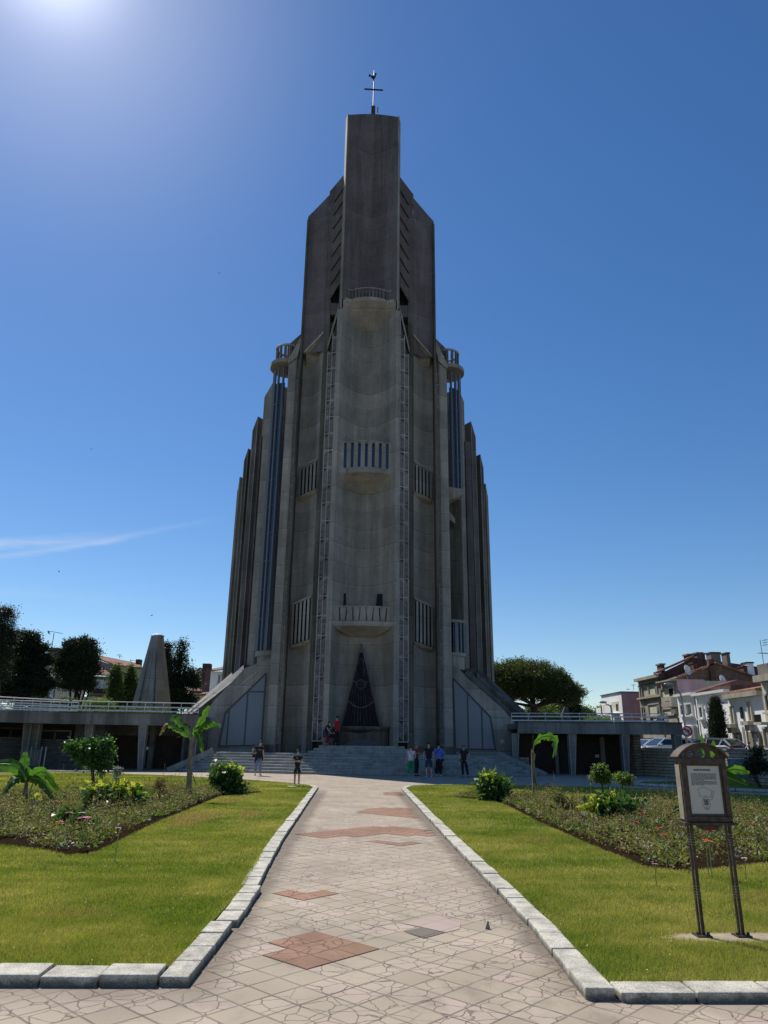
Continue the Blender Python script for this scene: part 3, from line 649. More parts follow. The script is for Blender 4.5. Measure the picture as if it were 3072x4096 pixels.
for s in (-1, 1):
    lattice(s, 2.30, Y0 + 0.2, 2.92, Y0 + 0.42, 1.75, 28.6, 31.6, 1.27, bw=.042)
    lattice(s, 5.06, Y0 + 1.55, 5.26, Y0 + 1.6, 1.6, 28.0, 28.5, 0.9, bw=0.034, double=False, nd=7)
    # sloping cap over the lattice
    m_ = MB(); m_.slab([(U(s*2.28), Y0+.25, 31.9), (U(s*3.0), Y0+.45, 28.7), (U(s*3.0), Y0+.45, 29.15), (U(s*2.28), Y0+.25, 32.5)], (0, 0.9, 0)); m_.build('sloping_cap', M['conc'], church)
    # dark pier between lattice and side wing
    m_ = MB(); P = [(U(s*2.9), Y0+.75), (U(s*3.12), Y0+.85), (U(s*3.32), Y0+1.0), (U(s*3.32), Y0+2.6), (U(s*2.3), Y0+2.6), (U(s*2.3), Y0+1.15), (U(s*2.9), Y0+1.15)]
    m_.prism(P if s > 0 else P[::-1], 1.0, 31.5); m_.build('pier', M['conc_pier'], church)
    m_ = MB(); P = [(U(s*2.92), Y0+.95), (U(s*3.3), Y0+1.0), (U(s*3.32), Y0+2.6), (U(s*2.92), Y0+2.6)]
    zt = [44.0, 43.4, 43.4, 44.0]
    m_.prism(P if s > 0 else P[::-1], 31.5, zt if s > 0 else zt[::-1]); m_.build('pier', M['conc_dark'], church)
    # deep belfry recess with slanting louvres
    m_ = MB(); P = [(U(s*2.1), Y0+1.5), (U(s*3.34), Y0+1.5), (U(s*3.34), Y0+2.4), (U(s*2.1), Y0+2.4)]; z1 = [45.2, 43.3, 43.3, 45.2]
    m_.prism(P if s > 0 else P[::-1], 31.5, z1 if s > 0 else z1[::-1]); m_.build('belfry_recess', M['void'], church)
    m_ = MB(); m_.slab([(U(s*2.2), Y0+.95, 44.0), (U(s*3.34), Y0+.95, 42.3), (U(s*3.34), Y0+.95, 43.4), (U(s*2.2), Y0+.95, 45.2)], (0, .5, 0)); m_.build('belfry_coping', M['conc_dark'], church)
    m_ = MB(); m_.b2(U(s*2.2), U(s*2.95), Y0+1.0, Y0+2.1, 32.1, 33.1); m_.build('belfry_beam', M['conc_dark'], church)
    for k in range(8):
        z = 33.9 + 1.28 * k
        if k == 7: pts = [(U(s*2.24), Y0+.85, z+.9), (U(s*2.98), Y0+.95, z-.5), (U(s*2.98), Y0+.95, z+.0), (U(s*2.24), Y0+.85, z+1.4)]
        else: pts = [(U(s*2.24), Y0+.85, z+.9), (U(s*2.98), Y0+.95, z-.5), (U(s*2.98), Y0+.95, z+.62), (U(s*2.24), Y0+.85, z+2.0)]
        m_ = MB(); m_.slab(pts, (0, 0.14, 0)); lv = m_.build('louvre', M['conc_dark'], church)
        m_ = MB(); m_.bar((U(s*2.22), Y0+.82, z+.93), (U(s*3.0), Y0+.92, z-.52), 0.07, 0.2); m_.build('louvre_lip', M['conc_dark'], lv)
    # side wing
    yw = Y0 + 1.0
    m_ = MB()
    def wing(u, z): # u 3.32..5.0
        t = (u - 3.32) / 1.68
        return (U(s*u), yw + 0.02 + 0.55 * math.sin(min(1, t * 1.05) * math.pi * 0.62) ** 1.4, z)
    m_.grid(lambda u, z: wing(u, z if z < 40.9 else 43.15 - (u - 3.32) / 1.68 * 2.25 + .9 * (wing(u, 0)[1] - yw)), [3.32 + 1.68 * i / 10 for i in range(11)], [29.0, 32, 36, 39.5, 41.0])
    m_.build('wing', M['conc_dark'], church, smooth=True)
    m_ = MB()
    def wlow(u, z):
        t = (u - 3.32) / 1.68
        return (U(s*u), yw + 0.15 + 1.25 * (math.sin(min(1, t * 1.1) * math.pi * 0.60) ** 1.1), z)
    m_.grid(wlow, [3.32 + 1.68 * i / 12 for i in range(13)], [1.0, 8, 14, 20, 26, 30.4]); m_.build('side_trough', M['conc'], church, smooth=True)
    # soffit at the foot of the wing
    m_ = MB(); pts = [(U(s*3.34), yw+.0, 30.45), (U(s*4.62), yw+.55, 29.1), (U(s*4.62), yw+1.5, 28.3), (U(s*3.34), yw+1.2, 28.5)]
    m_.slab(pts, (0, 0.02, 0.25)); m_.build('soffit', M['conc'], church)
    m_ = MB(); m_.bar((U(s*3.34), yw-.02, 30.5), (U(s*4.7), yw+.45, 29.08), 0.13, 0.2); m_.build('soffit_edge', M['conc_light'], church)
    # wing outer edge, full height, and body behind
    m_ = MB(); P = [(U(s*4.86), yw+.3), (U(s*4.9), yw+.22), (U(s*5.04), yw+.3), (U(s*5.1), yw+3.2), (U(s*4.86), yw+3.2)]
    z1 = [41.1, 41.05, 40.85, 40.85, 41.1]
    m_.prism(P if s > 0 else P[::-1], 1.0, z1 if s > 0 else z1[::-1]); m_.build('wing_edge', M['conc_pier'], church)
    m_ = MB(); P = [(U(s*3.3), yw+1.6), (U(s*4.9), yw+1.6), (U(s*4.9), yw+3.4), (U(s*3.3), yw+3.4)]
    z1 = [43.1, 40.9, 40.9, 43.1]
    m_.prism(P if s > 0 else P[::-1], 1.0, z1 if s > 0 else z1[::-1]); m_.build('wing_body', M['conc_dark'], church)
    # balconies in the side troughs
    for (z0, z1_, nb) in ((18.2, 20.4, 5), (7.9, 10.75, 5)):
        a = Vector((U(s*3.36), yw - 0.05, 0)); b = Vector((U(s*4.66), yw + 0.9, 0)); dz = -0.55
        m_ = MB(); m_.add([tuple(a + Vector((0,0,z0+.05))), tuple(b + Vector((0,0,z0-.25))), (b.x, yw+1.5, z0-.25), (a.x, yw+1.3, z0+.05), tuple(a + Vector((0,.3,z0-.2))), tuple(b + Vector((0,.1,z0-.35))), (b.x, yw+1.5, z0-.5), (a.x, yw+1.3, z0-.6)],
                         ((0,1,2,3),(4,7,6,5),(0,4,5,1),(1,5,6,2),(2,6,7,3),(3,7,4,0)))
        o = m_.build('side_balcony', M['conc'], church)
        m_ = MB()
        for i in range(nb):
            p = a.lerp(b, (i + 0.55) / nb); q = a.lerp(b, (i + 0.55) / nb + 0.11)
            zf = 1 - (i + .5) / nb
            m_.slab([(p.x, p.y+.05, z0-.2+.25*zf), (q.x, q.y+.05, z0-.2+.25*zf), (q.x, q.y+.05, z1_-.35+.3*zf), (p.x, p.y+.05, z1_-.35+.3*zf)], (0, .1, 0))
        m_.build('balustrade', M['conc_light'], o)
        m_ = MB(); m_.bar((a.x, a.y, z1_), (b.x, b.y, z1_-.38), .09, .12); m_.build('handrail', M['conc_light'], o)
        m_ = MB(); m_.add([(a.x, a.y+.3, z0), (b.x, b.y+.25, z0-.2), (b.x, b.y+.25, z1_-.4), (a.x, a.y+.3, z1_-.1)], [(0,1,2,3)]); m_.build('window', M['glass_blue'], o)
    # outer pilaster with sloping cap
    m_ = MB(); P = [(U(s*5.28), Y0+1.5), (U(s*5.34), Y0+1.62), (U(s*5.86), Y0+1.75), (U(s*5.92), Y0+2.6), (U(s*5.4), Y0+4.4), (U(s*5.0), Y0+4.4), (U(s*5.0), Y0+1.9)]
    z1 = [28.9, 28.8, 28.55, 28.6, 29.5, 31.0, 31.0]
    m_.prism(P if s > 0 else P[::-1], 1.0, z1 if s > 0 else z1[::-1]); m_.build('pilaster', M['conc'], church)
    m_ = MB(); m_.slab([(U(s*5.04), Y0+1.4, 30.4), (U(s*5.93), Y0+1.66, 28.55), (U(s*5.9), Y0+1.66, 28.2), (U(s*5.22), Y0+1.4, 28.7), (U(s*5.04), Y0+1.4, 29.6)], (0, 1.6, 0.3)); m_.build('sloping_cap', M['conc'], church)
    # glazed stair bay: half cylinder of slender mullions
    bc = Vector((U(s*6.28), Y0 + 4.9, 0)); br = 0.98
    zb = 7.55 if s < 0 else 19.7
    def ringp(t, r): an = R(-90 + 12 + t * 100) if s > 0 else R(-90 - 12 - t * 100); return (bc.x + r*math.cos(an) , bc.y + r*math.sin(an))
    m_ = MB(); m_.grid(lambda t, z: (*ringp(t, br - 0.05), z), [-0.1 + 1.4 * i / 14 for i in range(15)], [zb, 27.9]); bay = m_.build('glazed_bay', M['glass_blue'], church, smooth=True)
    m_ = MB()
    for t in (-0.02, 0.22, 0.46, 0.7, 0.94, 1.2):
        x, y = ringp(t, br + 0.02); m_.box((x, y, (zb + 29.2) / 2), (0.13, 0.13, 29.2 - zb), R(45))
    m_.build('mullion', M['steel_bay'], bay)
    z = zb + 2.2
    while z < 27.8:
        m_ = MB(); m_.tube([(*ringp(-0.05 + 1.3 * i / 8, br), z) for i in range(9)], 0.035, 5); z += 2.05
        m_.build('transom', M['steel_bay'], bay)
    # corbel drums below the bay
    def drum(z0, z1, r, name, mat, rr=None):
        d = MB(); n = 16
        rr = rr or [(z0, r), (z1, r)]
        for k in range(len(rr) - 1):
            d.grid(lambda t, q: (bc.x + (rr[k][1] if q == 0 else rr[k+1][1]) * math.cos(2*math.pi*t/n), bc.y + (rr[k][1] if q == 0 else rr[k+1][1]) * math.sin(2*math.pi*t/n), rr[k][0] if q == 0 else rr[k+1][0]), list(range(n+1)), [0, 1])
        return d.build(name, mat, bay, smooth=False)
    if s < 0: drum(5.2, 7.2, 0.92, 'drum', M['conc_light'], [(5.6, .87), (7.2, .9), (7.22, 1.03), (7.55, 1.03), (7.55, 0)])
    else:
        drum(5.2, 7.2, 0.92, 'drum', M['conc_light'], [(5.6, .87), (7.4, .9), (7.42, 1.0), (7.65, 1.0), (7.65, 0)])
        m_ = MB(); m_.grid(lambda t, z: (*ringp(t, br - 0.08), z), [-0.1 + 1.4 * i / 14 for i in range(15)], [7.65, 9.7]); m_.build('glazing', M['glass_blue'], bay, smooth=True)
        m_ = MB()
        for t in (-0.02, 0.22, 0.46, 0.7, 0.94, 1.2):
            x, y = ringp(t, br - .02); m_.box((x, y, 8.7), (0.14, 0.1, 2.05), R(30))
        m_.build('mullion', M['steel_bay'], bay)
        drum(0, 0, 0, 'drum', M['conc'], [(9.7, .92), (9.72, 1.0), (9.9, 1.0), (9.9, 0)])
        m_ = MB(); m_.slab([(bc.x-.2, bc.y-1.0, 19.7), (bc.x+.98, bc.y-.6, 19.7), (bc.x+.98, bc.y-.6, 19.2), (bc.x-.2, bc.y-1.0, 18.6)], (0, 1.4, 0)); m_.build('bay_sill', M['conc'], bay)
        m_ = MB(); m_.b2(U(5.9), U(7.1), Y0+5.0, Y0+5.9, 1.3, 19.5); m_.build('bay_recess', M['conc_pier'], bay)
        m_ = MB(); m_.slab([(U(6.0), Y0+3.9, 18.0), (U(6.6), Y0+4.1, 17.3), (U(6.6), Y0+4.1, 16.9), (U(6.0), Y0+3.9, 17.3)], (0, 1.2, 0)); m_.build('ledge', M['conc'], bay)
    # round look-out balcony on top of the bay
    m_ = MB(); n = 24; rd = 1.32; dc = (U(s*6.32), Y0 + 4.8)
    ring = [(dc[0] + rd*math.cos(2*math.pi*i/n), dc[1] + rd*math.sin(2*math.pi*i/n)) for i in range(n)]
    m_.prism(ring, 29.45, 29.77); rb = m_.build('round_balcony', M['conc'], church)
    m_ = MB()
    for i in range(14):
        an = 2 * math.pi * i / 14 + 0.1; m_.box((dc[0] + .88*math.cos(an), dc[1] + .88*math.sin(an), 30.45), (.1, .2, 1.4), an)
    m_.build('balustrade', M['conc_dark'], rb)
    m_ = MB(); m_.tube([(dc[0] + .9*math.cos(2*math.pi*i/20), dc[1] + .9*math.sin(2*math.pi*i/20), 31.2) for i in range(21)], .09, 6); m_.build('handrail', M['conc_light'], rb)
    # pierced parapet between balcony and wing
    m_ = MB(); pa = Vector((U(s*5.0), Y0+4.1, 0)); pb_ = Vector((U(s*6.2), Y0+4.5, 0))
    for k in range(3): 
        a = pa.lerp(pb_, k/3); b = pa.lerp(pb_, k/3 + .17); m_.slab([(a.x, a.y, 29.5), (b.x, b.y, 29.5), (b.x, b.y, 31.75-.3*k), (a.x, a.y, 31.85-.3*k)], (0, .25, 0))
    m_.bar((pa.x, pa.y, 32.2), (pb_.x, pb_.y, 31.2), .45, .3, up=(0,1,0)); m_.tube([(pb_.x, pb_.y, 29), (pb_.x, pb_.y, 31.3)], .16, 8)
    m_.build('parapet', M['conc_dark'], church)
    # stepped buttress fins of the nave
    if s < 0: Q = [((1092,1530),(1060,1584)), ((1032,1665),(1012,1717)), ((993,1793),(978,1838)), ((960,1906),(951,1956))]
    else: Q = [((1835,1556),(1854,1602)), ((1884,1685),(1901,1742)), ((1921,1816),(1932,1864)), ((1942,1933),(1950,1978))]
    for i, (Bp, Cp) in enumerate(Q):
        Yf = Y0 + 6.2 + 2.9 * i
        bx, bz = at(*Bp, Yf); cx, cz = at(*Cp, Yf + 0.35); ax = bx - s * (0.75 if i else 1.4)
        P = [(ax, Yf + 0.55), (bx, Yf), (cx, Yf + 0.35), (cx, Yf + 3.3), (ax, Yf + 3.3)]
        z1 = [bz - 0.25, bz, cz, cz, bz - 0.25]
        m_ = MB(); m_.prism(P if s > 0 else P[::-1], 1.0, z1 if s > 0 else z1[::-1]); fo = m_.build('buttress_fin', (M['conc'], M['conc_dark'], M['conc_pier'], M['conc'])[i], church)
        m_ = MB(); m_.bar((bx, Yf - 0.01, 3), (bx, Yf - 0.01, bz - .1), .07, .07); m_.build('fin_arris', M['conc_light'], fo)  # pale bars along the fin edges paint in the lit edge
        m_ = MB(); m_.bar((cx, Yf + .33, 3), (cx, Yf + .33, cz - .1), .06, .06); m_.build('fin_arris', M['conc_light'], fo)
# nave body behind
m_ = MB(); m_.b2(U(-8.3), U(8.3), Y0 + 6.5, Y0 + 46, 1.2, 24.5); m_.build('nave', M['conc_dark'], church)
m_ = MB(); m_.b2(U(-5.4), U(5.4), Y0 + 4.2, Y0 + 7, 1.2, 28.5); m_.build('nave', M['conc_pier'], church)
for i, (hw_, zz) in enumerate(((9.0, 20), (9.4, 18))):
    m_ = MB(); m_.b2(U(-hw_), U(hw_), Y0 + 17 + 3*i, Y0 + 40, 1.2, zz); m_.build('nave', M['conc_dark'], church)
# front ends of the aisles with sloping beams and gable windows
for s in (-1, 1):
    yf = Y0 + 2.9; kf = yf / (Y0 + 0.8)
    pts = [(5.9, 1.0), (5.9, 6.75), (7.35, 6.05), (9.0, 4.15), (9.75, 3.15), (9.75, 1.0)] if s < 0 else [(5.75, 1.0), (5.5, 6.6), (5.95, 6.4), (8.95, 3.75), (9.6, 3.0), (9.6, 0.9)]
    wn = [(-6.02, 1.45), (-8.56, 1.38), (-8.33, 3.34), (-6.0, 5.74)] if s < 0 else [(5.86, 1.38), (8.32, 1.38), (8.08, 3.32), (5.80, 5.62)]
    wn = [(U(p[0]) * kf, 1.6 + (p[1] - 1.6) * kf) for p in wn]
    body = [(U(s*a) * kf, yf, 1.6 + (z - 1.6) * kf) for a, z in pts]
    body[0] = (body[0][0] - s*.5, yf, 1.0); body[1] = (body[1][0] - s*.5, yf, body[1][2] + .1); body[-1] = (body[-1][0], yf, 0.0)
    m_ = MB(); m_.slab(body if s > 0 else body[::-1], (0, 0.9, 0)); gw = m_.build('gable_wall', M['conc'], church)
    m_ = MB(); m_.slab([(x, yf - 0.012, z) for x, z in wn], (0, 0.01, 0)); win = m_.build('gable_window', M['panel'], church)
    m_ = MB()
    for a, b in zip(wn, wn[1:] + wn[:1]): m_.bar((a[0], yf - 0.03, a[1]), (b[0], yf - 0.03, b[1]), 0.09, 0.07)
    def topz(x):
        xs_ = sorted((abs(wn[0][0]-XC), abs(wn[1][0]-XC)));
        i0, i1 = wn[3], wn[2]; t = (x - i0[0]) / (i1[0] - i0[0]); return i0[1] + (i1[1] - i0[1]) * t
    for uu_ in ((-7.73, -8.12), (-6.86, -7.05)) if s < 0 else ((6.68, 6.66), (7.55, 7.5)):
        xb = U(uu_[1] if s < 0 else uu_[0]) * kf; m_.bar((xb, yf - .03, 1.42), (xb, yf - .03, topz(xb) - .02), .075, .06)
    if s < 0: m_.bar((U(-6.02)*kf, yf - .03, 4.76), (U(-6.98)*kf, yf - .03, 4.76), .075, .06)
    m_.build('window_frame', M['steel'], win)
    # bent pipe on the wall
    m_ = MB(); zz = 3.4
    m_.tube([(U(s*8.15)*kf, yf - .03, zz), (U(s*8.95)*kf, yf - .03, zz - .05), (U(s*8.97)*kf, yf - .03, zz - .6)], .022, 6); m_.build('pipe', M['galv'], church)
    # sloping roof beams, one behind another
    BE = (((1028,2682),(1016,2664),(832,2838),(831,2832),47.88), ((976,2690),(974,2660),(759,2862),(756,2855),50.2), ((930,2705),(928,2690),(740,2862),(737,2855),52.4))
    for (lt, ut, lb, ub, Yb_) in BE:
        def V3(p, d):
            x, z = at(p[0], p[1], Yb_ + d); return (U(s * (XC - x)), Yb_ + d, z)
        A, B, C_, D_ = V3(lt, 0), V3(lb, 0), V3(ub, .5), V3(ut, .75)
        m_ = MB(); m_.slab([A, B, C_, D_] if s > 0 else [D_, C_, B, A], (0, .02, -.12)); m_.build('sloping_beam', M['conc_light'] if s < 0 else M['conc_pier'], church)  # right-hand beams use darker concrete: their shade is put into the colour
        if Yb_ > 48: m_ = MB(); m_.slab([A, B, (B[0], B[1], 2.6), (A[0], A[1], 2.6)] if s < 0 else [A, (A[0], A[1], 2.6), (B[0], B[1], 2.6), B], (0, .3, 0)); m_.build('aisle_wall', M['conc_pier'], church)
        m_ = MB(); m_.slab([(U(s*5.6), Yb_ + .8, D_[2]), (D_[0], Yb_ + .8, D_[2]), (C_[0], Yb_ + .8, C_[2]), (C_[0], Yb_ + .8, 2.6), (U(s*5.6), Yb_ + .8, 2.6)], (0, 1.6, 0)); m_.build('aisle_roof', M['conc_pier'], church)
m_ = MB(); m_.b2(U(-6.0), U(6.0), Y0 + 1.6, Y0 + 4.5, 0, 1.5); m_.build('plinth', M['conc_pier'], church)
# stained glass window, altar shelf and plaque
yt = Y0 + 1.35
T = [(U(-1.2), 2.62), (U(1.24), 2.64), (U(-0.05), 7.75)]
m_ = MB(); m_.slab([(T[0][0], yt, T[0][1]), (T[1][0], yt, T[1][1]), (T[2][0]+.05, yt, T[2][1]), (T[2][0]-.05, yt, T[2][1])], (0, .06, 0)); sg = m_.build('stained_glass_window', M['stained'], church)
m_ = MB()
def sgp(x, z): return (x, yt - 0.03, z)
for a, b, w_ in ((T[0], T[2], .07), (T[1], T[2], .07), (T[0], T[1], .06)): m_.bar(sgp(*a), sgp(*b), w_, .08)
cxx, czz = U(-0.02), 5.2
for rr_, w_ in ((.30, .05), (.22, .03)):
    m_.tube([sgp(cxx + rr_*math.cos(2*math.pi*i/20), czz + rr_*math.sin(2*math.pi*i/20)) for i in range(21)], w_ / 2, 5)
m_.bar(sgp(cxx-.22, czz), sgp(cxx+.22, czz), .02, .04); m_.bar(sgp(cxx, czz-.22), sgp(cxx, czz+.22), .02, .04)
def edge_x(z, sd): k = (z - 2.63) / (7.75 - 2.63); return (T[0][0] + (T[2][0]-T[0][0])*k) if sd < 0 else (T[1][0] + (T[2][0]-T[1][0])*k)
m_.tube([sgp(edge_x(4.2,-1) + (edge_x(4.2,1)-edge_x(4.2,-1))*i/12, 4.2 - .42*math.sin(math.pi*i/12)) for i in range(13)], .035, 5)
for sd in (-1, 1): m_.bar(sgp(edge_x(5.45, sd), 5.45), sgp(cxx + sd*.28, 5.28), .045, .05)
for i in range(11):
    f = (i + .5) / 11; zt_ = rnd.choice((6.9, 6.2, 5.6, 4.9)); zb_ = 2.66; xb = T[0][0] + (T[1][0]-T[0][0])*f
    xt = T[2][0] + (xb - T[2][0]) * (7.75 - zt_) / (7.75 - 2.63)
    px_, pz_ = xb, zb_
    for k in range(1, 9):
        t = k / 8; x = xb + (xt - xb)*t + rnd.uniform(-.025, .025); z = zb_ + (zt_ - zb_)*t
        if math.hypot(x-cxx, z-czz) > .3 and math.hypot(px_-cxx, pz_-czz) > .3: m_.bar(sgp(px_, pz_), sgp(x, z), rnd.choice((.006, .009, .02)), .03)
        if rnd.random() < .6 and math.hypot(x-cxx, z-czz) > .4: 
            m_.bar(sgp(x, z), sgp(x + rnd.uniform(-.09, .09), z + rnd.uniform(.05, .16)), .008, .03)
        px_, pz_ = x, z
m_.tube([sgp(U(-.05) + .17*math.cos(R(180 - 180*i/8))*1, 6.35 + .45*math.sin(R(180*i/8))) for i in range(9)], .015, 4)
m_.build('tracery', M['conc_dark'], sg)
m_ = MB(); m_.slab([(T[2][0]-.05, yt-.02, 7.75), (T[2][0]+.05, yt-.02, 7.75), (T[2][0]+.2, yt-.02, 7.2), (T[2][0]-.2, yt-.02, 7.2)], (0, -.03, 0)); m_.build('apex_panel', M['conc_dark'], sg)
m_ = MB(); m_.b2(U(-1.25), U(1.72), Y0+.75, Y0+1.5, 1.4, 2.5); al = m_.build('altar_block', M['conc_pier'], church)
m_ = MB(); m_.b2(U(-1.3), U(1.74), Y0+.62, Y0+1.3, 2.5, 2.62); m_.build('shelf', M['conc_pier'], al)
m_ = MB(); n = 12; pts = [(U(-.95) + 1.75*i/n, Y0+.742, 2.42) for i in range(n+1)] + [(U(-.95) + 1.75*(n-i)/n, Y0+.742, 2.42 - .2*math.sin(math.pi*(n-i)/n)) for i in range(1, n)]
m_.slab(pts, (0, .02, 0)); m_.build('recess', M['void'], al)
m_ = MB(); n = 12; pts = [(U(-1.1) + 2.6*i/n, Y0+.744, 1.45) for i in range(n+1)] + [(U(-1.1) + 2.6*(n-i)/n, Y0+.744, 1.48 + .38*math.sin(math.pi*(n-i)/n)) for i in range(1, n)]
m_.slab(pts, (0, .02, 0)); m_.build('recess', M['steel'], al)
m_ = MB(); m_.b2(9.42, 9.70, Y0+2.86, Y0+2.895, 1.72, 2.01); plq = m_.build('plaque', M['galv'], church)
def text_mesh(txt, size, mat, parent, loc, rot, name='lettering', extrude=0.003):
    c = bpy.data.curves.new(name, 'FONT'); c.body = txt; c.size = size; c.align_x = 'CENTER'; c.align_y = 'CENTER'; c.extrude = extrude
    tmp = bpy.data.objects.new('tmp', c); col.objects.link(tmp)
    dg = bpy.context.evaluated_depsgraph_get(); dg.update()
    me = bpy.data.meshes.new_from_object(tmp.evaluated_get(dg)); bpy.data.objects.remove(tmp); me.materials.clear(); me.materials.append(mat)
    o = bpy.data.objects.new(name, me); col.objects.link(o); o.parent = parent; o.location = loc; o.rotation_euler = rot
    return o
text_mesh('XX', 0.15, M['white'], plq, (9.56, Y0+2.855, 1.87), (R(90), 0, 0))
m_ = MB(); m_.b2(9.52, 9.62, Y0+2.87, Y0+2.895, 1.34, 1.42); m_.build('wall_box', M['galv'], church)
# --- cross and weather cock on the spire
xs_, zs_ = at(1493, 438, Y0 + 1.4); ys_ = Y0 + 1.4
m_ = MB(); m_.b2(xs_-.17, xs_+.17, ys_-.17, ys_+.17, 51.0, zs_+.25); wv = m_.build('spire_cross', M['pl_rust'], church)
def zt_at(py): return at(1493, py, ys_)[1]
m_ = MB(); m_.tube([(xs_, ys_, zs_), (xs_, ys_, zt_at(281))], [.045, .025], 6)
xl, zl = at(1457, 356, ys_); xr, zr = at(1532, 361, ys_); m_.bar((xl, ys_, zl), (xr, ys_, zr), .09, .09); m_.build('cross', M['black'], wv)
rp = [(752,200),(757,197),(766,200),(775,208),(786,209),(796,207),(802,199),(803,192),(808,185),(814,189),(819,194),(813,199),(811,213),(806,224),(799,232),(797,248),(790,248),(787,234),(776,224),(770,214),(762,210),(755,222),(752,214)]
cc = crop(1100, 200, 1609/800); pts = [(lambda q: (q[0], ys_ - .03, q[1]))(at(*cc(*p), ys_)) for p in rp]
m_ = MB(); m_.slab(pts[::-1], (0, .06, 0)); m_.build('weathercock', M['black'], wv)
xa, za = at(1511, 440, ys_); m_ = MB(); m_.tube([(xa, ys_, za-.3), (xa, ys_, za+.3)], .04, 5); m_.build('aerial', M['black'], church)
# ================================================================== STAIRCASE
st = thing('stone_staircase', 'wide worn grey stone staircase climbing to the church front', 'staircase')
def stair_front(k):   # plan outline of step k (0 = lowest) from left to right
    d = 0.335 * k; t = 0.37 * k
    return [(-10.4 + t*1.0, 44.6), (-9.6 + t, 42.9 + d), (-6.0 + t*.4, 42.6 + d*.95), (-3.1, 41.35 + d), (-0.3, 41.0 + d), (2.5, 40.95 + d), (5.0, 40.9 + d), (7.6, 41.1 + d), (10.3 - t, 42.1 + d*.8), (10.9 - t*.9, 44.6)]
for k in range(7):
    pts = stair_front(k); m_ = MB(); m_.prism(pts + [(10.4 - .37*k, 48.3), (-10.2 + .37*k, 48.3)], 0.0 if k == 0 else 0.15 * k - .02, 0.15 * (k + 1)); m_.build('step', M['step'], st, bevel=.03)
for k in range(3):
    m_ = MB(); a = 3.15 - .3 * k; m_.b2(XC - a + .1, XC + a + .1, 43.75 + .3*k, 46.4, 1.03 + .14*k, 1.05 + .15*(k+1)); m_.build('step', M['step'], st, bevel=.03)
for (xa, ya, xb, yb, w_) in ((-10.75, 44.0, -8.4, 44.9, .25), (11.0, 42.9, 8.6, 44.6, .25)):
    m_ = MB(); m_.bar((xa, ya, .0), (xb, yb, 1.12), .3, .34, up=(0,0,1)); m_.build('cheek_wall', M['conc_light'], st)
# ================================================================== TERRACES
def rail_run(parent, pts, z, hgt=0.7, step=1.05):
    m1 = MB(); m2 = MB(); m3 = MB()
    for a, b in zip(pts[:-1], pts[1:]):
        a = Vector((*a, z)); b = Vector((*b, z)); n = max(1, round((b-a).length / step))
        m1.tube([a + Vector((0,0,hgt)), b + Vector((0,0,hgt))], .028, 6)
        for h in (.19, .43): m2.bar(a + Vector((0,0,h)), b + Vector((0,0,h)), .075, .02)
        for i in range(n + 1): p = a.lerp(b, i/n); m3.tube([p, p + Vector((0,0,hgt))], .022, 5)
    r = m1.build('railing', M['rail'], parent); m2.build('rail_band', M['rail'], r); m3.build('rail_post', M['rail'], r)
def column(parent, x, y, z1, s):  # tapered on its outer side
    m_ = MB(); w1, w0 = .42, .2
    if s > 0: a0, b0, a1, b1 = x, x + w0, x, x + w1
    else: a0, b0, a1, b1 = x - w0, x, x - w1, x
    m_.add([(a0, y, 0), (b0, y, 0), (b0, y+.5, 0), (a0, y+.5, 0), (a1, y, z1), (b1, y, z1), (b1, y+.5, z1), (a1, y+.5, z1)], ((0,3,2,1),(4,5,6,7),(0,1,5,4),(1,2,6,5),(2,3,7,6),(3,0,4,7)))
    o = m_.build('column', M['conc_terrace'], parent)
    m_ = MB()
    for xa, xb in ((a0, a1), (b0, b1)): m_.bar((xa, y-.02, 0), (xb, y-.02, z1), .05, .05)
    m_.bar((a1, y-.02, z1-.04), (b1, y-.02, z1-.04), .06, .05); m_.build('column_rib', M['conc_light'], o)
tl = thing('terrace_building', 'long low concrete terrace left of the church, with tapered columns and a railed deck', 'terrace')
ZT = 3.15
bend = (-17.05, 43.2); fl = (-22.2, 37.6)
deckL = [(-9.0, 44.6), bend, fl, (-60, 28), (-60, 49), (-9.0, 49)]
MB().prism([(-9.3, 44.4), bend[:1] + (bend[1],), (bend[0], bend[1] + .35), (-9.3, 44.75)][::1], 2.5, ZT).build('deck_fascia', M['conc_terrace'], tl)
MB().prism([(bend[0] - .01, bend[1]), (bend[0] - .01, bend[1] + .35), (-44, 14.8), (-44, 14.4)][::1], 2.5, ZT).build('deck_fascia', M['conc_terrace'], tl)
MB().prism([(-9.3, 44.5), (-9.3, 49), (-60, 49), (-60, 20), (-44, 14.9), (-17.05, 43.4)][::1], 2.78, ZT - .05).build('deck', M['conc_terrace'], tl)
MB().prism([(-9.3, 44.35), (-17.05, 43.13), (-17.05, 43.25), (-9.3, 44.47)][::1], ZT, ZT + .05).build('deck_coping', M['conc_pier'], tl)
c1_ = crop(0, 2850, 1659/800)
for cxp in (1215, 772): 
    x, z = at(*c1_(cxp, 110), 44.0); column(tl, x, 44.0, 2.5, -1)
x, z = at(*c1_(325, 100), 43.5); column(tl, x + .02, 43.5, 2.5, -1)
x, z = at(*c1_(262, 95), 43.0); column(tl, x, 43.0, 2.5, -1)
x, z = at(*c1_(1640, 110), 44.5); column(tl, x, 44.5, 2.5, -1)
for p in ((-19.6, 40.6), (-22.0, 38.1), (-24.4, 35.6)): column(tl, p[0], p[1] + .3, 2.5, -1)
BW = 47.4
m_ = MB(); m_.b2(-60, -9.3, BW, BW + .3, 0, 2.8); m_.build('back_wall', M['dark_brick'], tl)
m_ = MB(); m_.b2(-16.75, -15.0, BW - 2.2, BW, 0, 2.8); m_.build('stone_pier', M['dark_brick'], tl)
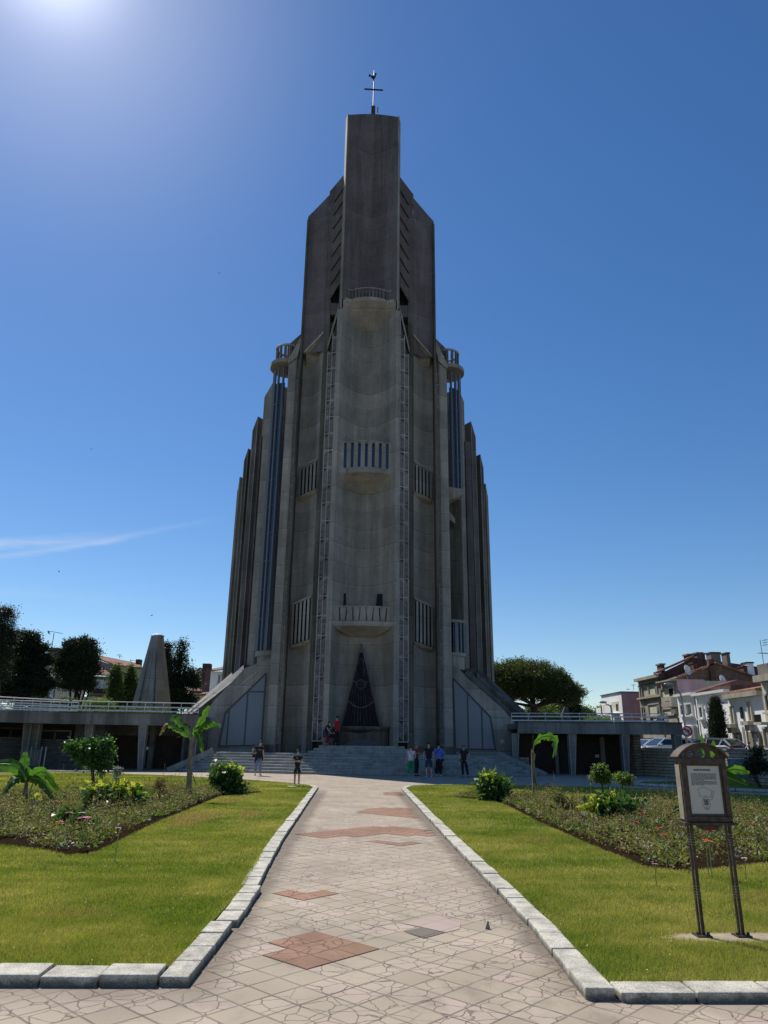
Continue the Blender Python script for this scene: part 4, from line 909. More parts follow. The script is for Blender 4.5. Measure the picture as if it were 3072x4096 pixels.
m_ = MB(); m_.prism([(-60, 20.5), (-18.6, 44.5), (-18.6, 47.4), (-60, 47.4)][::-1], 0, 1.75); m_.build('back_wall', M['dark_brick'], tl)
m_ = MB(); m_.b2(-21.5, -16.76, 45.2, 45.5, 0, 1.7); m_.build('back_wall', M['dark_brick'], tl)
def slatdoor(parent, x0, x1, y, z0, z1):
    m_ = MB(); m_.b2(x0, x1, y - .06, y, z0, z1); d = m_.build('door', M['wood_dark'], parent)
    m_ = MB(); n = int((x1 - x0) / .22)
    for i in range(n): m_.b2(x0 + (i+.25)*(x1-x0)/n, x0 + (i+.7)*(x1-x0)/n, y-.09, y-.06, z0+.1, z1-.1)
    m_.build('door_board', M['wood_dark'], d)
for (a, b, c, d) in ((885, 190, 1150, 478), (1285, 190, 1510, 480), (1185, 190, 1240, 478), (640, 180, 720, 470)):
    x0, z1 = at(*c1_(a, b), BW - .1); x1, z0 = at(*c1_(c, d), BW - .1); slatdoor(tl, x0, x1, BW - .1, 0.02, z1)
for (a, c) in ((1235, 1275), (905, 925), (1510, 1530)):
    x0, _ = at(*c1_(a, 300), BW - .5); x1, _ = at(*c1_(c, 300), BW - .5); m_ = MB(); m_.b2(x0, x1, BW - .6, BW - .2, 0, 2.75); m_.build('door_post', M['conc_terrace'], tl)
for (a, b, c, d) in ((1197, 284, 1232, 309), (850, 190, 882, 194), (1467, 200, 1498, 205)):
    x0, z1 = at(*c1_(a, b), BW - .25); x1, z0 = at(*c1_(c, d), BW - .25); m_ = MB(); m_.b2(x0, x1, BW - .27, BW - .24, z0, z1); m_.build('notice', M['galv'], tl)
for (a, b, c, d) in ((335, 150, 580, 232), (-10, 130, 190, 215)):
    x0, z1 = at(*c1_(a, b), 45.1); x1, z0 = at(*c1_(c, d), 45.1)
    m_ = MB(); m_.b2(x0, x1, 45.1, 45.2, z0, z1); wf = m_.build('window', M['void'], tl)
    m_ = MB()
    for q in ((x0, z0, x1, z0), (x0, z1, x1, z1), (x0, z0, x0, z1), (x1, z0, x1, z1), ((x0+x1)/2, z0, (x0+x1)/2, z1)): m_.bar((q[0], 45.07, q[1]), (q[2], 45.07, q[3]), .1, .06)
    m_.build('window_frame', M['conc_terrace'], wf)
rail_run(tl, [(-9.6, 45.6), (-16.9, 44.5)], ZT); rail_run(tl, [(-17.0, 44.3), (-30, 30.6)], ZT)
rail_run(tl, [(-17.2, 46.4), (-30, 41)], ZT)
tr = thing('terrace_building', 'shaded concrete terrace right of the church, with tapered columns above dark doors', 'terrace')
YR = 44.6
deck_end = at(2730, 2920, 42.6)[0]
def yr(x): return YR - (x - 9.9) * 0.22
MB().prism([(9.9, yr(9.9)), (deck_end, yr(deck_end)), (deck_end, yr(deck_end) + .4), (9.9, yr(9.9) + .4)], 2.33, 2.98).build('deck_fascia', M['conc_terrace'], tr)
MB().prism([(9.9, yr(9.9) + .2), (deck_end - .02, yr(deck_end) + .2), (deck_end - .02, 47.0), (9.9, 48.9)], 2.6, 2.93).build('deck', M['conc_terrace'], tr)
MB().prism([(9.9, yr(9.9) - .06), (deck_end + .04, yr(deck_end) - .06), (deck_end + .04, yr(deck_end) + .05), (9.9, yr(9.9) + .05)], 2.98, 3.03).build('deck_coping', M['conc_pier'], tr)
for cx in (2048, 2276, 2487, 2697):
    xx = at(cx, 2940, 43.8)[0]; column(tr, at(cx, 2940, yr(xx) + .1)[0], yr(xx) + .1, 2.33, 1)
c4_ = crop(2272, 2850, 1659/800); c3_ = crop(1550, 2850, 1659/800)
xe = at(*c4_(545, 300), 46.4)[0]
m_ = MB(); m_.b2(9.9, xe, 46.6, 46.9, 0, 2.65); m_.build('back_wall', M['wood_dark'], tr)
for (a, c) in ((20, 265), (305, 440), (-380, -120)):
    x0 = at(*c4_(a, 300), 46.5)[0]; x1 = at(*c4_(c, 300), 46.5)[0]; slatdoor(tr, max(x0, 10.4), x1, 46.55, .02, 2.0)
for (a, c) in ((268, 303), (520, 545), (-110, -85)):
    x0 = at(*c4_(a, 300), 46.3)[0]; x1 = at(*c4_(c, 300), 46.3)[0]; m_ = MB(); m_.b2(x0, x1, 46.25, 46.5, 0, 2.2); m_.build('door_post', M['pl_grey'], tr)
x0 = at(*c4_(548, 300), 45.4)[0]; x1 = at(*c4_(607, 300), 45.4)[0]; m_ = MB(); m_.b2(x0, x1, 45.4, 47.2, 0, 2.62); m_.build('stone_pier', M['pier_brick'], tr)
x0, z1 = at(*c4_(225, 348), 46.4); x1, z0 = at(*c4_(260, 373), 46.4); m_ = MB(); m_.b2(x0, x1, 46.4, 46.44, z0, z1); m_.build('notice', M['galv'], tr)
m_ = MB(); m_.b2(10.0, 10.6, 45.2, 45.6, 0, .95); m_.build('stone_pier', M['pier_brick'], tr)
rail_run(tr, [(9.9, 46.4), (deck_end - .1, 44.2)], 2.95, .62); rail_run(tr, [(deck_end - .15, 44.2), (deck_end + 1.2, 49.5)], 2.95, .62)
# ================================================================== STONE WALL, RIGHT
sw = thing('stone_retaining_wall', 'low layered stone retaining wall on the right, topped by parked cars', 'wall')
a = (17.6, 46.0); b = (19.3, 40.0); c = (18.4, 33.5); c2 = (17.2, 20.0)
for p, q in ((a, b), (b, c), (c, c2)):
    d = Vector((q[0]-p[0], q[1]-p[1])).normalized(); n = Vector((-d.y, d.x))
    if n.x < 0: n = -n
    MB().prism([(p[0]+n.x*.4, p[1]+n.y*.4), (q[0]+n.x*.4, q[1]+n.y*.4), q, p][::-1], 0, 1.5).build('wall_face', M['drystone'], sw)
    MB().prism([(p[0]-n.x*.05, p[1]-n.y*.05), (q[0]-n.x*.05, q[1]-n.y*.05), (q[0]+n.x*.45, q[1]+n.y*.45), (p[0]+n.x*.45, p[1]+n.y*.45)], 1.503, 1.58).build('coping', M['conc_light'], sw)
# ================================================================== FOLIAGE TOOLS
def leaf_quads(C, L, W, down=0.0, fold=0.25, D=None):
    """folded leaf quads (base, left, tip, right) at points C with length L and width W arrays"""
    n = len(C)
    if D is None:
        D = NR.normal(0, 1, (n, 3)); D[:, 2] -= down
    D = D / (np.linalg.norm(D, axis=1, keepdims=True) + 1e-9)
    Rv = NR.normal(0, 1, (n, 3)); S = np.cross(D, Rv); S /= (np.linalg.norm(S, axis=1, keepdims=True) + 1e-9); N = np.cross(S, D)
    L = np.broadcast_to(L, (n,))[:, None]; W = np.broadcast_to(W, (n,))[:, None]
    V = np.zeros((n, 4, 3)); V[:, 0] = C; V[:, 2] = C + D * L
    V[:, 1] = C + D * L * 0.45 - S * W * 0.5 + N * W * fold; V[:, 3] = C + D * L * 0.45 + S * W * 0.5 + N * W * fold
    return V
def clumps(blobs, nclump, per, spread, shell=0.55, bias=None):
    """points gathered into clumps spread through ellipsoidal blobs"""
    vol = np.array([max(b[3] * b[4] * b[5], 1e-6) ** 0.5 for b in blobs]); vol /= vol.sum()
    k = NR.choice(len(blobs), nclump, p=vol); B = np.array([b[:6] for b in blobs])[k]
    d = NR.normal(0, 1, (nclump, 3)); d /= np.linalg.norm(d, axis=1, keepdims=True)
    r = shell + (1 - shell) * NR.random((nclump, 1)) ** 0.6
    c = B[:, :3] + d * r * B[:, 3:]
    sz = spread * NR.uniform(0.5, 1.4, (nclump, 1, 1))
    g = NR.normal(0, 1, (nclump, per, 3)) * np.array([1, 1, 0.7]) * sz
    P = (c[:, None, :] + g).reshape(-1, 3)
    G = g.reshape(-1, 3)
    return P, G
def blobpx(Y, *items):
    """ellipsoids from photo ellipses (cx, cy, rx, ry[, depth factor]) standing at distance Y"""
    out = []
    for it in items:
        cx, cy, rx, ry = it[:4]; df = it[4] if len(it) > 4 else 1.0; dy = it[5] if len(it) > 5 else 0.0
        X, Z = at(cx, cy, Y + dy); px = (Y + dy) / 2988.0
        out.append((X, Y + dy, Z, rx * px, rx * px * df, ry * px))
    return out
def crown(name, blobs, ncl, per, spread, L, W, mat, parent, down=0.0, shell=0.5, outward=0.0):
    P, G = clumps(blobs, ncl, per, spread, shell)
    D = None
    if outward: D = NR.normal(0, 1, P.shape) + outward * G / (np.linalg.norm(G, axis=1, keepdims=True) + 1e-6); D[:, 2] -= down
    n = len(P)
    return quads(name, leaf_quads(P, L * NR.uniform(0.6, 1.3, n), W * NR.uniform(0.6, 1.3, n), down, D=D), mat, parent)
def limb(mb, a, b, r0, r1, bend=0.15, n=6, sides=7):
    a = Vector(a); b = Vector(b); off = Vector((rnd.uniform(-1, 1), rnd.uniform(-1, 1), rnd.uniform(-.3, .3))) * (b - a).length * bend
    mb.tube([a.lerp(b, i/n) + off * math.sin(math.pi * i / n) for i in range(n+1)], [r0 + (r1 - r0) * i / n for i in range(n+1)], sides)
L_ = {}
L_['dark'] = leafmat('dark_conifer_needles', (0.012, 0.022, 0.012), (0.022, 0.038, 0.018), (0.045, 0.06, 0.024), 0.15, 0.5)
L_['cyp'] = leafmat('cypress_foliage', (0.016, 0.024, 0.012), (0.028, 0.040, 0.018), (0.045, 0.060, 0.024), 0.12, 0.7)
L_['pine'] = leafmat('pine_foliage', (0.03, 0.048, 0.014), (0.075, 0.10, 0.028), (0.16, 0.175, 0.05), 0.2, 0.45)
L_['mid'] = leafmat('mid_green_foliage', (0.035, 0.06, 0.018), (0.075, 0.115, 0.03), (0.15, 0.20, 0.055), 0.3, 0.6)
L_['bright'] = leafmat('bright_green_foliage', (0.06, 0.11, 0.02), (0.13, 0.19, 0.04), (0.26, 0.30, 0.08), 0.4, 0.7)
L_['shrub'] = leafmat('glossy_green_leaves', (0.03, 0.075, 0.018), (0.055, 0.125, 0.028), (0.10, 0.20, 0.045), 0.35, 4, 0.4)
L_['yellow'] = leafmat('yellow_green_leaves', (0.16, 0.22, 0.03), (0.36, 0.38, 0.05), (0.55, 0.52, 0.14), 0.45, 3, 0.45)
L_['herb'] = leafmat('herb_leaves', (0.06, 0.08, 0.02), (0.15, 0.16, 0.045), (0.36, 0.33, 0.10), 0.3, 1.6)
L_['dry'] = leafmat('dry_brown_stems', (0.09, 0.065, 0.025), (0.22, 0.17, 0.07), (0.46, 0.37, 0.16), 0.25, 1.8)
L_['silver'] = leafmat('silver_leaves', (0.16, 0.19, 0.15), (0.28, 0.31, 0.26), (0.42, 0.44, 0.38), 0.2, 4)
L_['banana'] = leafmat('banana_leaf', (0.035, 0.095, 0.015), (0.06, 0.145, 0.022), (0.09, 0.20, 0.03), 0.55, 5, 0.35)
# ================================================================== TREES
def tree(name, label, group=None): return thing(name, label, 'tree', group=group)
# umbrella pine to the right of the church
Yp = 84.0
t = tree('umbrella_pine', 'broad flat-topped umbrella pine rising behind the terrace beside the church')
bl = blobpx(Yp, (2000, 2740, 105, 70), (2090, 2722, 120, 78), (2180, 2735, 100, 70), (2060, 2690, 95, 48), (2150, 2690, 80, 45), (2250, 2775, 75, 48), (2300, 2775, 38, 34), (1960, 2700, 70, 50), (2215, 2722, 60, 42), (2120, 2762, 110, 26), (2255, 2738, 42, 26), (2010, 2770, 80, 26))
crown('crown', bl, 1900, 46, 0.30, 0.26, 0.09, L_['pine'], t, down=-0.7, shell=0.45, outward=1.0)
m_ = MB(); bx, bz = at(2130, 2870, Yp); limb(m_, (bx, Yp, 2.0), (bx + .3, Yp, bz + 1.5), .5, .4, .03)
base = Vector((bx + .3, Yp, bz + 1.2))
for (px, py, dy) in ((2010, 2750, -2), (1960, 2730, 1), (2090, 2700, 2), (2160, 2720, -2), (2260, 2790, 0), (2060, 2790, -3), (2200, 2760, 3), (2120, 2740, 0), (1990, 2800, 2), (2290, 2770, 1), (2040, 2810, 1)):
    q = at(px, py, Yp + dy); limb(m_, base, (q[0], Yp + dy, q[1]), .2, .05, .12)
m_.build('trunk', M['bark'], t)
bx2, bz2 = at(2075, 2880, Yp); m_ = MB(); limb(m_, (bx2, Yp + .5, 2.2), (at(2010, 2770, Yp)[0], Yp, at(2010, 2770, Yp)[1]), .4, .1, .05); m_.build('trunk', M['bark'], t)
# yew-like tree with many stems
Yy = 58.0
t = tree('multi_stem_yew', 'dense dark egg-shaped tree on a fan of bare stems above the left terrace')
bl = blobpx(Yy, (308, 2620, 70, 60), (270, 2680, 50, 50), (345, 2680, 45, 50), (330, 2590, 48, 38), (290, 2725, 55, 40), (365, 2630, 28, 60), (250, 2650, 25, 35), (385, 2690, 15, 14), (350, 2740, 26, 30))
crown('crown', bl, 720, 52, 0.20, 0.17, 0.07, L_['cyp'], t, down=-1.6, shell=0.45, outward=1.2)
m_ = MB(); bx, _ = at(312, 2830, Yy)
for (px, py) in ((285, 2720), (300, 2700), (320, 2700), (335, 2720), (350, 2735), (362, 2745), (310, 2730)):
    q = at(px, py, Yy); limb(m_, (bx + rnd.uniform(-.25, .25), Yy + rnd.uniform(-.2, .2), 2.4), (q[0], Yy, q[1]), .13, .05, .05)
m_.build('trunk', M['bark_dark'], t)
# big cypress on the far left
Yc = 55.0
t = tree('spreading_cypress', 'huge dark cypress with drooping layered branches left of the chimney')
bl = blobpx(Yc, (60, 2640, 95, 90), (100, 2600, 60, 60), (130, 2545, 22, 30), (115, 2575, 45, 35), (150, 2640, 45, 28), (170, 2590, 28, 14), (60, 2740, 110, 60), (150, 2735, 60, 26), (200, 2728, 42, 12), (20, 2680, 70, 90), (100, 2780, 90, 35), (75, 2555, 35, 35), (190, 2640, 28, 10), (150, 2690, 50, 20))
crown('crown', bl, 1250, 52, 0.17, 0.20, 0.07, L_['dark'], t, down=0.3, shell=0.3, outward=1.6)
m_ = MB(); bx, _ = at(70, 2850, Yc); limb(m_, (bx, Yc, 2.4), (at(120, 2560, Yc)[0], Yc, at(120, 2560, Yc)[1]), .4, .06, .02)
for (px, py) in ((200, 2728), (175, 2590), (190, 2640), (10, 2650), (150, 2735)):
    q = at(px, py, Yc); limb(m_, (bx, Yc, q[1] - .6), (q[0], Yc, q[1]), .12, .03, .05)
m_.build('trunk', M['bark_dark'], t)
t = tree('tall_holm_oak', 'tall loose-leaved tree cut by the left edge of the view')
bl = blobpx(50.0, (10, 2480, 42, 60), (5, 2560, 60, 70), (25, 2450, 18, 24), (-10, 2660, 60, 80), (40, 2530, 24, 30))
crown('crown', bl, 520, 40, 0.20, 0.11, 0.06, L_['cyp'], t, shell=0.35)
m_ = MB(); bx, _ = at(-20, 2800, 50.0); limb(m_, (bx, 50, 2.4), (at(12, 2480, 50)[0], 50, at(12, 2480, 50)[1]), .3, .05, .03); m_.build('trunk', M['bark'], t)
# two narrow leafy trees by the monument, dark conifer behind it
for i, (cx, top, w_, lab) in enumerate(((463, 2668, 38, 'slim leafy green tree, the left one of the pair beside the monument'), (520, 2660, 42, 'slim leafy green tree touching the left edge of the monument'))):
    t = tree('slim_tree', lab, 'slim trees beside the concrete monument'); Yq = 62 + i
    bl = blobpx(Yq, (cx, 2800, w_, 50), (cx, 2745, w_ * .62, 40), (cx, 2700, w_ * .38, 32), (cx + 3, 2678, w_ * .14, 20))
    crown('crown', bl, 420, 40, 0.20, 0.13, 0.07, L_['mid'], t, shell=0.4)
    m_ = MB(); bx, _ = at(cx, 2820, Yq); limb(m_, (bx, Yq, 2.4), (bx, Yq, at(cx, 2700, Yq)[1]), .14, .03, .02); m_.build('trunk', M['bark'], t)
t = tree('dark_cedar', 'dark ragged double-topped conifer just right of the concrete monument')
Yq = 66.0
bl = blobpx(Yq, (690, 2780, 65, 50), (700, 2720, 55, 45), (660, 2640, 25, 50), (725, 2610, 12, 42), (735, 2575, 7, 18), (700, 2660, 45, 30), (755, 2720, 40, 14), (765, 2690, 20, 9), (670, 2820, 70, 30), (740, 2800, 50, 25), (663, 2590, 14, 16), (770, 2735, 24, 10))
crown('crown', bl, 560, 52, 0.26, 0.24, 0.08, L_['dark'], t, down=0.2, shell=0.3, outward=1.0)
m_ = MB(); bx, _ = at(700, 2830, Yq); limb(m_, (bx, Yq, 2.4), (at(732, 2590, Yq)[0], Yq, at(732, 2590, Yq)[1]), .3, .04, .02); limb(m_, (bx, Yq, 3), (at(665, 2590, Yq)[0], Yq, at(665, 2590, Yq)[1]), .2, .04, .02); m_.build('trunk', M['bark_dark'], t)
# hedge and shrubs behind the railing, left
for i, (cx, cy, rx, ry, mt, lab) in enumerate(((155, 2810, 40, 14, 'bright', 'sunlit yellow-green shrub behind the railing under the big cypress'), (262, 2812, 42, 14, 'mid', 'rounded green shrub behind the railing at the foot of the multi-stem tree'), (400, 2816, 60, 16, 'bright', 'yellow-green shrub behind the railing left of the slim trees'))):
    t = thing('garden_shrub', lab, 'shrub', group='shrubs behind the left terrace railing'); bl = blobpx(53.0, (cx, cy, rx, ry, 1.0))
    crown('foliage', bl, 150, 36, .14, .11, .06, L_[mt], t, shell=.3)
    m_ = MB(); q = at(cx, cy, 53); limb(m_, (q[0], 53, 2.6), (q[0], 53, q[1]), .05, .02); m_.build('stem', M['bark'], t)
t = thing('clipped_hedge', 'long low clipped hedge running behind the left terrace railing', 'hedge')
bl = [(x, 51.5, 3.3, .9, .7, .55) for x in np.arange(-26, -12.5, .9)]
crown('foliage', bl, 560, 34, .13, .10, .055, L_['mid'], t, shell=.3); 
m_ = MB(); [limb(m_, (x, 51.5, 2.6), (x, 51.5, 3.3), .03, .02, n=2, sides=4) for x in np.arange(-25.6, -13, 1.8)]; m_.build('stem', M['bark'], t)
# trees beyond the right terrace
for i, (cx, cy, rx, ry, mt, Yq, lab) in enumerate(((2200, 2862, 75, 42, 'bright', 96, 'sunlit yellow-green tree showing below the pine crown'),
    (2330, 2870, 62, 38, 'mid', 100, 'rounded green tree behind the railing, right of the pine trunk'),
    (2285, 2835, 24, 42, 'dark', 92, 'narrow dark pointed tree standing above the right terrace railing'),
    (2430, 2860, 60, 36, 'bright', 105, 'bright green tree behind the railing next to the pink-sided house'),
    (2150, 2868, 70, 44, 'mid', 90, 'low green tree at the foot of the umbrella pine'))):
    t = tree('distant_tree', lab, 'trees beyond the right terrace'); bl = blobpx(Yq, (cx, cy, rx, ry), (cx - rx*.4, cy + ry*.3, rx*.6, ry*.6), (cx + rx*.5, cy + ry*.2, rx*.5, ry*.7), (cx + 4, cy - ry * .6, rx*.45, ry*.45))
    crown('crown', bl, 330, 34, .34, .26, .14, L_[mt], t, shell=.35)
    m_ = MB(); q = at(cx, cy, Yq); limb(m_, (q[0], Yq, 1.5), (q[0], Yq, q[1]), .25, .08, .02); m_.build('trunk', M['bark'], t)
for i, (cx, lab) in enumerate(((2230, 'low yellow-green shrub seen through the right railing near the pine'), (2390, 'low yellow-green shrub seen through the right railing near the pink-sided house'))):
    t = thing('garden_shrub', lab, 'shrub', group='shrubs behind the right terrace railing'); bl = blobpx(56.0, (cx, 2885, 50, 13))
    crown('foliage', bl, 110, 36, .15, .12, .07, L_['bright'], t, shell=.3); m_ = MB(); q = at(cx, 2885, 56); limb(m_, (q[0], 56, 2.4), (q[0], 56, q[1]), .05, .02); m_.build('stem', M['bark'], t)
# small dark pointed monument behind right railing
mm = thing('concrete_marker', 'small dark pointed concrete marker behind the right railing', 'monument')
x0, z0 = at(2262, 2890, 75); x1, z1 = at(2270, 2826, 75); m_ = MB(); m_.prism([(x0-.6, 75), (x0+.6, 75), (x0+.6, 76), (x0-.6, 76)], 2, z0); m_.build('base', M['conc_dark'], mm)
m_ = MB(); a = x0; m_.add([(a-.6,75,z0),(a+.6,75,z0),(a+.6,76,z0),(a-.6,76,z0),(x1-.15,75.4,z1),(x1+.15,75.4,z1),(x1+.15,75.7,z1),(x1-.15,75.7,z1)], ((0,3,2,1),(4,5,6,7),(0,1,5,4),(1,2,6,5),(2,3,7,6),(3,0,4,7))); m_.build('spire', M['conc_dark'], mm)
# italian cypress in front of the white houses
t = tree('italian_cypress', 'dark narrow columnar cypress against the white house fronts'); Yq = 50.0
bl = blobpx(Yq, (2868, 2900, 30, 70), (2866, 2850, 22, 45), (2862, 2820, 12, 28), (2872, 2955, 30, 40), (2860, 2808, 6, 14))
crown('crown', bl, 700, 42, .10, .13, .06, L_['cyp'], t, down=-1.5, shell=.35, outward=.5)
m_ = MB(); q = at(2872, 2990, Yq); limb(m_, (q[0], Yq, .9), (q[0], Yq, 3.5), .12, .06, .01); m_.build('trunk', M['bark_dark'], t)
# dark shrub by the right wall
t = thing('rose_shrub', 'loose dark shrub with few leaves by the stone wall at the right edge', 'shrub'); Yq = 31.0
bl = blobpx(Yq, (3020, 3060, 34, 36), (3030, 3010, 14, 18), (3050, 3065, 26, 24), (2995, 3080, 20, 18))
crown('foliage', bl, 120, 22, .10, .10, .06, L_['cyp'], t, shell=.3)
m_ = MB(); q = at(3028, 3060, Yq)
for k in range(5): limb(m_, (q[0] + .02*k, Yq, .05), (q[0] + rnd.uniform(-.35, .35), Yq + rnd.uniform(-.2, .2), 1.0), .02, .01)
m_.build('stem', M['bark'], t)
# ================================================================== MONUMENT, LEFT
mo = thing('concrete_monument', 'tapering pale concrete monument with two lattice slots behind the left terrace', 'monument')
Ym = 56.0
def mp(px, py, dy=0): x, z = at(px, py, Ym + dy); return (x, Ym + dy, z)
m_ = MB(); b = [mp(508, 2870, 1.2), mp(625, 2870, 0), mp(665, 2870, 1.6)]; tp = [mp(605, 2543, 2.0), mp(631, 2541, 1.7), mp(645, 2543, 2.2)]
zb = 2.6
b = [(p[0], p[1], zb) for p in b] + [(b[2][0] - .2, Ym + 5, zb), (b[0][0] + .8, Ym + 5, zb)]
tp = tp + [(tp[2][0], Ym + 3.0, tp[2][2]), (tp[0][0], Ym + 3.0, tp[0][2])]
m_.add(b + tp, [(0,1,2,3,4)[::-1], (5,6,7,8,9)] + [(i, (i+1) % 5, 5 + (i+1) % 5, 5 + i) for i in range(5)]); m_.build('shaft', M['conc_mono'], mo)
def onface(f0, f1, tz):
    def lerp(a, c, t): return tuple(a[i] + (c[i]-a[i])*t for i in range(3))
    B0 = lerp(b[0], b[1], f0); T0 = lerp(tp[0], tp[1], f0); return lerp(B0, T0, tz)
for (fa, fb) in ((.30, .36),):
    pass
def strip(i0, i1, f, name):
    m_ = MB(); m2 = MB(); N = 46
    for k in range(N):
        t0, t1 = .02 + .80*k/N, .02 + .80*(k+.72)/N
        def q(ff, t): return Vector(b[i0]).lerp(Vector(b[i1]), ff).lerp(Vector(tp[i0]).lerp(Vector(tp[i1]), ff), t) + Vector((0, -.015, 0))
        hw2 = .042 * (1 - .45*t0)
        m_.add([q(f-hw2, t0), q(f+hw2, t0), q(f+hw2, t1), q(f-hw2, t1)], [(0,1,2,3)])
    m_.build(name, M['void'], mo)
strip(0, 1, .30, 'lattice_slot'); strip(1, 2, .0, 'lattice_slot') if False else strip(0, 1, .93, 'lattice_slot')
m_ = MB()
for f in (.60, .86, 1.0, .38, .23): 
    q0 = Vector(b[0]).lerp(Vector(b[1]), f); q1 = Vector(tp[0]).lerp(Vector(tp[1]), f); m_.bar(q0 + Vector((0,-.01,0)), q1 + Vector((0,-.01,0)), .05, .05)
m_.build('rib', M['conc'], mo)
m_ = MB(); c = sum((Vector(p) for p in tp), Vector()) / 5; m_.ball(c, .55, 10, 6, sz=.35, keep=lambda v: v.z > -.02); m_.build('dome_cap', M['white'], mo)
# ================================================================== HOUSES
def wall_x(parent, X, pxl, pxr, ytl, ytr, depth, mat, zb=.7, name='wall'):
    """front wall on the plane X = const between photo columns; solid body behind it"""
    (ya, za), (yb, zb_) = atx(pxl, ytl, X), atx(pxr, ytr, X)
    z = max(za, zb_) * .5 + min(za, zb_) * .5
    m_ = MB(); m_.b2(X, X + depth, min(ya, yb), max(ya, yb), zb, z); o = m_.build(name, mat, parent); return ya, yb, z
def win_x(parent, X, x0, y0, x1, y1, frame='white', pane='glass_dark', sill=True, name='window', shutter=False):
    (ya, za), (yb, zb) = atx(x0, y0, X), atx(x1, y1, X); (_, zc) = atx(x0, y1, X); z0, z1 = min(zb, zc) * .5 + max(zb, zc) * .5, (za + atx(x1, y0, X)[1]) / 2
    if ya < yb: ya, yb = yb, ya
    m_ = MB()
    for q in ((ya, z0, yb, z0), (ya, z1, yb, z1), (ya, z0, ya, z1), (yb, z0, yb, z1)): m_.bar((X - .05, q[0], q[1]), (X - .05, q[2], q[3]), .12, .14, up=(1,0,0))
    o = m_.build(name, M[frame], parent)
    m_ = MB(); m_.b2(X - .02, X + .05, yb, ya, z0, z1); m_.build('pane', M[pane], o)
    if sill: m_ = MB(); m_.b2(X - .28, X, yb - .15, ya + .15, z0 - .16, z0 - .05); m_.build('sill', M[frame], o)
    return o
def cornice_x(parent, X, ya, yb, z, mat='white', d=.35, h=.22):
    m_ = MB(); m_.b2(X - d, X + .1, min(ya, yb), max(ya, yb), z, z + h); m_.build('cornice', M[mat], parent)
def chimney(parent, X, px0, px1, py0, py1, mat='pl_grey', d=.7):
    y0, z1 = atx(px0, py0, X); y1, z0 = atx(px1, py1, X); ym = (y0 + y1) / 2; s_ = (px1 - px0) * ym / 2988
    m_ = MB(); m_.b2(X - s_/2, X + s_/2, ym - d/2, ym + d/2, z0, z1); c = m_.build('chimney', M[mat], parent)
    m_ = MB(); m_.b2(X - s_/2 - .08, X + s_/2 + .08, ym - d/2 - .08, ym + d/2 + .08, z1, z1 + .15); m_.build('chimney_cap', M['pl_grey'], c)
h_ = crop(2400, 2550, 1659/672)
HG = 'houses along the street on the right'
# 1 pink-sided modern house
X1 = 30.0; ho = thing('modern_house', 'flat-roofed white house with a pink side wall and open balconies', 'house', group=HG)
ya, yb, z = wall_x(ho, X1, *(h_(12, 0)[0], h_(205, 0)[0]), h_(12, 600)[1], h_(188, 518)[1], 12, M['pl_white'])
m_ = MB(); m_.b2(X1 + .02, X1 + 11.5, yb - .06, yb - .005, .9, z - .02); m_.build('side_wall', M['pl_pink'], ho)
m_ = MB(); m_.b2(X1 - .12, X1 + 12, yb - .1, ya, z, z + .1); m_.build('roof_edge', M['steel'], ho)
for q in ((30, 665, 92, 745), (115, 640, 190, 725)):
    (y0, z1), (y1, z0) = atx(*h_(q[0], q[1]), X1), atx(*h_(q[2], q[3]), X1); m_ = MB(); m_.b2(X1 - .03, X1 + .1, min(y0, y1), max(y0, y1), z0, z1); lg = m_.build('loggia', M['pl_cream'], ho)
    m_ = MB(); m_.b2(X1 - .06, X1 - .03, y0 * .35 + y1 * .65, max(y0, y1) * .1 + min(y0, y1) * .9, z0, z1 - .3); m_.build('door', M['glass_dark'], lg)
    m_ = MB(); m_.b2(X1 - .9, X1 - .75, min(y0, y1) + .3, max(y0, y1), z0 - .3, z0 + .6); m_.b2(X1 - .9, X1, min(y0, y1), max(y0, y1), z0 - .35, z0 - .2); m_.build('balcony', M['pl_white'], lg)
    m_ = MB(); yq = min(y0, y1); [m_.tube([(X1 - .85, yq - .1 + .12*i, z0 - .2), (X1 - .85, yq - .1 + .12*i, z0 + .65)], .015, 4) for i in range(6)]; m_.bar((X1-.85, yq-.1, z0+.65), (X1-.85, yq+.6, z0+.65), .03, .03); m_.build('balustrade', M['black'], lg)
# low house with pantile roof between
lo = thing('low_house', 'low cream house with a shallow tiled roof below the pink side wall', 'house', group=HG)
x0, z1 = at(*h_(215, 750), 84); x1, _ = at(*h_(400, 750), 84); m_ = MB(); m_.b2(x0, x1 + 1, 84, 86, .9, z1); m_.build('wall', M['pl_cream'], lo)
xe_, ze = at(*h_(395, 695), 84); m_ = MB(); m_.slab([(x0, 83.8, z1 - .05), (x1 + .5, 83.8, z1 + .3), (xe_, 83.8, ze), (x0, 83.8, z1 + .12)], (0, 1.2, .1)); m_.build('roof', M['tiles'], lo)
# 2 beige three-storey block with loggias
X2 = 31.0; ho = thing('apartment_house', 'weathered beige three-storey house with recessed loggias and a rust-brown gable', 'house', group=HG)
ya, yb, z = wall_x(ho, X2, h_(375, 0)[0], h_(600, 0)[0], h_(355, 455)[1], h_(575, 375)[1], 11, M['pl_beige'])
cornice_x(ho, X2, ya, yb, z, 'pl_beige', .45, .3)
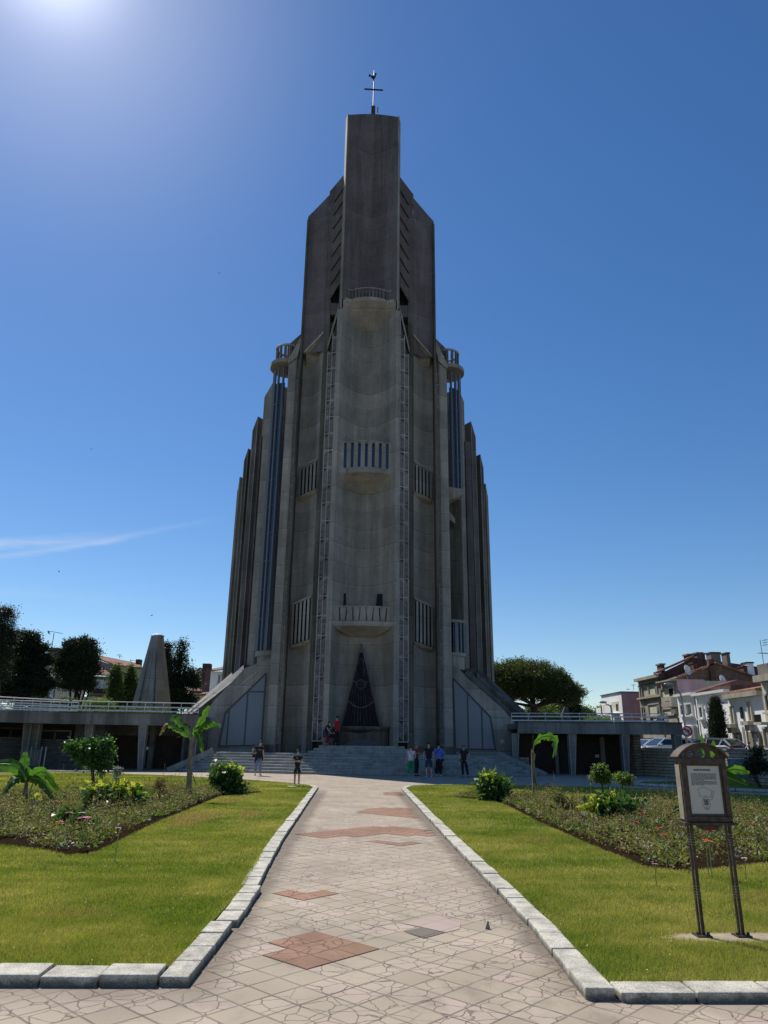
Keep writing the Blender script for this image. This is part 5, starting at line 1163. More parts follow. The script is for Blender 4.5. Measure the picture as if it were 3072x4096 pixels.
# sloping gable roof end facing the camera
yg = yb - .02
pA = at(*h_(560, 345), yg); pB = at(*h_(925, 200), yg); pC = at(*h_(1070, 235), yg)
m_ = MB(); m_.slab([(X2, yg, .9), (X2 + 16, yg, .9), (X2 + 16, yg, pB[1] - 1.5), (pB[0], yg, pB[1]), (X2 - .2, yg, z + .25)], (0, .3, 0)); m_.build('gable_wall', M['pl_rust'], ho)
m_ = MB(); m_.slab([(X2 - .5, yg - .1, z + .3), (pB[0], yg - .1, pB[1] + .05), (pB[0], yg - .1, pB[1] + .25), (X2 - .5, yg - .1, z + .5)], (0, .7, 0)); m_.build('roof', M['tiles'], ho)
for (q, ht) in (((398, 500, 428, 600), 0), ((480, 470, 575, 565), 1), ((415, 685, 445, 790), 0), ((480, 655, 605, 770), 1)):
    if ht:
        o = win_x(ho, X2, *h_(q[0], q[1]), *h_(q[2], q[3]), frame='pl_beige', pane='pl_cream', name='loggia')
        (y0, z1), (y1, z0) = atx(*h_(q[0]*.35 + q[2]*.65, q[1] + 15), X2), atx(*h_(q[2] - 8, q[3]), X2); m_ = MB(); m_.b2(X2 - .04, X2 - .021, min(y0, y1), max(y0, y1), z0, z1); m_.build('door', M['glass_dark'], o)
    else: win_x(ho, X2, *h_(q[0], q[1]), *h_(q[2], q[3]), frame='pl_beige', pane='pl_cream' if q[1] < 600 else 'glass_dark')
m_ = MB(); zc = atx(*h_(500, 590), X2)[1]; m_.b2(X2 - .3, X2, min(ya, yb), max(ya, yb), zc - .1, zc + .1); m_.build('string_course', M['pl_beige'], ho)
m_ = MB(); m_.tube([(X2 - .15, yb + .1, z), (X2 - .15, yb + .1, .9)], .07, 6); m_.build('downpipe', M['black'], ho)
for (a, b_, c, d, mt) in ((580, 622, 275, 330, 'pl_rust'), (845, 910, 180, 225, 'pl_rust'), (935, 1000, 165, 280, 'pl_mauve'), (985, 1020, 172, 225, 'pl_rust')):
    xx0, zz1 = at(*h_(a, c), yg + 1); xx1, zz0 = at(*h_(b_, d), yg + 1); m_ = MB(); m_.b2(xx0, xx1, yg + .5, yg + 1.5, zz0 - .5, zz1); ch = m_.build('chimney', M[mt], ho)
    m_ = MB(); m_.b2(xx0 - .1, xx1 + .1, yg + .4, yg + 1.6, zz1, zz1 + .15); m_.build('chimney_cap', M['pl_grey'], ch)
# 3 narrow house with projecting balcony
X3 = 29.5; ho = thing('balcony_house', 'narrow cream house with a boxy projecting balcony beside the street lamp', 'house', group=HG)
ya, yb, z = wall_x(ho, X3, h_(600, 0)[0], h_(752, 0)[0], h_(592, 470)[1], h_(740, 405)[1], 9, M['pl_beige'])
m_ = MB(); m_.b2(X3 + .01, X3 + 2.6, yb - .08, yb - .005, atx(*h_(752, 580), X3)[1], z + .1); m_.build('side_wall', M['pl_pink'], ho)
cornice_x(ho, X3, ya, yb, z, 'pl_beige', .5, .12)
for q in ((605, 500, 745, 590), (625, 700, 765, 765)):
    o = win_x(ho, X3, *h_(q[0], q[1]), *h_(q[2], q[3]), frame='pl_beige', pane='pl_cream', name='loggia', sill=False)
    (y0, z1), (y1, z0) = atx(*h_(q[0]*.45 + q[2]*.55, q[1] + 10), X3), atx(*h_(q[2] - 8, q[3]), X3); m_ = MB(); m_.b2(X3 - .04, X3 - .021, min(y0, y1), max(y0, y1), z0, z1); m_.build('door', M['glass_dark'], o)
(y0, z1), (y1, z0) = atx(*h_(612, 605), X3 - .9), atx(*h_(720, 680), X3 - .9); m_ = MB(); m_.b2(X3 - 1.0, X3, min(y0, y1), max(y0, y1), z0, z1); bo = m_.build('balcony', M['pl_beige'], ho)
m_ = MB(); m_.b2(X3 - 1.02, X3 - 1.0, min(y0, y1) + .3, max(y0, y1) - .8, z0 + .5, z1 - .3); m_.build('balcony_slot', M['pl_grey'], bo)
# 4 brown masonry gable house behind
yg4 = 69.0; ho = thing('rubble_gable_house', 'house showing a long brown rubble-stone gable above the white fronts', 'house', group=HG)
pts = [h_(755, 400), h_(1070, 290), h_(1130, 262), h_(1500, 365), h_(1545, 400), h_(1530, 520), h_(835, 560), h_(820, 470)]
P3 = [(*(lambda q: (q[0], yg4, q[1]))(at(*p, yg4)),) for p in pts]
m_ = MB(); P3b = P3[:5] + [(P3[4][0], yg4, .9), (P3[7][0], yg4, .9), P3[7]]; m_.slab(P3b[::-1], (0, 10, 0)); m_.build('gable_wall', M['rubble'], ho)
m_ = MB()
for p, q in ((0, 2), (2, 4)): m_.bar(Vector(P3[p]) + Vector((0, -.15, .1)), Vector(P3[q]) + Vector((0, -.15, .05)), .12, .3, up=(0,1,0))
m_.build('roof_edge', M['tiles'], ho)
m_ = MB(); q = at(*h_(1070, 300), yg4); r_ = at(*h_(1140, 470), yg4); m_.b2(q[0], r_[0], yg4 - .3, yg4, r_[1], q[1] + .8); m_.build('chimney_breast', M['pl_rust'], ho)
for (a, b_, c, d, mt) in ((1060, 1165, 165, 265, 'pl_grey'), (1212, 1262, 168, 300, 'pl_grey'), (890, 935, 265, 335, 'pl_rust'), (1380, 1415, 298, 350, 'pl_rust'), (1412, 1490, 262, 360, 'pl_white')):
    xx0, zz1 = at(*h_(a, c), yg4 + 1); xx1, zz0 = at(*h_(b_, d), yg4 + 1); m_ = MB(); m_.b2(xx0, xx1, yg4 + .3, yg4 + 1.3, zz0 - .8, zz1); ch = m_.build('chimney', M[mt], ho)
    m_ = MB(); m_.b2(xx0 - .06, xx1 + .06, yg4 + .24, yg4 + 1.36, zz1, zz1 + .14); m_.build('chimney_cap', M['bark_dark'], ch)
def dish(parent_label, px, py, Y, r, mat):
    d = thing('satellite_dish', parent_label, 'satellite dish'); x, z = at(px, py, Y)
    m_ = MB(); m_.ball((0,0,0), r, 14, 8, sy=.35, keep=lambda v: v.y > -.01); 
    o = m_.build('bowl', mat, d); d.location = (x, Y, z); d.rotation_euler = (R(-15), 0, R(35))
    m_ = MB(); m_.tube([(0, .1, 0), (0, .35, -.1), (0, .35, -r*1.6)], .03, 5); m_.tube([(0, .1, -r*.8), (0, -.35, -.05)], .015, 4); m_.build('mast', M['galv'], d)
dish('round white satellite dish standing at the foot of the rubble-stone gable', *h_(1218, 420), 66.5, .5, M['white'])
dish('white satellite dish seen edge-on beside the chimneys of the rust-brown gable', *h_(868, 318), 68.0, .5, M['white'])
# 5 and 6 white two-storey houses, 7 arched house, 8 far right house
X5 = 27.5; ho = thing('white_house', 'white house with a half-raised louvred shutter, right behind the street lamp', 'house', group=HG)
ya, yb, z = wall_x(ho, X5, h_(762, 0)[0], h_(935, 0)[0], h_(750, 605)[1], h_(920, 548)[1], 8, M['pl_white']); cornice_x(ho, X5, ya, yb, z, 'white', .35, .2)
o = win_x(ho, X5, *h_(797, 655), *h_(925, 765)); (y0, z1), (y1, z0) = atx(*h_(838, 645), X5), atx(*h_(892, 752), X5)
m_ = MB(); k = (z1 - z0) / 12; [m_.b2(X5 - .3, X5 - .24, min(y0, y1), max(y0, y1), z0 + k*i + .02, z0 + k*i + k*.75) for i in range(12)]; m_.build('shutter', M['white'], o)
win_x(ho, X5, *h_(820, 880), *h_(915, 985), pane='pl_white', name='garage_door', sill=False)
(y0, z1), (y1, z0) = atx(*h_(915, 865), X5), atx(*h_(968, 998), X5); m_ = MB(); k = (z1 - z0) / 14; [m_.b2(X5 - .12, X5 - .02, min(y0, y1), max(y0, y1), z0 + k*i + .02, z0 + k*i + k*.8) for i in range(14)]; m_.build('shutter', M['galv'], ho)
pq = [(X5, yb - .02), (X5 + 9, yb - .02)]
m_ = MB(); m_.slab([(X5 + .3, yb + .5, z + .2), (X5 + 9, yb + .5, z + .2), (X5 + 9, yb + .5, z + .6), (X5 + 4.0, yb + .5, z + 1.3)], (0, 2.5, 0)); m_.build('roof', M['pl_rust'], ho)
ho = thing('white_house', 'plain white house with a small square window, half hidden by the columnar cypress', 'house', group=HG)
X6 = 27.3; ya, yb, z = wall_x(ho, X6, h_(940, 0)[0], h_(1262, 0)[0], h_(915, 600)[1], h_(1225, 518)[1], 8, M['pl_white']); cornice_x(ho, X6, ya, yb, z, 'white', .35, .2)
win_x(ho, X6, *h_(982, 680), *h_(1032, 795)); win_x(ho, X6, *h_(1050, 668), *h_(1062, 730), sill=False); win_x(ho, X6, *h_(1180, 632), *h_(1200, 790), sill=False, pane='pl_cream'); win_x(ho, X6, *h_(1040, 950), *h_(1075, 1000), sill=False)
m_ = MB(); m_.b2(X6 + .2, X6 + 8, yb - .05, yb + 3, z, z + .5); m_.build('roof', M['pl_rust'], ho)
m_ = MB(); m_.tube([(X6 - .1, ya - .15, .9), (X6 - .1, ya - .15, z)], .05, 6); m_.build('downpipe', M['pl_grey'], ho)
X7 = 26.6; ho = thing('arched_door_house', 'pale house with an arched doorway, stone base and two tall windows with brackets', 'house', group=HG)
ya, yb, z = wall_x(ho, X7, h_(1262, 0)[0], h_(1600, 0)[0], h_(1225, 625)[1], h_(1540, 555)[1], 8, M['pl_white']); cornice_x(ho, X7, ya, yb, z, 'pl_beige', .4, .3)
zc = atx(*h_(1340, 935), X7)[1]; m_ = MB(); m_.b2(X7 - .03, X7 + .05, min(ya, yb), max(ya, yb), .9, zc); m_.build('stone_base', M['ashlar_y'], ho)
for q in ((1292, 685, 1345, 858), (1460, 640, 1520, 830)):
    o = win_x(ho, X7, *h_(q[0], q[1]), *h_(q[2], q[3]), frame='pl_cream', pane='pl_beige', sill=False); (y0, z1), (y1, z0) = atx(*h_(q[0]-5, q[3]), X7), atx(*h_(q[2]+15, q[3]+45), X7)
    m_ = MB(); m_.b2(X7 - .5, X7, min(y0, y1), max(y0, y1), z1 - .25, z1); m_.b2(X7 - .35, X7, min(y0, y1)+.2, max(y0, y1)-.2, z1 - .6, z1 - .25); m_.build('sill', M['pl_beige'], o)
win_x(ho, X7, *h_(1395, 695), *h_(1418, 795), frame='black', pane='pl_cream', sill=False)
win_x(ho, X7 - .03, *h_(1340, 972), *h_(1385, 1045), frame='pl_beige', pane='glass_dark')
(y0, z1), (y1, z0) = atx(*h_(1415, 880), X7), atx(*h_(1468, 1110), X7)
def archpts(y0, y1, z1, X, w=0): 
    r = abs(y1 - y0) / 2 + w; c = (y0 + y1) / 2; return [(X, c - r, .9)] + [(X, c + r*math.cos(R(180 - 15*i)), z1 - r + w + r*math.sin(R(180 - 15*i))) for i in range(13)] + [(X, c + r, .9)]
m_ = MB(); m_.slab(archpts(y0, y1, z1, X7 - .1, .14), (.1, 0, 0)); ad = m_.build('arched_door', M['pl_white'], ho); m_ = MB(); m_.slab(archpts(y0, y1, z1, X7 - .12), (.02, 0, 0)); m_.build('door_leaf', M['pl_beige'], ad)
win_x(ho, X7 - .03, *h_(1515, 940), *h_(1600, 1130), frame='ashlar_y', pane='white', sill=False, name='garage_door')
m_ = MB(); m_.slab([(X7 - .4, yb, z + .3), (X7 + 7, yb, z + 1.6), (X7 + 7, yb, z + 1.75), (X7 - .4, yb, z + .45)], (0, abs(ya - yb), 0)); m_.build('roof', M['tiles'], ho)
X8 = 25.6; ho = thing('corner_house', 'pale house with moulded cornice and a small balcony, cut by the right edge', 'house', group=HG)
ya, yb, z = wall_x(ho, X8, h_(1590, 0)[0], h_(1760, 0)[0], h_(1520, 455)[1], h_(1660, 410)[1], 8, M['pl_cream']); cornice_x(ho, X8, ya, yb, z, 'pl_beige', .5, .4)
win_x(ho, X8, *h_(1632, 560), *h_(1700, 730), frame='pl_cream'); win_x(ho, X8, *h_(1615, 890), *h_(1700, 1100), frame='pl_cream', pane='pl_beige', sill=False)
(y0, z1), (y1, z0) = atx(*h_(1612, 765), X8), atx(*h_(1700, 835), X8); m_ = MB(); m_.b2(X8 - .7, X8, min(y0, y1), max(y0, y1), z0 - .15, z0); bb = m_.build('balcony', M['pl_cream'], ho)
m_ = MB(); [m_.bar((X8-.68, min(y0, y1) + .1*i, z0), (X8-.68, min(y0, y1) + .1*i, z1), .05, .03) for i in range(int(abs(y1-y0)/.1))]; m_.build('balustrade', M['wood_dark'], bb)
m_ = MB(); q = atx(*h_(1640, 270), X8 + .5); m_.b2(X8, X8 + 1.2, q[0] - 1, q[0] + .2, z, q[1]); m_.build('chimney', M['pl_grey'], ho)
def antenna(label, px, pyb, pyt, Y, arms, r=.02):
    a = thing('tv_antenna', label, 'antenna'); x0, z0 = at(px, pyb, Y); x1, z1 = at(px - (0 if px < 2000 else 4), pyt, Y)
    m_ = MB(); m_.tube([(x0, Y, z0), (x0, Y, z1)], r, 5); m_.build('mast', M['black'], a)
    m_ = MB()
    for (dx0, dy0, dx1, dy1) in arms:
        p = at(px + dx0, pyt + dy0, Y); q = at(px + dx1, pyt + dy1, Y); m_.tube([(p[0], Y, p[1]), (q[0], Y, q[1])], r * .8, 4)
        n = 7
        for i in range(n): 
            t_ = (i + .5) / n; m_.tube([(p[0] + (q[0]-p[0])*t_, Y - .25, p[1] + (q[1]-p[1])*t_), (p[0] + (q[0]-p[0])*t_, Y + .25, p[1] + (q[1]-p[1])*t_)], r * .5, 4)
    m_.build('antenna_arm', M['black'], a)
antenna('tall aerial mast with a crossbar at the right edge', 3060, 2690, 2560, 48, [(-26, 52, 18, 54), (-4, 0, 4, 0), (-4, 10, 4, 10), (-4, 20, 4, 20)])
antenna('small television aerial on the flat roof of the pink-sided house', 2535, 2762, 2738, 68, [(-8, 2, 6, 2)])
antenna('tiny low aerial on the flat roof near its left end', 2512, 2760, 2756, 70, [(-5, 0, 6, 1)])
# ---- left houses
def house_y(parent, Y, p0, p1, ztop_py, zb, depth, mat):
    x0, z1 = at(p0, ztop_py, Y); x1, _ = at(p1, ztop_py, Y); m_ = MB(); m_.b2(x0, x1, Y, Y + depth, zb, z1); m_.build('wall', mat, parent); return x0, x1, z1
def win_y(parent, Y, x0, y0, x1, y1, frame='white', pane='glass_dark', sill=True):
    a, z1 = at(x0, y0, Y); b, z0 = at(x1, y1, Y); m_ = MB()
    for q in ((a, z0, b, z0), (a, z1, b, z1), (a, z0, a, z1), (b, z0, b, z1)): m_.bar((q[0], Y - .05, q[1]), (q[2], Y - .05, q[3]), .12, .14)
    o = m_.build('window', M[frame], parent); m_ = MB(); m_.b2(a, b, Y - .03, Y + .05, z0, z1); m_.build('pane', M[pane], o)
    if sill: m_ = MB(); m_.b2(a - .15, b + .15, Y - .25, Y, z0 - .2, z0 - .06); m_.build('sill', M[frame], o)
    return o
LG = 'houses behind the left terrace'
k_ = crop(0, 2480, 1659/420)
ho = thing('white_house', 'white house with a tall dark chimney, seen between the cypress and the yew-like tree', 'house', group=LG)
x0, x1, z1 = house_y(ho, 74, 150, k_(940, 0)[0], k_(0, 700)[1], 2.5, 8, M['pl_white'])
m_ = MB(); m_.slab([(x0-.3, 73.5, z1), (x1 + .4, 73.5, z1 - .05), (x1 + .4, 73.5, z1 + .15), (x0 - .3, 73.5, z1 + .2)], (0, .1, 0)); m_.add([(x0-.3, 73.5, z1+.1), (x1+.4, 73.5, z1+.05), (x1+.4, 78, z1+1.1), (x0-.3, 78, z1+1.15)], [(0,1,2,3)]); m_.build('roof', M['tiles'], ho)
a, zt = at(*k_(785, 435), 76); b_, zb_ = at(*k_(905, 670), 76); m_ = MB(); m_.b2(a, b_ - .1, 76, 76.8, zb_ - .5, zt); ch = m_.build('chimney', M['pl_grey'], ho)
m_ = MB(); zz = at(*k_(800, 480), 76)[1]; m_.b2(a - .15, b_ + .05, 75.85, 76.95, zz - .1, zz + .05); m_.build('chimney_cap', M['bark_dark'], ch)
win_y(ho, 74, *k_(745, 1030), *k_(815, 1130)); m_ = MB(); q = at(*k_(885, 1000), 74); m_.tube([(q[0], 73.9, 2.5), (q[0], 73.9, q[1] + .6)], .06, 6); m_.build('downpipe', M['pl_grey'], ho)
a_, _ = at(*k_(700, 0), 73); b2_, _ = at(*k_(1160, 0), 73); m_ = MB(); m_.b2(a_, b2_, 72.5, 72.8, 2.5, at(*k_(0, 1235), 73)[1]); gf = thing('garden_wall', 'grey panel garden wall between the two left house groups', 'wall'); m_.build('wall_panel', M['pl_grey'], gf)
m_ = MB(); m_.b2(a_ - .05, b2_ + .05, 72.45, 72.85, at(*k_(0, 1235), 73)[1], at(*k_(0, 1225), 73)[1]); m_.build('coping', M['pl_white'], gf)
antenna('television aerial on a thin mast above the tall dark chimney', 207, 2592, 2532, 75.5, [(-14, -8, 44, 2), (-14, -8, -10, 4)], .035)
j_ = crop(0, 2400, 1659/1000)
ho = thing('tiled_house', 'grey-green house with two levels of pink clay tile roofs behind the slim trees', 'house', group=LG)
Yh = 76; x0, x1, z1 = house_y(ho, Yh, j_(600, 0)[0], j_(745, 0)[0], j_(0, 505)[1], 2.5, 8, M['pl_green'])
def roofquad(parent, pts, Y, dy, mat='tiles'):
    P = [at(*p, Y + d) for p, d in zip(pts, dy)]; V = [(P[i][0], Y + dy[i], P[i][1]) for i in range(len(pts))]; m_ = MB(); m_.slab(V, (0, 0.05, .14)); return m_.build('roof', M[mat], parent)
roofquad(ho, [j_(595, 495), j_(748, 508), j_(690, 468), j_(610, 470)], Yh, (-.5, -.5, 1.8, 1.8))
m_ = MB(); P = [at(*j_(635, 395), Yh + 3), at(*j_(752, 432), Yh + 3), at(*j_(752, 500), Yh + 3), at(*j_(635, 470), Yh + 3)]; m_.slab([(p[0], Yh + 3, p[1]) for p in P][::-1], (0, .3, 0)); m_.build('side_wall', M['pl_pink'], ho)
P = [at(*j_(745, 432), Yh + 2.7), at(*j_(940, 452), Yh + 2.7)]; m_ = MB(); m_.b2(P[0][0], P[1][0], Yh + 2.7, Yh + 9, 2.5, P[0][1] - .1); m_.build('wall', M['pl_cream'], ho)
roofquad(ho, [j_(648, 394), j_(760, 436), j_(940, 456), j_(920, 428), j_(650, 374)], Yh + 2.3, (0, 0, 0, 3.5, 3.5))
a, zt = at(*j_(902, 393), Yh + 5); b_, zb_ = at(*j_(928, 430), Yh + 5); m_ = MB(); m_.b2(a, b_, Yh + 5, Yh + 5.8, zb_ - .4, zt); m_.build('chimney', M['bark'], ho)
o = win_y(ho, Yh, *j_(607, 532), *j_(682, 602), pane='white'); m_ = MB(); a, z1_ = at(*j_(607, 532), Yh); b_, z0_ = at(*j_(682, 602), Yh); [m_.b2(a + (b_-a)*i/4 + .03, a + (b_-a)*(i+1)/4 - .03, Yh - .09, Yh - .05, z0_ + .05, z1_ - .05) for i in range(4)]; m_.build('shutter', M['white'], o)
win_y(ho, Yh, *j_(702, 540), *j_(728, 575)); win_y(ho, Yh + 2.7, *j_(800, 468), *j_(850, 520), pane='steel', frame='pl_cream')
P = [at(*j_(600, 610), Yh - .6), at(*j_(745, 630), Yh - .6)]; m_ = MB(); m_.b2(P[0][0], P[1][0], Yh - 1.2, Yh, P[1][1] + .1, P[0][1] + .3); m_.build('band', M['wood_dark'], ho)
roofquad(ho, [j_(590, 628), j_(750, 640), j_(750, 628), j_(600, 612)], Yh - 1.6, (0, 0, .8, .8))
x0, _ = at(*j_(560, 640), Yh - 1.2); x1, zq = at(*j_(760, 640), Yh - 1.2); m_ = MB(); m_.b2(x0, x1, Yh - 1.2, Yh - .1, 2.5, zq - .05); m_.build('annex', M['pl_cream'], ho)
antenna('small aerial on the ridge of the pink tiled roof', 478, 2633, 2622, 80, [(-10, 0, 12, 6), (-6, -4, 8, -2)], .03); antenna('thin aerial close to the small chimney of the pink tiled roof', 522, 2648, 2638, 80, [(-3, 2, 24, 6)], .03)
n_ = crop(400, 2500, 1659/520)
ho = thing('grey_gable_house', 'rough grey gable house with a stone chimney, beside the church flank', 'house', group=LG)
Yh = 84; P = [at(*n_(*p), Yh) for p in ((1160, 620), (1275, 540), (1420, 600), (1430, 900), (1160, 900))]; P[3] = (P[3][0], 2.5); P[4] = (P[4][0], 2.5); m_ = MB(); m_.slab([(p[0], Yh, p[1]) for p in P][::-1], (0, 7, 0)); m_.build('wall', M['pl_grey'], ho)
a, zt = at(*n_(1310, 490), Yh - .3); b_, zb_ = at(*n_(1400, 600), Yh - .3); m_ = MB(); m_.b2(a, b_, Yh - .3, Yh + .8, zb_ - 1, zt); ch = m_.build('chimney', M['pl_rust'], ho); a2, _ = at(*n_(1355, 510), Yh - .6); b3, zb_ = at(*n_(1400, 860), Yh - .6); m_ = MB(); m_.b2(a2, b3, Yh - .6, Yh, zb_, zt - .6); m_.build('flue', M['pl_mauve'], ch)
x0, x1, z1 = house_y(ho, Yh - 1, n_(1415, 0)[0], n_(1600, 0)[0], n_(0, 590)[1], 2.5, 8, M['pl_white']); win_y(ho, Yh - 1, *n_(1510, 640), *n_(1535, 740))
roofquad(ho, [n_(1425, 592), n_(1600, 575), n_(1600, 540), n_(1430, 572)], Yh - 1.4, (0, 0, 2, 2))
ho = thing('low_annex', 'low white outbuilding with a tiled lean-to roof below the grey gable', 'house', group=LG)
x0, x1, z1 = house_y(ho, 78, n_(1125, 0)[0], n_(1370, 0)[0], n_(0, 900)[1], 2.5, 4, M['pl_white']); roofquad(ho, [n_(1120, 850), n_(1300, 862), n_(1290, 835), n_(1130, 800)], 77.6, (0, 0, 1.6, 1.6)); roofquad(ho, [n_(1190, 905), n_(1400, 890), n_(1400, 868), n_(1230, 885)], 77.2, (0, 0, .6, .6)); win_y(ho, 78, *n_(1215, 935), *n_(1250, 985), frame='pl_white')
# ================================================================== LAMPS, SIGN, CARS
def lamp(label, pb, pt, head, Y):
    l = thing('street_lamp', label, 'street lamp', group='grey street lamps on the right street'); xb, zb = at(*pb, Y); zt = at(*pt, Y)[1]; xh, zh = at(*head, Y)
    m_ = MB(); pth = [(xb, Y, .74), (xb, Y, zt - .5), (xb - .12, Y, zt - .15), (xb - .45, Y, zt), (xh + .5, Y, zh + .05)]; m_.tube(pth, [.09, .06, .055, .05, .035], 8); m_.build('pole', M['galv'], l)
    m_ = MB(); m_.ball((xh + .25, Y, zh), .34, 12, 6, sy=.4, sz=.28); m_.build('lamp_head', M['galv'], l, smooth=True); m_ = MB(); m_.ball((xh + .25, Y, zh - .04), .26, 10, 6, sy=.35, sz=.28); m_.build('lens', M['paper'], l, smooth=True)
lamp('tall curved street lamp carrying a round road sign in front of the white houses', (2750, 2990), h_(820, 510), h_(640, 462), 46)
lamp('curved street lamp in front of the pink-sided house', (2452, 2900), h_(120, 655), h_(0, 638), 60)
xs2, zs2 = at(*h_(860, 925), 45.8); rs = thing('no_left_turn_sign', 'round white no-left-turn sign with red ring on the lamp post', 'road sign')
m_ = MB(); n = 24; m_.slab([(xs2 + .33*math.cos(2*math.pi*i/n), 45.8, zs2 + .33*math.sin(2*math.pi*i/n)) for i in range(n)][::-1], (0, .03, 0)); m_.build('disc', M['white'], rs)
m_ = MB(); m_.tube([(xs2 + .29*math.cos(2*math.pi*i/n), 45.79, zs2 + .29*math.sin(2*math.pi*i/n)) for i in range(n+1)], .045, 6); m_.bar((xs2 - .2, 45.775, zs2 + .2), (xs2 + .2, 45.775, zs2 - .2), .06, .02); m_.build('red_ring', M['red'], rs)
m_ = MB(); m_.bar((xs2 + .1, 45.785, zs2 - .18), (xs2 + .1, 45.785, zs2 + .04), .07, .02); m_.bar((xs2 + .12, 45.785, zs2 + .03), (xs2 - .08, 45.785, zs2 + .1), .07, .02); m_.slab([(xs2 - .2, 45.78, zs2 + .1), (xs2 - .06, 45.78, zs2 + .02), (xs2 - .06, 45.78, zs2 + .18)], (0, .02, 0)); m_.build('arrow', M['black'], rs)
def carpaint(name, c): 
    t = NT(name, 0.25, 0.0, 0.6); t.b.inputs['Coat Weight'].default_value = 0.8; t.b.inputs['Coat Roughness'].default_value = .05; return t.color(c)
CP = {k: carpaint(k + '_car_paint', v) for k, v in (('white', (.75, .76, .78)), ('dark', (.015, .017, .022)), ('silver', (.42, .42, .42)), ('navy', (.02, .03, .05)))}
M['tyre'] = plain('tyre_rubber', (.015, .015, .015), .9)
M['tail'] = plain('red_tail_light', (.4, .01, .01), .3)
def car(label, paint, x, y, rz, L=4.3, H=1.5, W=1.78, kind='hatch'):
    c = thing('parked_car', label, 'car', (x, y, .75), rz, group='cars parked above the stone wall')
    # x axis = length, front towards -x
    lowp = [(-.5, .28), (-.49, .52), (-.44, .64), (-.27, .70), (-.14, .74), (.42, .76), (.485, .66), (.5, .45), (.49, .26)]
    body = [(a * L, b * H * .93) for a, b in lowp]
    m_ = MB(); n = len(body); secs = []
    for w_, ins in ((-.5, .06), (-.47, .0), (.47, 0), (.5, .06)):
        secs.append([(p[0] * (1 - ins * .3), w_ * W, p[1] - (ins * .4 if p[1] > .6 * H else 0)) for p in body])
    vs = [q for s_ in secs for q in s_]; fs = [(k*n+i, k*n+(i+1) % n, (k+1)*n+(i+1) % n, (k+1)*n+i) for k in range(3) for i in range(n)]
    fs += [tuple(range(n))[::-1], tuple(range(3*n, 4*n))]; m_.add(vs, fs); m_.build('body', paint, c, bevel=.03)
    e = .455 if kind == 'hatch' else (.49 if kind == 'wagon' else .36)
    g = [(-.25*L, .68*H), (-.08*L, .97*H), (.18*L, H), ((e-.13)*L, .97*H), (e*L, .70*H)]
    def ring(k, w_): return [(p[0]*k, w_ * W * (.47 if p[1] < .8*H else .36), p[1]) for p in g]
    m_ = MB(); a, b = ring(1, -1), ring(1, 1); m_.add(a + b, [(0,1,2,3,4), (9,8,7,6,5)] + [(i, 5+i, 6+i, i+1) for i in range(4)] + [(4, 9, 5, 0)]); m_.build('glasshouse', M['glass_dark'], c)
    m_ = MB(); m_.slab([(g[1][0], -.355*W, g[1][1]), (g[1][0], .355*W, g[1][1]), (g[2][0], .36*W, g[2][1]), (g[2][0], -.36*W, g[2][1])][::-1], (0, 0, .03)); m_.slab([(g[2][0], -.36*W, g[2][1]), (g[2][0], .36*W, g[2][1]), (g[3][0], .355*W, g[3][1]), (g[3][0], -.355*W, g[3][1])][::-1], (0, 0, .03))
    for sy in (-1, 1):
        m_.bar((g[0][0], sy*.475*W, g[0][1]), (g[1][0], sy*.36*W, g[1][1]), .06, .05); m_.bar((g[4][0], sy*.475*W, g[4][1]), (g[3][0], sy*.36*W, g[3][1]), .1, .06); m_.bar((.08*L, sy*.475*W, .70*H), (.08*L, sy*.365*W, .98*H), .05, .04)
        m_.bar((g[3][0]-.06*L, sy*.475*W, .70*H), (g[3][0]-.02*L, sy*.365*W, .97*H), .09, .04)
    for sy in (-1, 1):
        for g0, g1 in ((1, 2), (2, 3)): m_.bar((g[g0][0], sy*.352*W, g[g0][1]), (g[g1][0], sy*.352*W, g[g1][1]), .12, .09)
    m_.build('roof', paint, c)
    for sx, sy in ((-1, -1), (-1, 1), (1, -1), (1, 1)):
        m_ = MB(); m_.tube([(sx*.31*L, sy*W*.36, .31), (sx*.31*L, sy*W*.5, .31)], .31, 16); wh = m_.build('wheel', M['tyre'], c); m_ = MB(); m_.tube([(sx*.31*L, sy*W*.48, .31), (sx*.31*L, sy*W*.51, .31)], .19, 12); m_.build('rim', M['galv'], wh)
    for sy in (-1, 1):
        m_ = MB(); m_.box((.478*L, sy*W*.4, .62*H), (.1, .26, .2)); m_.build('tail_light', M['tail'], c); m_ = MB(); m_.box((-.47*L, sy*W*.38, .56*H), (.14, .32, .13)); m_.build('headlight', M['paper'], c)
        m_ = MB(); m_.box((-.2*L, sy*W*.53, .72*H), (.14, .18, .12)); m_.build('mirror', paint, c)
    m_ = MB(); m_.box((.502*L, 0, .5*H), (.02, .5, .11)); m_.build('number_plate', M['paper'], c)
    return c
q = at(2680, 2990, 52); car('large white hatchback nearest the wall, beyond the last terrace column', CP['white'], q[0] - .35, 52, R(8), 4.2, 1.52)
q = at(2590, 2990, 58); car('low white saloon just left of the large white hatchback', CP['white'], q[0] + .2, 58, R(10), 4.3, 1.46)
q = at(2570, 2990, 66); car('black car glimpsed farthest left between the pier and the column', CP['dark'], q[0], 66, R(6), 4.4, 1.62)
q = at(2742, 2990, 62); car('silver-grey car roof showing just behind the white hatchback', CP['silver'], q[0], 62, R(10), 4.3, 1.6)
q = at(2785, 2990, 56); car('dark navy car with red tail lights left of the info board top', CP['navy'], q[0] - .4, 56, R(30), 4.1, 1.5)
q = at(2862, 2990, 47); car('silver estate car seen from behind beside the columnar cypress', CP['silver'], q[0] + .1, 48, R(-62), 4.3, 1.45, kind='wagon')
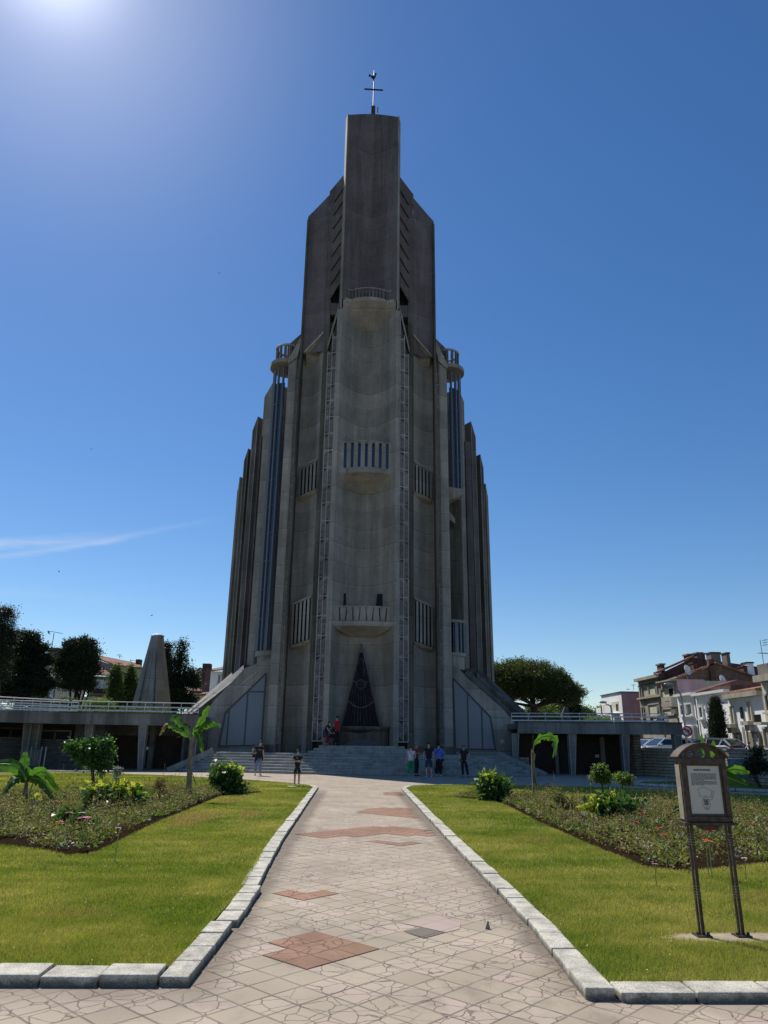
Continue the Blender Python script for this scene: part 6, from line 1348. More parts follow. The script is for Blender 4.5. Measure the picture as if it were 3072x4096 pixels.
# utility box by the right wall, tube rail on the wall
ub = thing('utility_cabinet', 'pale grey utility cabinet against the stone wall near the banana leaves', 'utility box'); q = at(2975, 3090, 33.6); m_ = MB(); m_.b2(q[0]-.35, q[0]+.35, 33.9, 34.3, 0, 1.15); m_.build('cabinet', M['galv'], ub, bevel=.01); m_ = MB(); m_.b2(q[0]-.38, q[0]+.38, 33.87, 34.33, 1.15, 1.19); m_.build('lid', M['white'], ub)
hr = thing('tube_handrail', 'short bent dark handrail on top of the stone wall', 'handrail'); a = at(*h_(1440, 1115), 40); b_ = at(*h_(1510, 1118), 40); m_ = MB(); m_.tube([(a[0], 40, .9), (a[0], 40, a[1] + .1), (a[0] + .3, 40, a[1] + .42), (b_[0] - .2, 40, a[1] + .42), (b_[0], 40, .9)], .03, 6); m_.build('tube', M['black'], hr)
# crowd barriers and posts, left
for i, (pa, pb, lab) in enumerate((((300, 600), (640, 600), 'stacked steel crowd barriers leaning together by the dark wall'),)):
    cb = thing('crowd_barrier', lab, 'barrier'); Yb = 43.0; cA = crop(0, 2850, 1659/420)
    xa, zt = at(*cA(335, 597), Yb); xb, _ = at(*cA(640, 600), Yb); _, zb_ = at(*cA(300, 830), Yb)
    m_ = MB(); [m_.tube([(xa, Yb + d, zt), (xb, Yb + d, zt), (xb, Yb + d, .25), (xa, Yb + d, .25), (xa, Yb + d, zt)], .022, 5) for d in (0, .12)]; m_.build('frame', M['galv'], cb)
    m_ = MB(); n = 14; [m_.tube([(xa + (xb-xa)*i/n, Yb, .25), (xa + (xb-xa)*i/n, Yb, zt)], .011, 4) for i in range(1, n)]; m_.build('bar', M['galv'], cb)
    for px in (340, 450, 615):
        m_ = MB(); x_ = at(*cA(px, 700), Yb)[0]; z_ = at(*cA(px, 540), Yb)[1]; m_.tube([(x_, Yb + .2, 0), (x_, Yb + .2, z_)], .035, 6); m_.build('post', M['galv'], cb)
pp = thing('steel_post', 'single steel post standing right of the crowd barriers', 'post'); x_, z_ = at(*crop(0, 2850, 1659/420)(733, 540), 42.8); m_ = MB(); m_.tube([(x_, 42.8, 0), (x_, 42.8, z_)], .04, 7); m_.build('shaft', M['galv'], pp); m_ = MB(); m_.tube([(x_, 42.8, 0), (x_, 42.8, .12)], .055, 7); m_.build('foot', M['galv'], pp)
# ================================================================== GARDEN PLANTS
def bez(pts, n):
    P = [Vector(p) for p in pts]; out = []
    m = len(P)
    for i in range(n + 1):
        t = i / n * (m - 1); k = min(int(t), m - 2); f = t - k
        p0 = P[max(k-1, 0)]; p1 = P[k]; p2 = P[k+1]; p3 = P[min(k+2, m-1)]
        out.append(0.5 * ((2*p1) + (p2 - p0)*f + (2*p0 - 5*p1 + 4*p2 - p3)*f*f + (3*p1 - p0 - 3*p2 + p3)*f*f*f))
    return out
def px3(pts, Y):    # photo points with a depth offset -> 3d
    o = []
    for p in pts:
        d = p[2] if len(p) > 2 else 0.0; x, z = at(p[0], p[1], Y + d); o.append((x, Y + d, z))
    return o
def banana_leaf(parent, pts, width, mat='banana', side=None, fold=.28, stalk=.12, n=24, ragged=.08):
    C = bez(pts, n); m_ = MB(); cols_ = []
    for i, c in enumerate(C):
        t = i / n; d = (C[min(i+1, n)] - C[max(i-1, 0)]).normalized()
        sd = Vector(side) if side else (d.cross(Vector((0, 1, 0))) * .9 + Vector((0, -.45, 0))); sd = (sd - d * sd.dot(d)); sd = sd.normalized() if sd.length > .05 else d.orthogonal()
        nn = d.cross(sd)
        if nn.z < 0: nn = -nn
        u = max(0, (t - stalk) / (1 - stalk)); w_ = width * .5 * (math.sin(math.pi * min(1, u ** .75 * 1.0)) ** .55 if u > 0 else 0) + .006
        row = []
        for k in (-1, -.5, 0, .5, 1):
            rg = 1 + (rnd.uniform(-ragged, ragged) if abs(k) == 1 else 0)
            if abs(k) == 1 and rnd.random() < ragged: rg = .58
            row.append(c + sd * w_ * k * rg * math.cos(fold) - nn * abs(k) * w_ * math.sin(fold) + nn * (.012 * math.sin(i * 1.7) * abs(k)))
        cols_.append(row)
    m_.add([p for r_ in cols_ for p in r_], [(i*5+k, i*5+k+1, (i+1)*5+k+1, (i+1)*5+k) for i in range(n) for k in range(4)])
    o = m_.build('leaf', L_[mat], parent, smooth=True)
    m_ = MB(); m_.tube(C, [.018 * (1 - .8*i/n) + .003 for i in range(n+1)], 5); m_.build('midrib', M['rib'], o)
M['rib'] = plain('pale_green_midrib', (.30, .36, .12), .5)
M['bstem'] = plain('fibrous_banana_stem', (.26, .20, .12), .9, 0, .5, 12)
L_['brown'] = leafmat('withered_brown_leaf', (.12, .06, .02), (.26, .15, .05), (.42, .30, .10), .4, 6)
def shrubt(name, label, cat='shrub', group=None): return thing(name, label, cat, group=group)
def gpx(px, py, z=.09): return gnd(px, py, z)
# banana plant at the left edge
b1 = shrubt('banana_plant', 'young banana plant with broad drooping leaves in the left flower bed', 'banana plant'); Yb = 20.0
base = px3([(92, 3235), (100, 3175), (108, 3118)], Yb); m_ = MB(); m_.tube([(base[0][0], Yb, .05)] + base[1:], [.10, .07, .035], 9); m_.build('stem', M['bstem'], b1)
for pts, w_ in (([(104, 3135), (99, 3110, -.05), (98, 3060, -.05), (102, 3006, 0)], .30), ([(100, 3125), (88, 3085, -.1), (40, 3058, -.2), (-20, 3060, -.3), (-80, 3085, -.4)], .33), ([(98, 3128), (78, 3112, -.1), (45, 3128, -.3), (8, 3182, -.5)], .30),
                ([(108, 3128), (140, 3095, -.1), (185, 3092, -.2), (237, 3160, -.5)], .34), ([(108, 3132), (135, 3112, -.2), (180, 3135, -.5), (218, 3202, -.7)], .32), ([(104, 3130), (110, 3098, .1), (124, 3090, .2), (140, 3118, .3)], .2)):
    banana_leaf(b1, px3(pts, Yb), w_)
st1 = shrubt('banana_sucker', 'small banana offshoot with pale drooping leaves right of the young banana plant', 'banana plant'); m_ = MB(); q = px3([(124, 3260), (133, 3210), (140, 3192)], 19.0); m_.tube([(q[0][0], 19, .05)] + q[1:], [.04, .03, .02], 7); m_.build('stem', M['bstem'], st1)
for pts in ([(140, 3195), (152, 3182), (168, 3200)], [(139, 3196), (128, 3180), (112, 3190)]): banana_leaf(st1, px3(pts, 19.0), .16, 'yellow')
sk = shrubt('garden_stake', 'thin slanting stake leaning beside the young banana plant', 'stake'); m_ = MB(); q = px3([(120, 3175), (157, 3028)], 20.3); m_.tube(q, .012, 5); m_.build('rod', M['bark'], sk); m_ = MB(); m_.tube([q[0], (q[0][0] - .12, 20.3, .06)], .012, 5); m_.build('rod_foot', M['bark'], sk)
# tall banana left of the stairs
b2 = shrubt('banana_plant', 'tall thin-stemmed banana plant with torn leaves in front of the left stair end', 'banana plant'); Yb = 21.7
q = px3([(752, 3215), (757, 3120), (761, 3030), (765, 2962)], Yb); m_ = MB(); m_.tube([(q[0][0], Yb, .05)] + q[1:], [.085, .075, .062, .04], 9); m_.build('stem', M['bstem'], b2)
BK = .8
for pts, w_, mt in (([(766, 2966), (756, 2928), (722, 2893), (692, 2868), (679, 2886)], .30, 'banana'), ([(764, 2968), (748, 2938), (705, 2912, -.15), (668, 2900, -.3)], .26, 'banana'), ([(672, 2896, -.28), (658, 2905, -.3), (638, 2943, -.35)], .17, 'brown'),
                    ([(768, 2960), (786, 2918), (812, 2870), (836, 2822)], .27, 'banana'), ([(768, 2962), (788, 2920), (840, 2895, -.2), (886, 2906, -.4)], .26, 'banana'), ([(768, 2968), (784, 2932, -.1), (800, 2950, -.25), (811, 3012, -.3)], .36, 'banana')):
    banana_leaf(b2, px3(pts, Yb), w_ * BK, mt, ragged=.25, stalk=.22 if mt == 'banana' else 0)
m_ = MB(); m_.tube(px3([(762, 3078), (775, 3108), (781, 3135)], Yb), .012, 5); m_.build('dead_stalk', M['bark'], b2)
# single-leaf banana on the right
b3 = shrubt('banana_plant', 'bare banana stem with one arching torn leaf in the right flower bed', 'banana plant'); Yb = 23.2
q = px3([(2139, 3215), (2137, 3130), (2132, 3050), (2129, 2998)], Yb); m_ = MB(); m_.tube([(q[0][0], Yb, .05)] + q[1:], [.085, .065, .055, .035], 9); m_.build('stem', M['bstem'], b3)
banana_leaf(b3, px3([(2131, 3000), (2143, 2964), (2178, 2944, -.1), (2213, 2950, -.2), (2221, 2985, -.25), (2212, 3032, -.3)], Yb), .27, ragged=.3)
m_ = MB(); m_.tube(px3([(2130, 3002), (2133, 2922)], Yb), .013, 5); m_.build('bare_spike', M['bark'], b3)
m_ = MB(); m_.tube(px3([(2131, 3005, -.1), (2139, 3022, -.1), (2137, 3045, -.1)], Yb), [.03, .035, .01], 6); m_.build('dead_sheath', M['bstem'], b3); m_ = MB(); m_.tube(px3([(2136, 3095, -.05), (2146, 3140, -.1)], Yb), .012, 5); m_.build('dead_stalk', M['bark'], b3)
# banana hidden behind the board
b4 = shrubt('banana_plant', 'banana plant growing behind the info board, leaves showing above and beside it', 'banana plant'); Yb = 15.0
q = px3([(2832, 3300), (2830, 3200), (2832, 3125)], Yb); m_ = MB(); m_.tube([(q[0][0], Yb, .05)] + q[1:], [.08, .06, .04], 9); m_.build('stem', M['bstem'], b4)
for pts, w_ in (([(2831, 3140), (2822, 3080), (2816, 3000), (2806, 2934)], .20), ([(2832, 3135), (2836, 3070), (2842, 3010), (2856, 2962)], .22), ([(2834, 3140), (2870, 3095, -.1), (2940, 3076, -.2), (3000, 3092, -.3)], .22),
                ([(2834, 3142), (2880, 3104, -.2), (2935, 3120, -.3), (2994, 3142, -.4)], .26), ([(2828, 3250), (2790, 3225, -.2), (2740, 3225, -.3), (2686, 3250, -.4)], .16)):
    banana_leaf(b4, px3(pts, Yb), w_)
def bush(name, label, Y, parts, leafL, leafW, base_px, cat='shrub', trunk=None, group=None):
    t = shrubt(name, label, cat, group)
    for nm, mat, blobs, ncl, per, spread in parts: crown(nm, blobpx(Y, *blobs), ncl, per, spread, leafL, leafW, L_[mat], t, down=.7, shell=.35)
    m_ = MB(); x, _ = at(base_px[0], base_px[1], Y)
    if trunk:
        for pts, r0, r1 in trunk: Q = px3(pts, Y); Q[0] = (Q[0][0], Y, .06) if pts[0][1] > 3120 else Q[0]; m_.tube(bez(Q, 6), [r0 + (r1 - r0)*i/6 for i in range(7)], 7)
        m_.build('trunk', M['bark'], t)
    else:
        for k in range(6): limb(m_, (x + rnd.uniform(-.1, .1), Y + rnd.uniform(-.1, .1), .05), (x + rnd.uniform(-.3, .3), Y + rnd.uniform(-.2, .2), .6 if leafL > .155 else .28), .02, .01)
        m_.build('stem', M['bark'], t)
    return t
bush('broadleaf_shrub', 'round green-and-yellow shrub in front of the lower steps on the left', 24.4, (('foliage', 'shrub', ((905, 3115, 48, 45), (890, 3085, 40, 26), (930, 3140, 38, 38)), 170, 8, .13), ('young_leaves', 'yellow', ((900, 3072, 38, 14), (938, 3085, 22, 14)), 36, 6, .10)), .17, .10, (908, 3190))
bush('variegated_shrub', 'low shrub with bright yellow top leaves, under the small orange tree', 18.3, (('foliage', 'shrub', ((455, 3195, 85, 42), (400, 3185, 40, 35), (520, 3190, 38, 40)), 190, 7, .13), ('young_leaves', 'yellow', ((420, 3145, 50, 12), (500, 3145, 45, 14), (375, 3170, 18, 22), (540, 3170, 20, 22)), 60, 7, .09)), .17, .10, (455, 3240))
bush('silver_leaf_plant', 'pale silvery plant rising above the variegated shrub', 18.6, (('foliage', 'silver', ((466, 3100, 9, 20), (475, 3078, 12, 5)), 22, 8, .04),), .07, .05, (466, 3150))
bush('broadleaf_shrub', 'drooping shrub with yellowish tips in front of the right stair end', 22.6, (('foliage', 'shrub', ((1972, 3160, 44, 42), (1998, 3145, 34, 36), (1950, 3140, 28, 36)), 170, 8, .12), ('young_leaves', 'yellow', ((1955, 3105, 22, 18), (2000, 3118, 18, 16)), 34, 6, .08)), .19, .09, (1975, 3205))
bush('variegated_shrub', 'large-leaved dark shrub with yellow edges beneath the two small right trees', 17.3, (('foliage', 'shrub', ((2460, 3232, 68, 38), (2520, 3255, 40, 30), (2425, 3215, 36, 26)), 190, 7, .13), ('young_leaves', 'yellow', ((2395, 3205, 50, 12), (2360, 3235, 18, 14), (2440, 3190, 25, 10), (2385, 3265, 16, 18)), 46, 6, .08)), .18, .10, (2460, 3300))
bush('orange_tree', 'small open-crowned orange tree on the left lawn bed', 27.5, (('crown', 'shrub', ((372, 3005, 46, 36), (330, 3005, 28, 28), (418, 3012, 30, 32), (365, 2970, 22, 18), (285, 2982, 16, 9), (395, 3042, 38, 20), (345, 3050, 18, 16), (425, 2968, 12, 14), (410, 3075, 10, 14)), 250, 14, .12),), .16, .07, (371, 3150), 'tree', trunk=(([(371, 3160), (372, 3110), (366, 3050)], .07, .05), ([(366, 3060), (335, 3010), (295, 2985)], .04, .015), ([(366, 3055), (385, 3010), (410, 2985)], .04, .015), ([(368, 3075), (395, 3050), (420, 3035)], .035, .015)))
bush('young_citrus_tree', 'small bright round-headed tree, left of the two in the right bed', 20.6, (('crown', 'bright', ((2405, 3095, 26, 24), (2398, 3072, 18, 16), (2424, 3104, 18, 18), (2382, 3104, 13, 14)), 130, 12, .06),), .11, .04, (2419, 3236), 'tree', trunk=(([(2419, 3240), (2413, 3180), (2405, 3120)], .03, .018), ([(2425, 3238), (2428, 3180), (2436, 3140)], .018, .01)), group='small trees in the right flower bed')
bush('young_citrus_tree', 'smaller bright round-headed tree, right of the two in the right bed', 23.2, (('crown', 'bright', ((2492, 3114, 22, 18), (2478, 3106, 15, 14), (2510, 3118, 15, 14)), 90, 12, .06),), .12, .04, (2489, 3207), 'tree', trunk=(([(2488, 3212), (2487, 3170), (2492, 3125)], .028, .018),), group='small trees in the right flower bed')
bush('dahlia_plant', 'leafy dahlia clump with magenta and red flowers in the left bed', 14.4, (('foliage', 'shrub', ((290, 3275, 40, 26), (330, 3290, 38, 26), (270, 3262, 22, 16)), 110, 7, .07),), .11, .07, (310, 3310))
bush('dahlia_plant', 'leafy dahlia clump with scarlet flowers in the right bed left of the info board', 14.2, (('foliage', 'shrub', ((2615, 3345, 42, 30), (2640, 3330, 26, 24)), 100, 7, .07),), .12, .08, (2620, 3385))
bush('tall_weed', 'dark spiky weed standing up in the left bed', 20.5, (('foliage', 'dry', ((645, 3150, 16, 26), (640, 3130, 7, 26), (655, 3165, 20, 18)), 60, 10, .05),), .13, .02, (645, 3200))
bush('tall_weed', 'feathery weed with long narrow leaves in the right bed', 18.0, (('foliage', 'herb', ((2240, 3200, 20, 24), (2275, 3215, 20, 16), (2228, 3180, 8, 20)), 70, 10, .05),), .15, .02, (2240, 3240))
# flower heads
def flower(label, px, py, c, r, h=None):
    X, Y = gnd(px, py, .48 if py < 3380 else .3); z = .48 if py < 3380 else .3
    f = thing('dahlia_flower', label, 'flower', (X, Y, 0)); m_ = MB()
    for k, (n, rr, tz) in enumerate(((11, 1.0, .12), (9, .72, .35), (6, .42, .55))):
        for i in range(n):
            a = 2*math.pi*(i + .5*k)/n; d = Vector((math.cos(a), math.sin(a)*.9, tz)); s_ = Vector((-math.sin(a), math.cos(a), 0)) * r * .22
            c0 = Vector((0, 0, z)); m_.add([c0, c0 + d*r*rr*.55 + s_, c0 + d*r*rr + Vector((0, 0, .0)), c0 + d*r*rr*.55 - s_], [(0,1,2,3)])
    m_.build('petals', c, f); m_ = MB(); m_.tube([(0, .02, .05), (.01, .01, z)], .006, 5); m_.build('stem', M['rib'], f)
FC = {k: plain(k + '_petals', v, .6, 0, .15) for k, v in (('crimson', (.45, .01, .03)), ('magenta', (.60, .05, .26)), ('scarlet', (.75, .04, .02)), ('orange', (.8, .16, .03)), ('pink', (.75, .30, .38)), ('darkred', (.22, .01, .02)), ('white', (.75, .72, .70)))}
for (lab, px, py, c, r) in (('small dark red flower in front of the young banana plant', 223, 3207, 'crimson', .07), ('red flower on the left side of the left dahlia clump', 276, 3253, 'crimson', .075), ('rose-red flower at the back of the left dahlia clump', 327, 3253, 'pink', .065),
    ('largest magenta flower of the left dahlia clump', 333, 3275, 'magenta', .10), ('second magenta flower, just right of the largest one', 347, 3272, 'magenta', .085), ('orange-red flower left of the left dahlia clump', 239, 3288, 'scarlet', .06), ('pink-red bloom low near the soil edge of the left bed', 473, 3314, 'pink', .05),
    ('red flower below the large dark shrub in the right bed', 2544, 3292, 'crimson', .075), ('red flower on top of the right dahlia clump', 2637, 3314, 'scarlet', .07), ('scarlet flower on the right of the right dahlia clump', 2656, 3341, 'scarlet', .06), ('crimson flower between the posts just under the info board', 2843, 3327, 'crimson', .075),
    ('orange flower between the board posts, the left one of the orange pair', 2821, 3361, 'orange', .055), ('orange flower between the board posts, the right one of the orange pair', 2834, 3368, 'orange', .065), ('dark red flower right of the info board', 3016, 3303, 'darkred', .08), ('crimson flower beside the dark shrub leaves in the right bed', 2569, 3256, 'crimson', .085),
    ('pink bloom near the soil edge left of the info board', 2619, 3457, 'pink', .04), ('white bloom low in the bed right of the info board', 2977, 3434, 'white', .045), ('small red flower at the far end of the left bed by the variegated shrub', 610, 3187, 'scarlet', .05)):
    flower(lab, px, py, FC[c], r)
# ground planting of the beds: nobody could count it
def herbs(poly, n, hmin, hmax, per, L, W, seed_far=0.0, edge=.0):
    xs = [p[0] for p in poly]; ys = [p[1] for p in poly]
    P = np.stack([NR.uniform(min(xs), max(xs), n), NR.uniform(min(ys), max(ys), n)], 1); P = P[inpoly(P, poly)]
    if edge:
        k = np.ones(len(P), bool)
        for dx, dy in ((edge, 0), (-edge, 0), (0, edge), (0, -edge)): k &= inpoly(P + np.array([dx, dy]), poly)
        P = P[k]
    ph = np.sin(P[:, 0]*1.9 + 1.3*np.sin(P[:, 1]*.8)) * np.sin(P[:, 1]*1.3 + 2*np.sin(P[:, 0]*.7)); P = P[(ph > -.3) | (NR.random(len(P)) < .25)]; ph = ph[:0]
    k = len(P); lo = .62 + .38*np.sin(P[:, 0]*1.4 + P[:, 1]*.9)*np.sin(P[:, 1]*1.7 - P[:, 0]*.5); h = hmin + (hmax - hmin) * NR.random(k)**1.5 * lo; rad = NR.uniform(.06, .16, k)
    t = NR.random((k, per)); a = NR.uniform(0, 2*np.pi, (k, per)); rr = rad[:, None] * (0.25 + .9*NR.random((k, per))) * (1.15 - .6*t)
    C = np.stack([P[:, None, 0] + rr*np.cos(a), P[:, None, 1] + rr*np.sin(a), LZ + .02 + t * h[:, None]], 2).reshape(-1, 3)
    D = np.stack([np.cos(a), np.sin(a), NR.normal(.5, .6, (k, per))], 2).reshape(-1, 3)
    m = len(C); return leaf_quads(C, L*NR.uniform(.5, 1.4, m), W*NR.uniform(.5, 1.4, m), D=D), P, h
def stalks(P, h, hfac):
    k = len(P); hh = h * hfac * NR.uniform(.7, 1.3, k); l = NR.normal(0, .05, (k, 2)); out = []
    V = np.zeros((k, 4, 3)); w_ = .0045
    V[:, 0, :2] = P - [w_, 0]; V[:, 1, :2] = P + [w_, 0]; V[:, 2, :2] = P + l + [w_*.6, 0]; V[:, 3, :2] = P + l - [w_*.6, 0]; V[:, :2, 2] = LZ; V[:, 2:, 2] = (LZ + hh)[:, None]
    H = V[:, 2].copy(); s_ = NR.uniform(.010, .02, k)[:, None]
    Q = np.stack([H + s_*np.array([-1, 0, 0]), H + s_*np.array([0, 0, -.9]), H + s_*np.array([1, 0, 0]), H + s_*np.array([0, 0, 1.1])], 1)
    Q2 = np.stack([H + s_*np.array([0, -1, 0]), H + s_*np.array([0, 0, -.9]), H + s_*np.array([0, 1, 0]), H + s_*np.array([0, 0, 1.1])], 1)
    return V, np.concatenate([Q, Q2])
M['seed'] = plain('dark_seed_heads', (.045, .030, .022), .9)
for poly, side in ((bedL, 'left'), (bedR, 'right')):
    V1, P1, h1 = herbs(poly, 4400, .05, .30, 20, .065, .030, edge=.16)
    V2, P2, h2 = herbs(poly, 5400, .08, .58, 17, .055, .018, edge=.2)
    V3, P3, h3 = herbs(poly, 420, .05, .2, 20, .06, .028, edge=.15)
    V5, P5, h5 = herbs(poly, 900, .06, .30, 18, .075, .034, edge=.15)
    Sx, Q = stalks(P2[::5], h2[::5], 1.6)
    tag(quads('bed_planting', V1, L_['herb']), 'low mixed green herbs filling the %s flower bed' % side, 'bed plants', kind='stuff')
    tag(quads('bed_planting', V5, L_['bright']), 'scattered bright green seedlings in the %s flower bed' % side, 'bed plants', kind='stuff')
    tag(quads('dry_stalks', np.concatenate([V2, Sx]), L_['dry']), 'dry brown stems standing in the %s flower bed' % side, 'dry plants', kind='stuff')
    tag(quads('seed_heads', Q, M['seed']), 'dark dried seed heads on top of the stems in the %s flower bed' % side, 'seed heads', kind='stuff')
    tag(quads('silver_plants', V3, L_['silver']), 'patches of silvery leaved plants in the %s flower bed' % side, 'bed plants', kind='stuff')
    k = NR.choice(len(P1), 26); H = np.concatenate([P1[k], (LZ + h1[k] + .03)[:, None]], 1); H = np.repeat(H, 6, 0); D = NR.normal(0, 1, (len(H), 3)); D[:, 2] = abs(D[:, 2]) * .5
    tag(quads('small_blossoms', leaf_quads(H, .028, .022, D=D), FC['pink' if side == 'left' else 'white']), 'tiny pale blossoms dotted through the %s flower bed' % side, 'blossoms', kind='stuff')
# stone shard and clods
X, Y = gnd(1951, 3716, 0); sh = MB(); sh.add([(-.035, .02, 0), (.03, .02, 0), (.035, -.015, 0), (-.04, -.015, 0), (.0, .0, .1), (.018, .005, .095)], [(0,3,2,1), (0,4,3), (3,4,5,2), (2,5,1), (1,5,4,0)])
sho = sh.build('stone_shard', M['conc_light'], loc=(X, Y, .004)); sho.scale = (.62, .62, .62); tag(sho, 'small grey upright stone shard lying on the paved path', 'stone')
# ================================================================== INFO BOARD
ib = thing('info_board', 'weathered bronze framed information board with arched roof on four thin posts', 'information board'); Yi = 6.82
s_c = crop(2660, 2900, 1013/412)
xl = at(*s_c(212, 955), Yi)[0]; xr = at(*s_c(668, 965), Yi)[0]; z0 = at(*s_c(300, 955), Yi)[1]; z1 = at(*s_c(300, 325), Yi)[1]; dp = .11
xm = (xl + xr) / 2; W_ = xr - xl
def b_(nm, mat, *a, par=None, bev=.003):
    m_ = MB(); m_.b2(*a); return m_.build(nm, M[mat], par or ib, bevel=bev)
fr_ = .045
cs = b_('case', 'bronze', xl, xr, Yi + .02, Yi + dp, z0, z1)
for nm, a in (('frame_rail', (xl, xr, Yi - .012, Yi + .02, z0, z0 + fr_*1.1)), ('frame_rail', (xl, xr, Yi - .012, Yi + .02, z1 - fr_*1.1, z1)), ('frame_stile', (xl, xl + fr_, Yi - .012, Yi + .02, z0 + fr_*1.1, z1 - fr_*1.1)), ('frame_stile', (xr - fr_, xr, Yi - .012, Yi + .02, z0 + fr_*1.1, z1 - fr_*1.1))): b_(nm, 'bronze', *a, par=cs)
for a in ((xl + fr_, xr - fr_, Yi, Yi + .015, z0 + fr_*1.1, z0 + fr_*1.5), (xl + fr_, xr - fr_, Yi, Yi + .015, z1 - fr_*1.5, z1 - fr_*1.1), (xl + fr_, xl + fr_*1.35, Yi, Yi + .015, z0 + fr_*1.5, z1 - fr_*1.5), (xr - fr_*1.35, xr - fr_, Yi, Yi + .015, z0 + fr_*1.5, z1 - fr_*1.5)): b_('moulding', 'bronze', *a, par=cs, bev=.002)
b_('sunlit_side', 'bronze_pale', xl - .006, xl - .001, Yi + .02, Yi + dp, z0 + .02, z1 - .06, par=cs, bev=0)  # paler sheet over the case side, sunlight put into its colour
pn = b_('panel', 'paper', xl + fr_*1.35, xr - fr_*1.35, Yi + .011, Yi + .019, z0 + fr_*1.5, z1 - fr_*1.5, bev=0)
b_('base_ledge', 'bronze', xl - .03, xr + .03, Yi - .04, Yi + dp + .03, z0 - .022, z0 - .001)
m_ = MB(); n = 12; m_.slab([(xl + .09 + (W_ - .18)*i/n, Yi + .03, z0 - .022) for i in range(n+1)] + [(xr - .09 - (W_ - .18)*i/n, Yi + .03, z0 - .023 - .05*math.sin(math.pi*i/n)**.6) for i in range(n+1)], (0, .02, 0)); m_.build('apron', M['bronze'], ib)
# arched roof with pierced tympanum
rw = W_/2 + .028; rh = .125; R_ = (rw*rw + rh*rh) / (2*rh); zc = z1 + .01 + rh - R_; a_m = math.asin(rw / R_)
arcp = lambda r, k, y: (xm + r*math.sin(-a_m + 2*a_m*k/20), y, zc + r*math.cos(-a_m + 2*a_m*k/20))
m_ = MB(); vs = []
for y in (Yi - .03, Yi + dp + .03): vs += [arcp(R_, k, y) for k in range(21)] + [arcp(R_ - .018, k, y) for k in range(21)]
fs = []
for k in range(20): fs += [(k, k+1, 42+k+1, 42+k), (21+k+1, 21+k, 63+k, 63+k+1), (k+1, k, 21+k, 21+k+1), (42+k, 42+k+1, 63+k+1, 63+k)]
fs += [(0, 42, 63, 21), (20, 41, 83, 62)]
m_.add(vs, fs); rf = m_.build('arched_roof', M['bronze'], ib)
# tympanum as lattice of columns around round holes
holes = [(xm + dx, z1 + .012 + r*.75, r) for dx, r in ((-.17, .018), (-.105, .032), (0, .042), (.105, .032), (.17, .018))]
m_ = MB(); NX = 120
for k in range(NX):
    x = xl - .02 + (W_ + .04) * (k + .5) / NX; dx = (W_ + .04) / NX / 2
    zt = zc + math.sqrt(max(0, (R_ - .018)**2 - (x - xm)**2)); segs = [(z1, zt)]
    for hx, hz, hr_ in holes:
        if abs(x - hx) < hr_:
            dd = math.sqrt(hr_**2 - (x - hx)**2); new = []
            for (a, c) in segs:
                if hz - dd > a: new.append((a, min(c, hz - dd)))
                if hz + dd < c: new.append((max(a, hz + dd), c))
            segs = new
    for (a, c) in segs:
        if c - a > .002: m_.b2(x - dx, x + dx, Yi + .0, Yi + .014, a, c)
m_.build('pierced_gable', M['bronze'], rf)
for q in ((365, 400), (750, 795)):
    for k, px in enumerate(q):
        pass
legx = [at(*s_c(x, 2075), Yi + .03)[0] for x in (352, 388, 742, 779)]
for k, x in enumerate(legx):
    m_ = MB(); m_.box((x, Yi + .045, (z0 - .02 + LZ) / 2), (.024 if k % 2 else .017, .024, z0 - .02 - LZ)); m_.build('post', M['bronze'], ib, bevel=.003)
for k in (0, 2):
    m_ = MB(); m_.b2(legx[k] - .045, legx[k+1] + .05, Yi - .02, Yi + .11, LZ + .006, LZ + .018); pl_ = m_.build('foot_plate', M['bronze'], ib, bevel=.002)
    for x in (legx[k] - .03, legx[k+1] + .033): m_ = MB(); m_.tube([(x, Yi + .02, LZ + .018), (x, Yi + .02, LZ + .04)], .012, 6); m_.build('bolt', M['bronze'], pl_)
    m_ = MB()
    for zz in [z0 - .1 - .022*i for i in range(5)] + [z0 - .52 - .022*i for i in range(5)]: m_.bar((legx[k] - .012, Yi + .025, zz), (legx[k+1] + .014, Yi + .025, zz - .004), .003, .004)
    m_.build('wire_wrap', M['bronze_pale'], ib)
yt_ = Yi + .0085; px0, px1 = xl + fr_*1.35, xr - fr_*1.35; pw = px1 - px0; pzt = z1 - fr_*1.5; phh = pzt - (z0 + fr_*1.5)
text_mesh('EGLISE DE ROYAN', pw * .062, M['ink'], pn, (px0 + pw*.46, yt_, pzt - phh*.09), (R(90), 0, 0))
m_ = MB()
for para, (za, nl) in enumerate(((.165, 8), (.325, 5))):
    for li in range(nl):
        z = pzt - phh*(za + .0195*li); x = px0 + pw*.11; xe_ = px0 + pw*(.88 if li < nl - 1 else .5)
        while x < xe_:
            w_ = rnd.uniform(.012, .05) * pw * 2; m_.bar((x, yt_, z), (min(x + w_, xe_), yt_, z), .0012, .0034, up=(0, 0, 1)); x += w_ + .006
m_.build('text_lines', M['ink'], pn)
def ln(m_, pts, w_=.0018, close=False):
    P = [(px0 + pw*a, yt_, pzt - phh*b) for a, b in pts]; P = P + [P[0]] if close else P
    for p, q in zip(P[:-1], P[1:]): m_.bar(p, q, w_, .001)
m_ = MB(); ln(m_, ((.26, .50), (.42, .445), (.46, .445), (.70, .52), (.76, .53))); ln(m_, ((.26, .50), (.33, .65), (.42, .65))); ln(m_, ((.70, .53), (.64, .65), (.55, .65))); ln(m_, ((.76, .53), (.67, .70), (.60, .71)))
ln(m_, [(.485 + .10*math.cos(R(a)) * (1.0 if 200 < a < 340 else 1.15), .79 - .13*math.sin(R(a))) for a in range(0, 360, 15)], close=True)
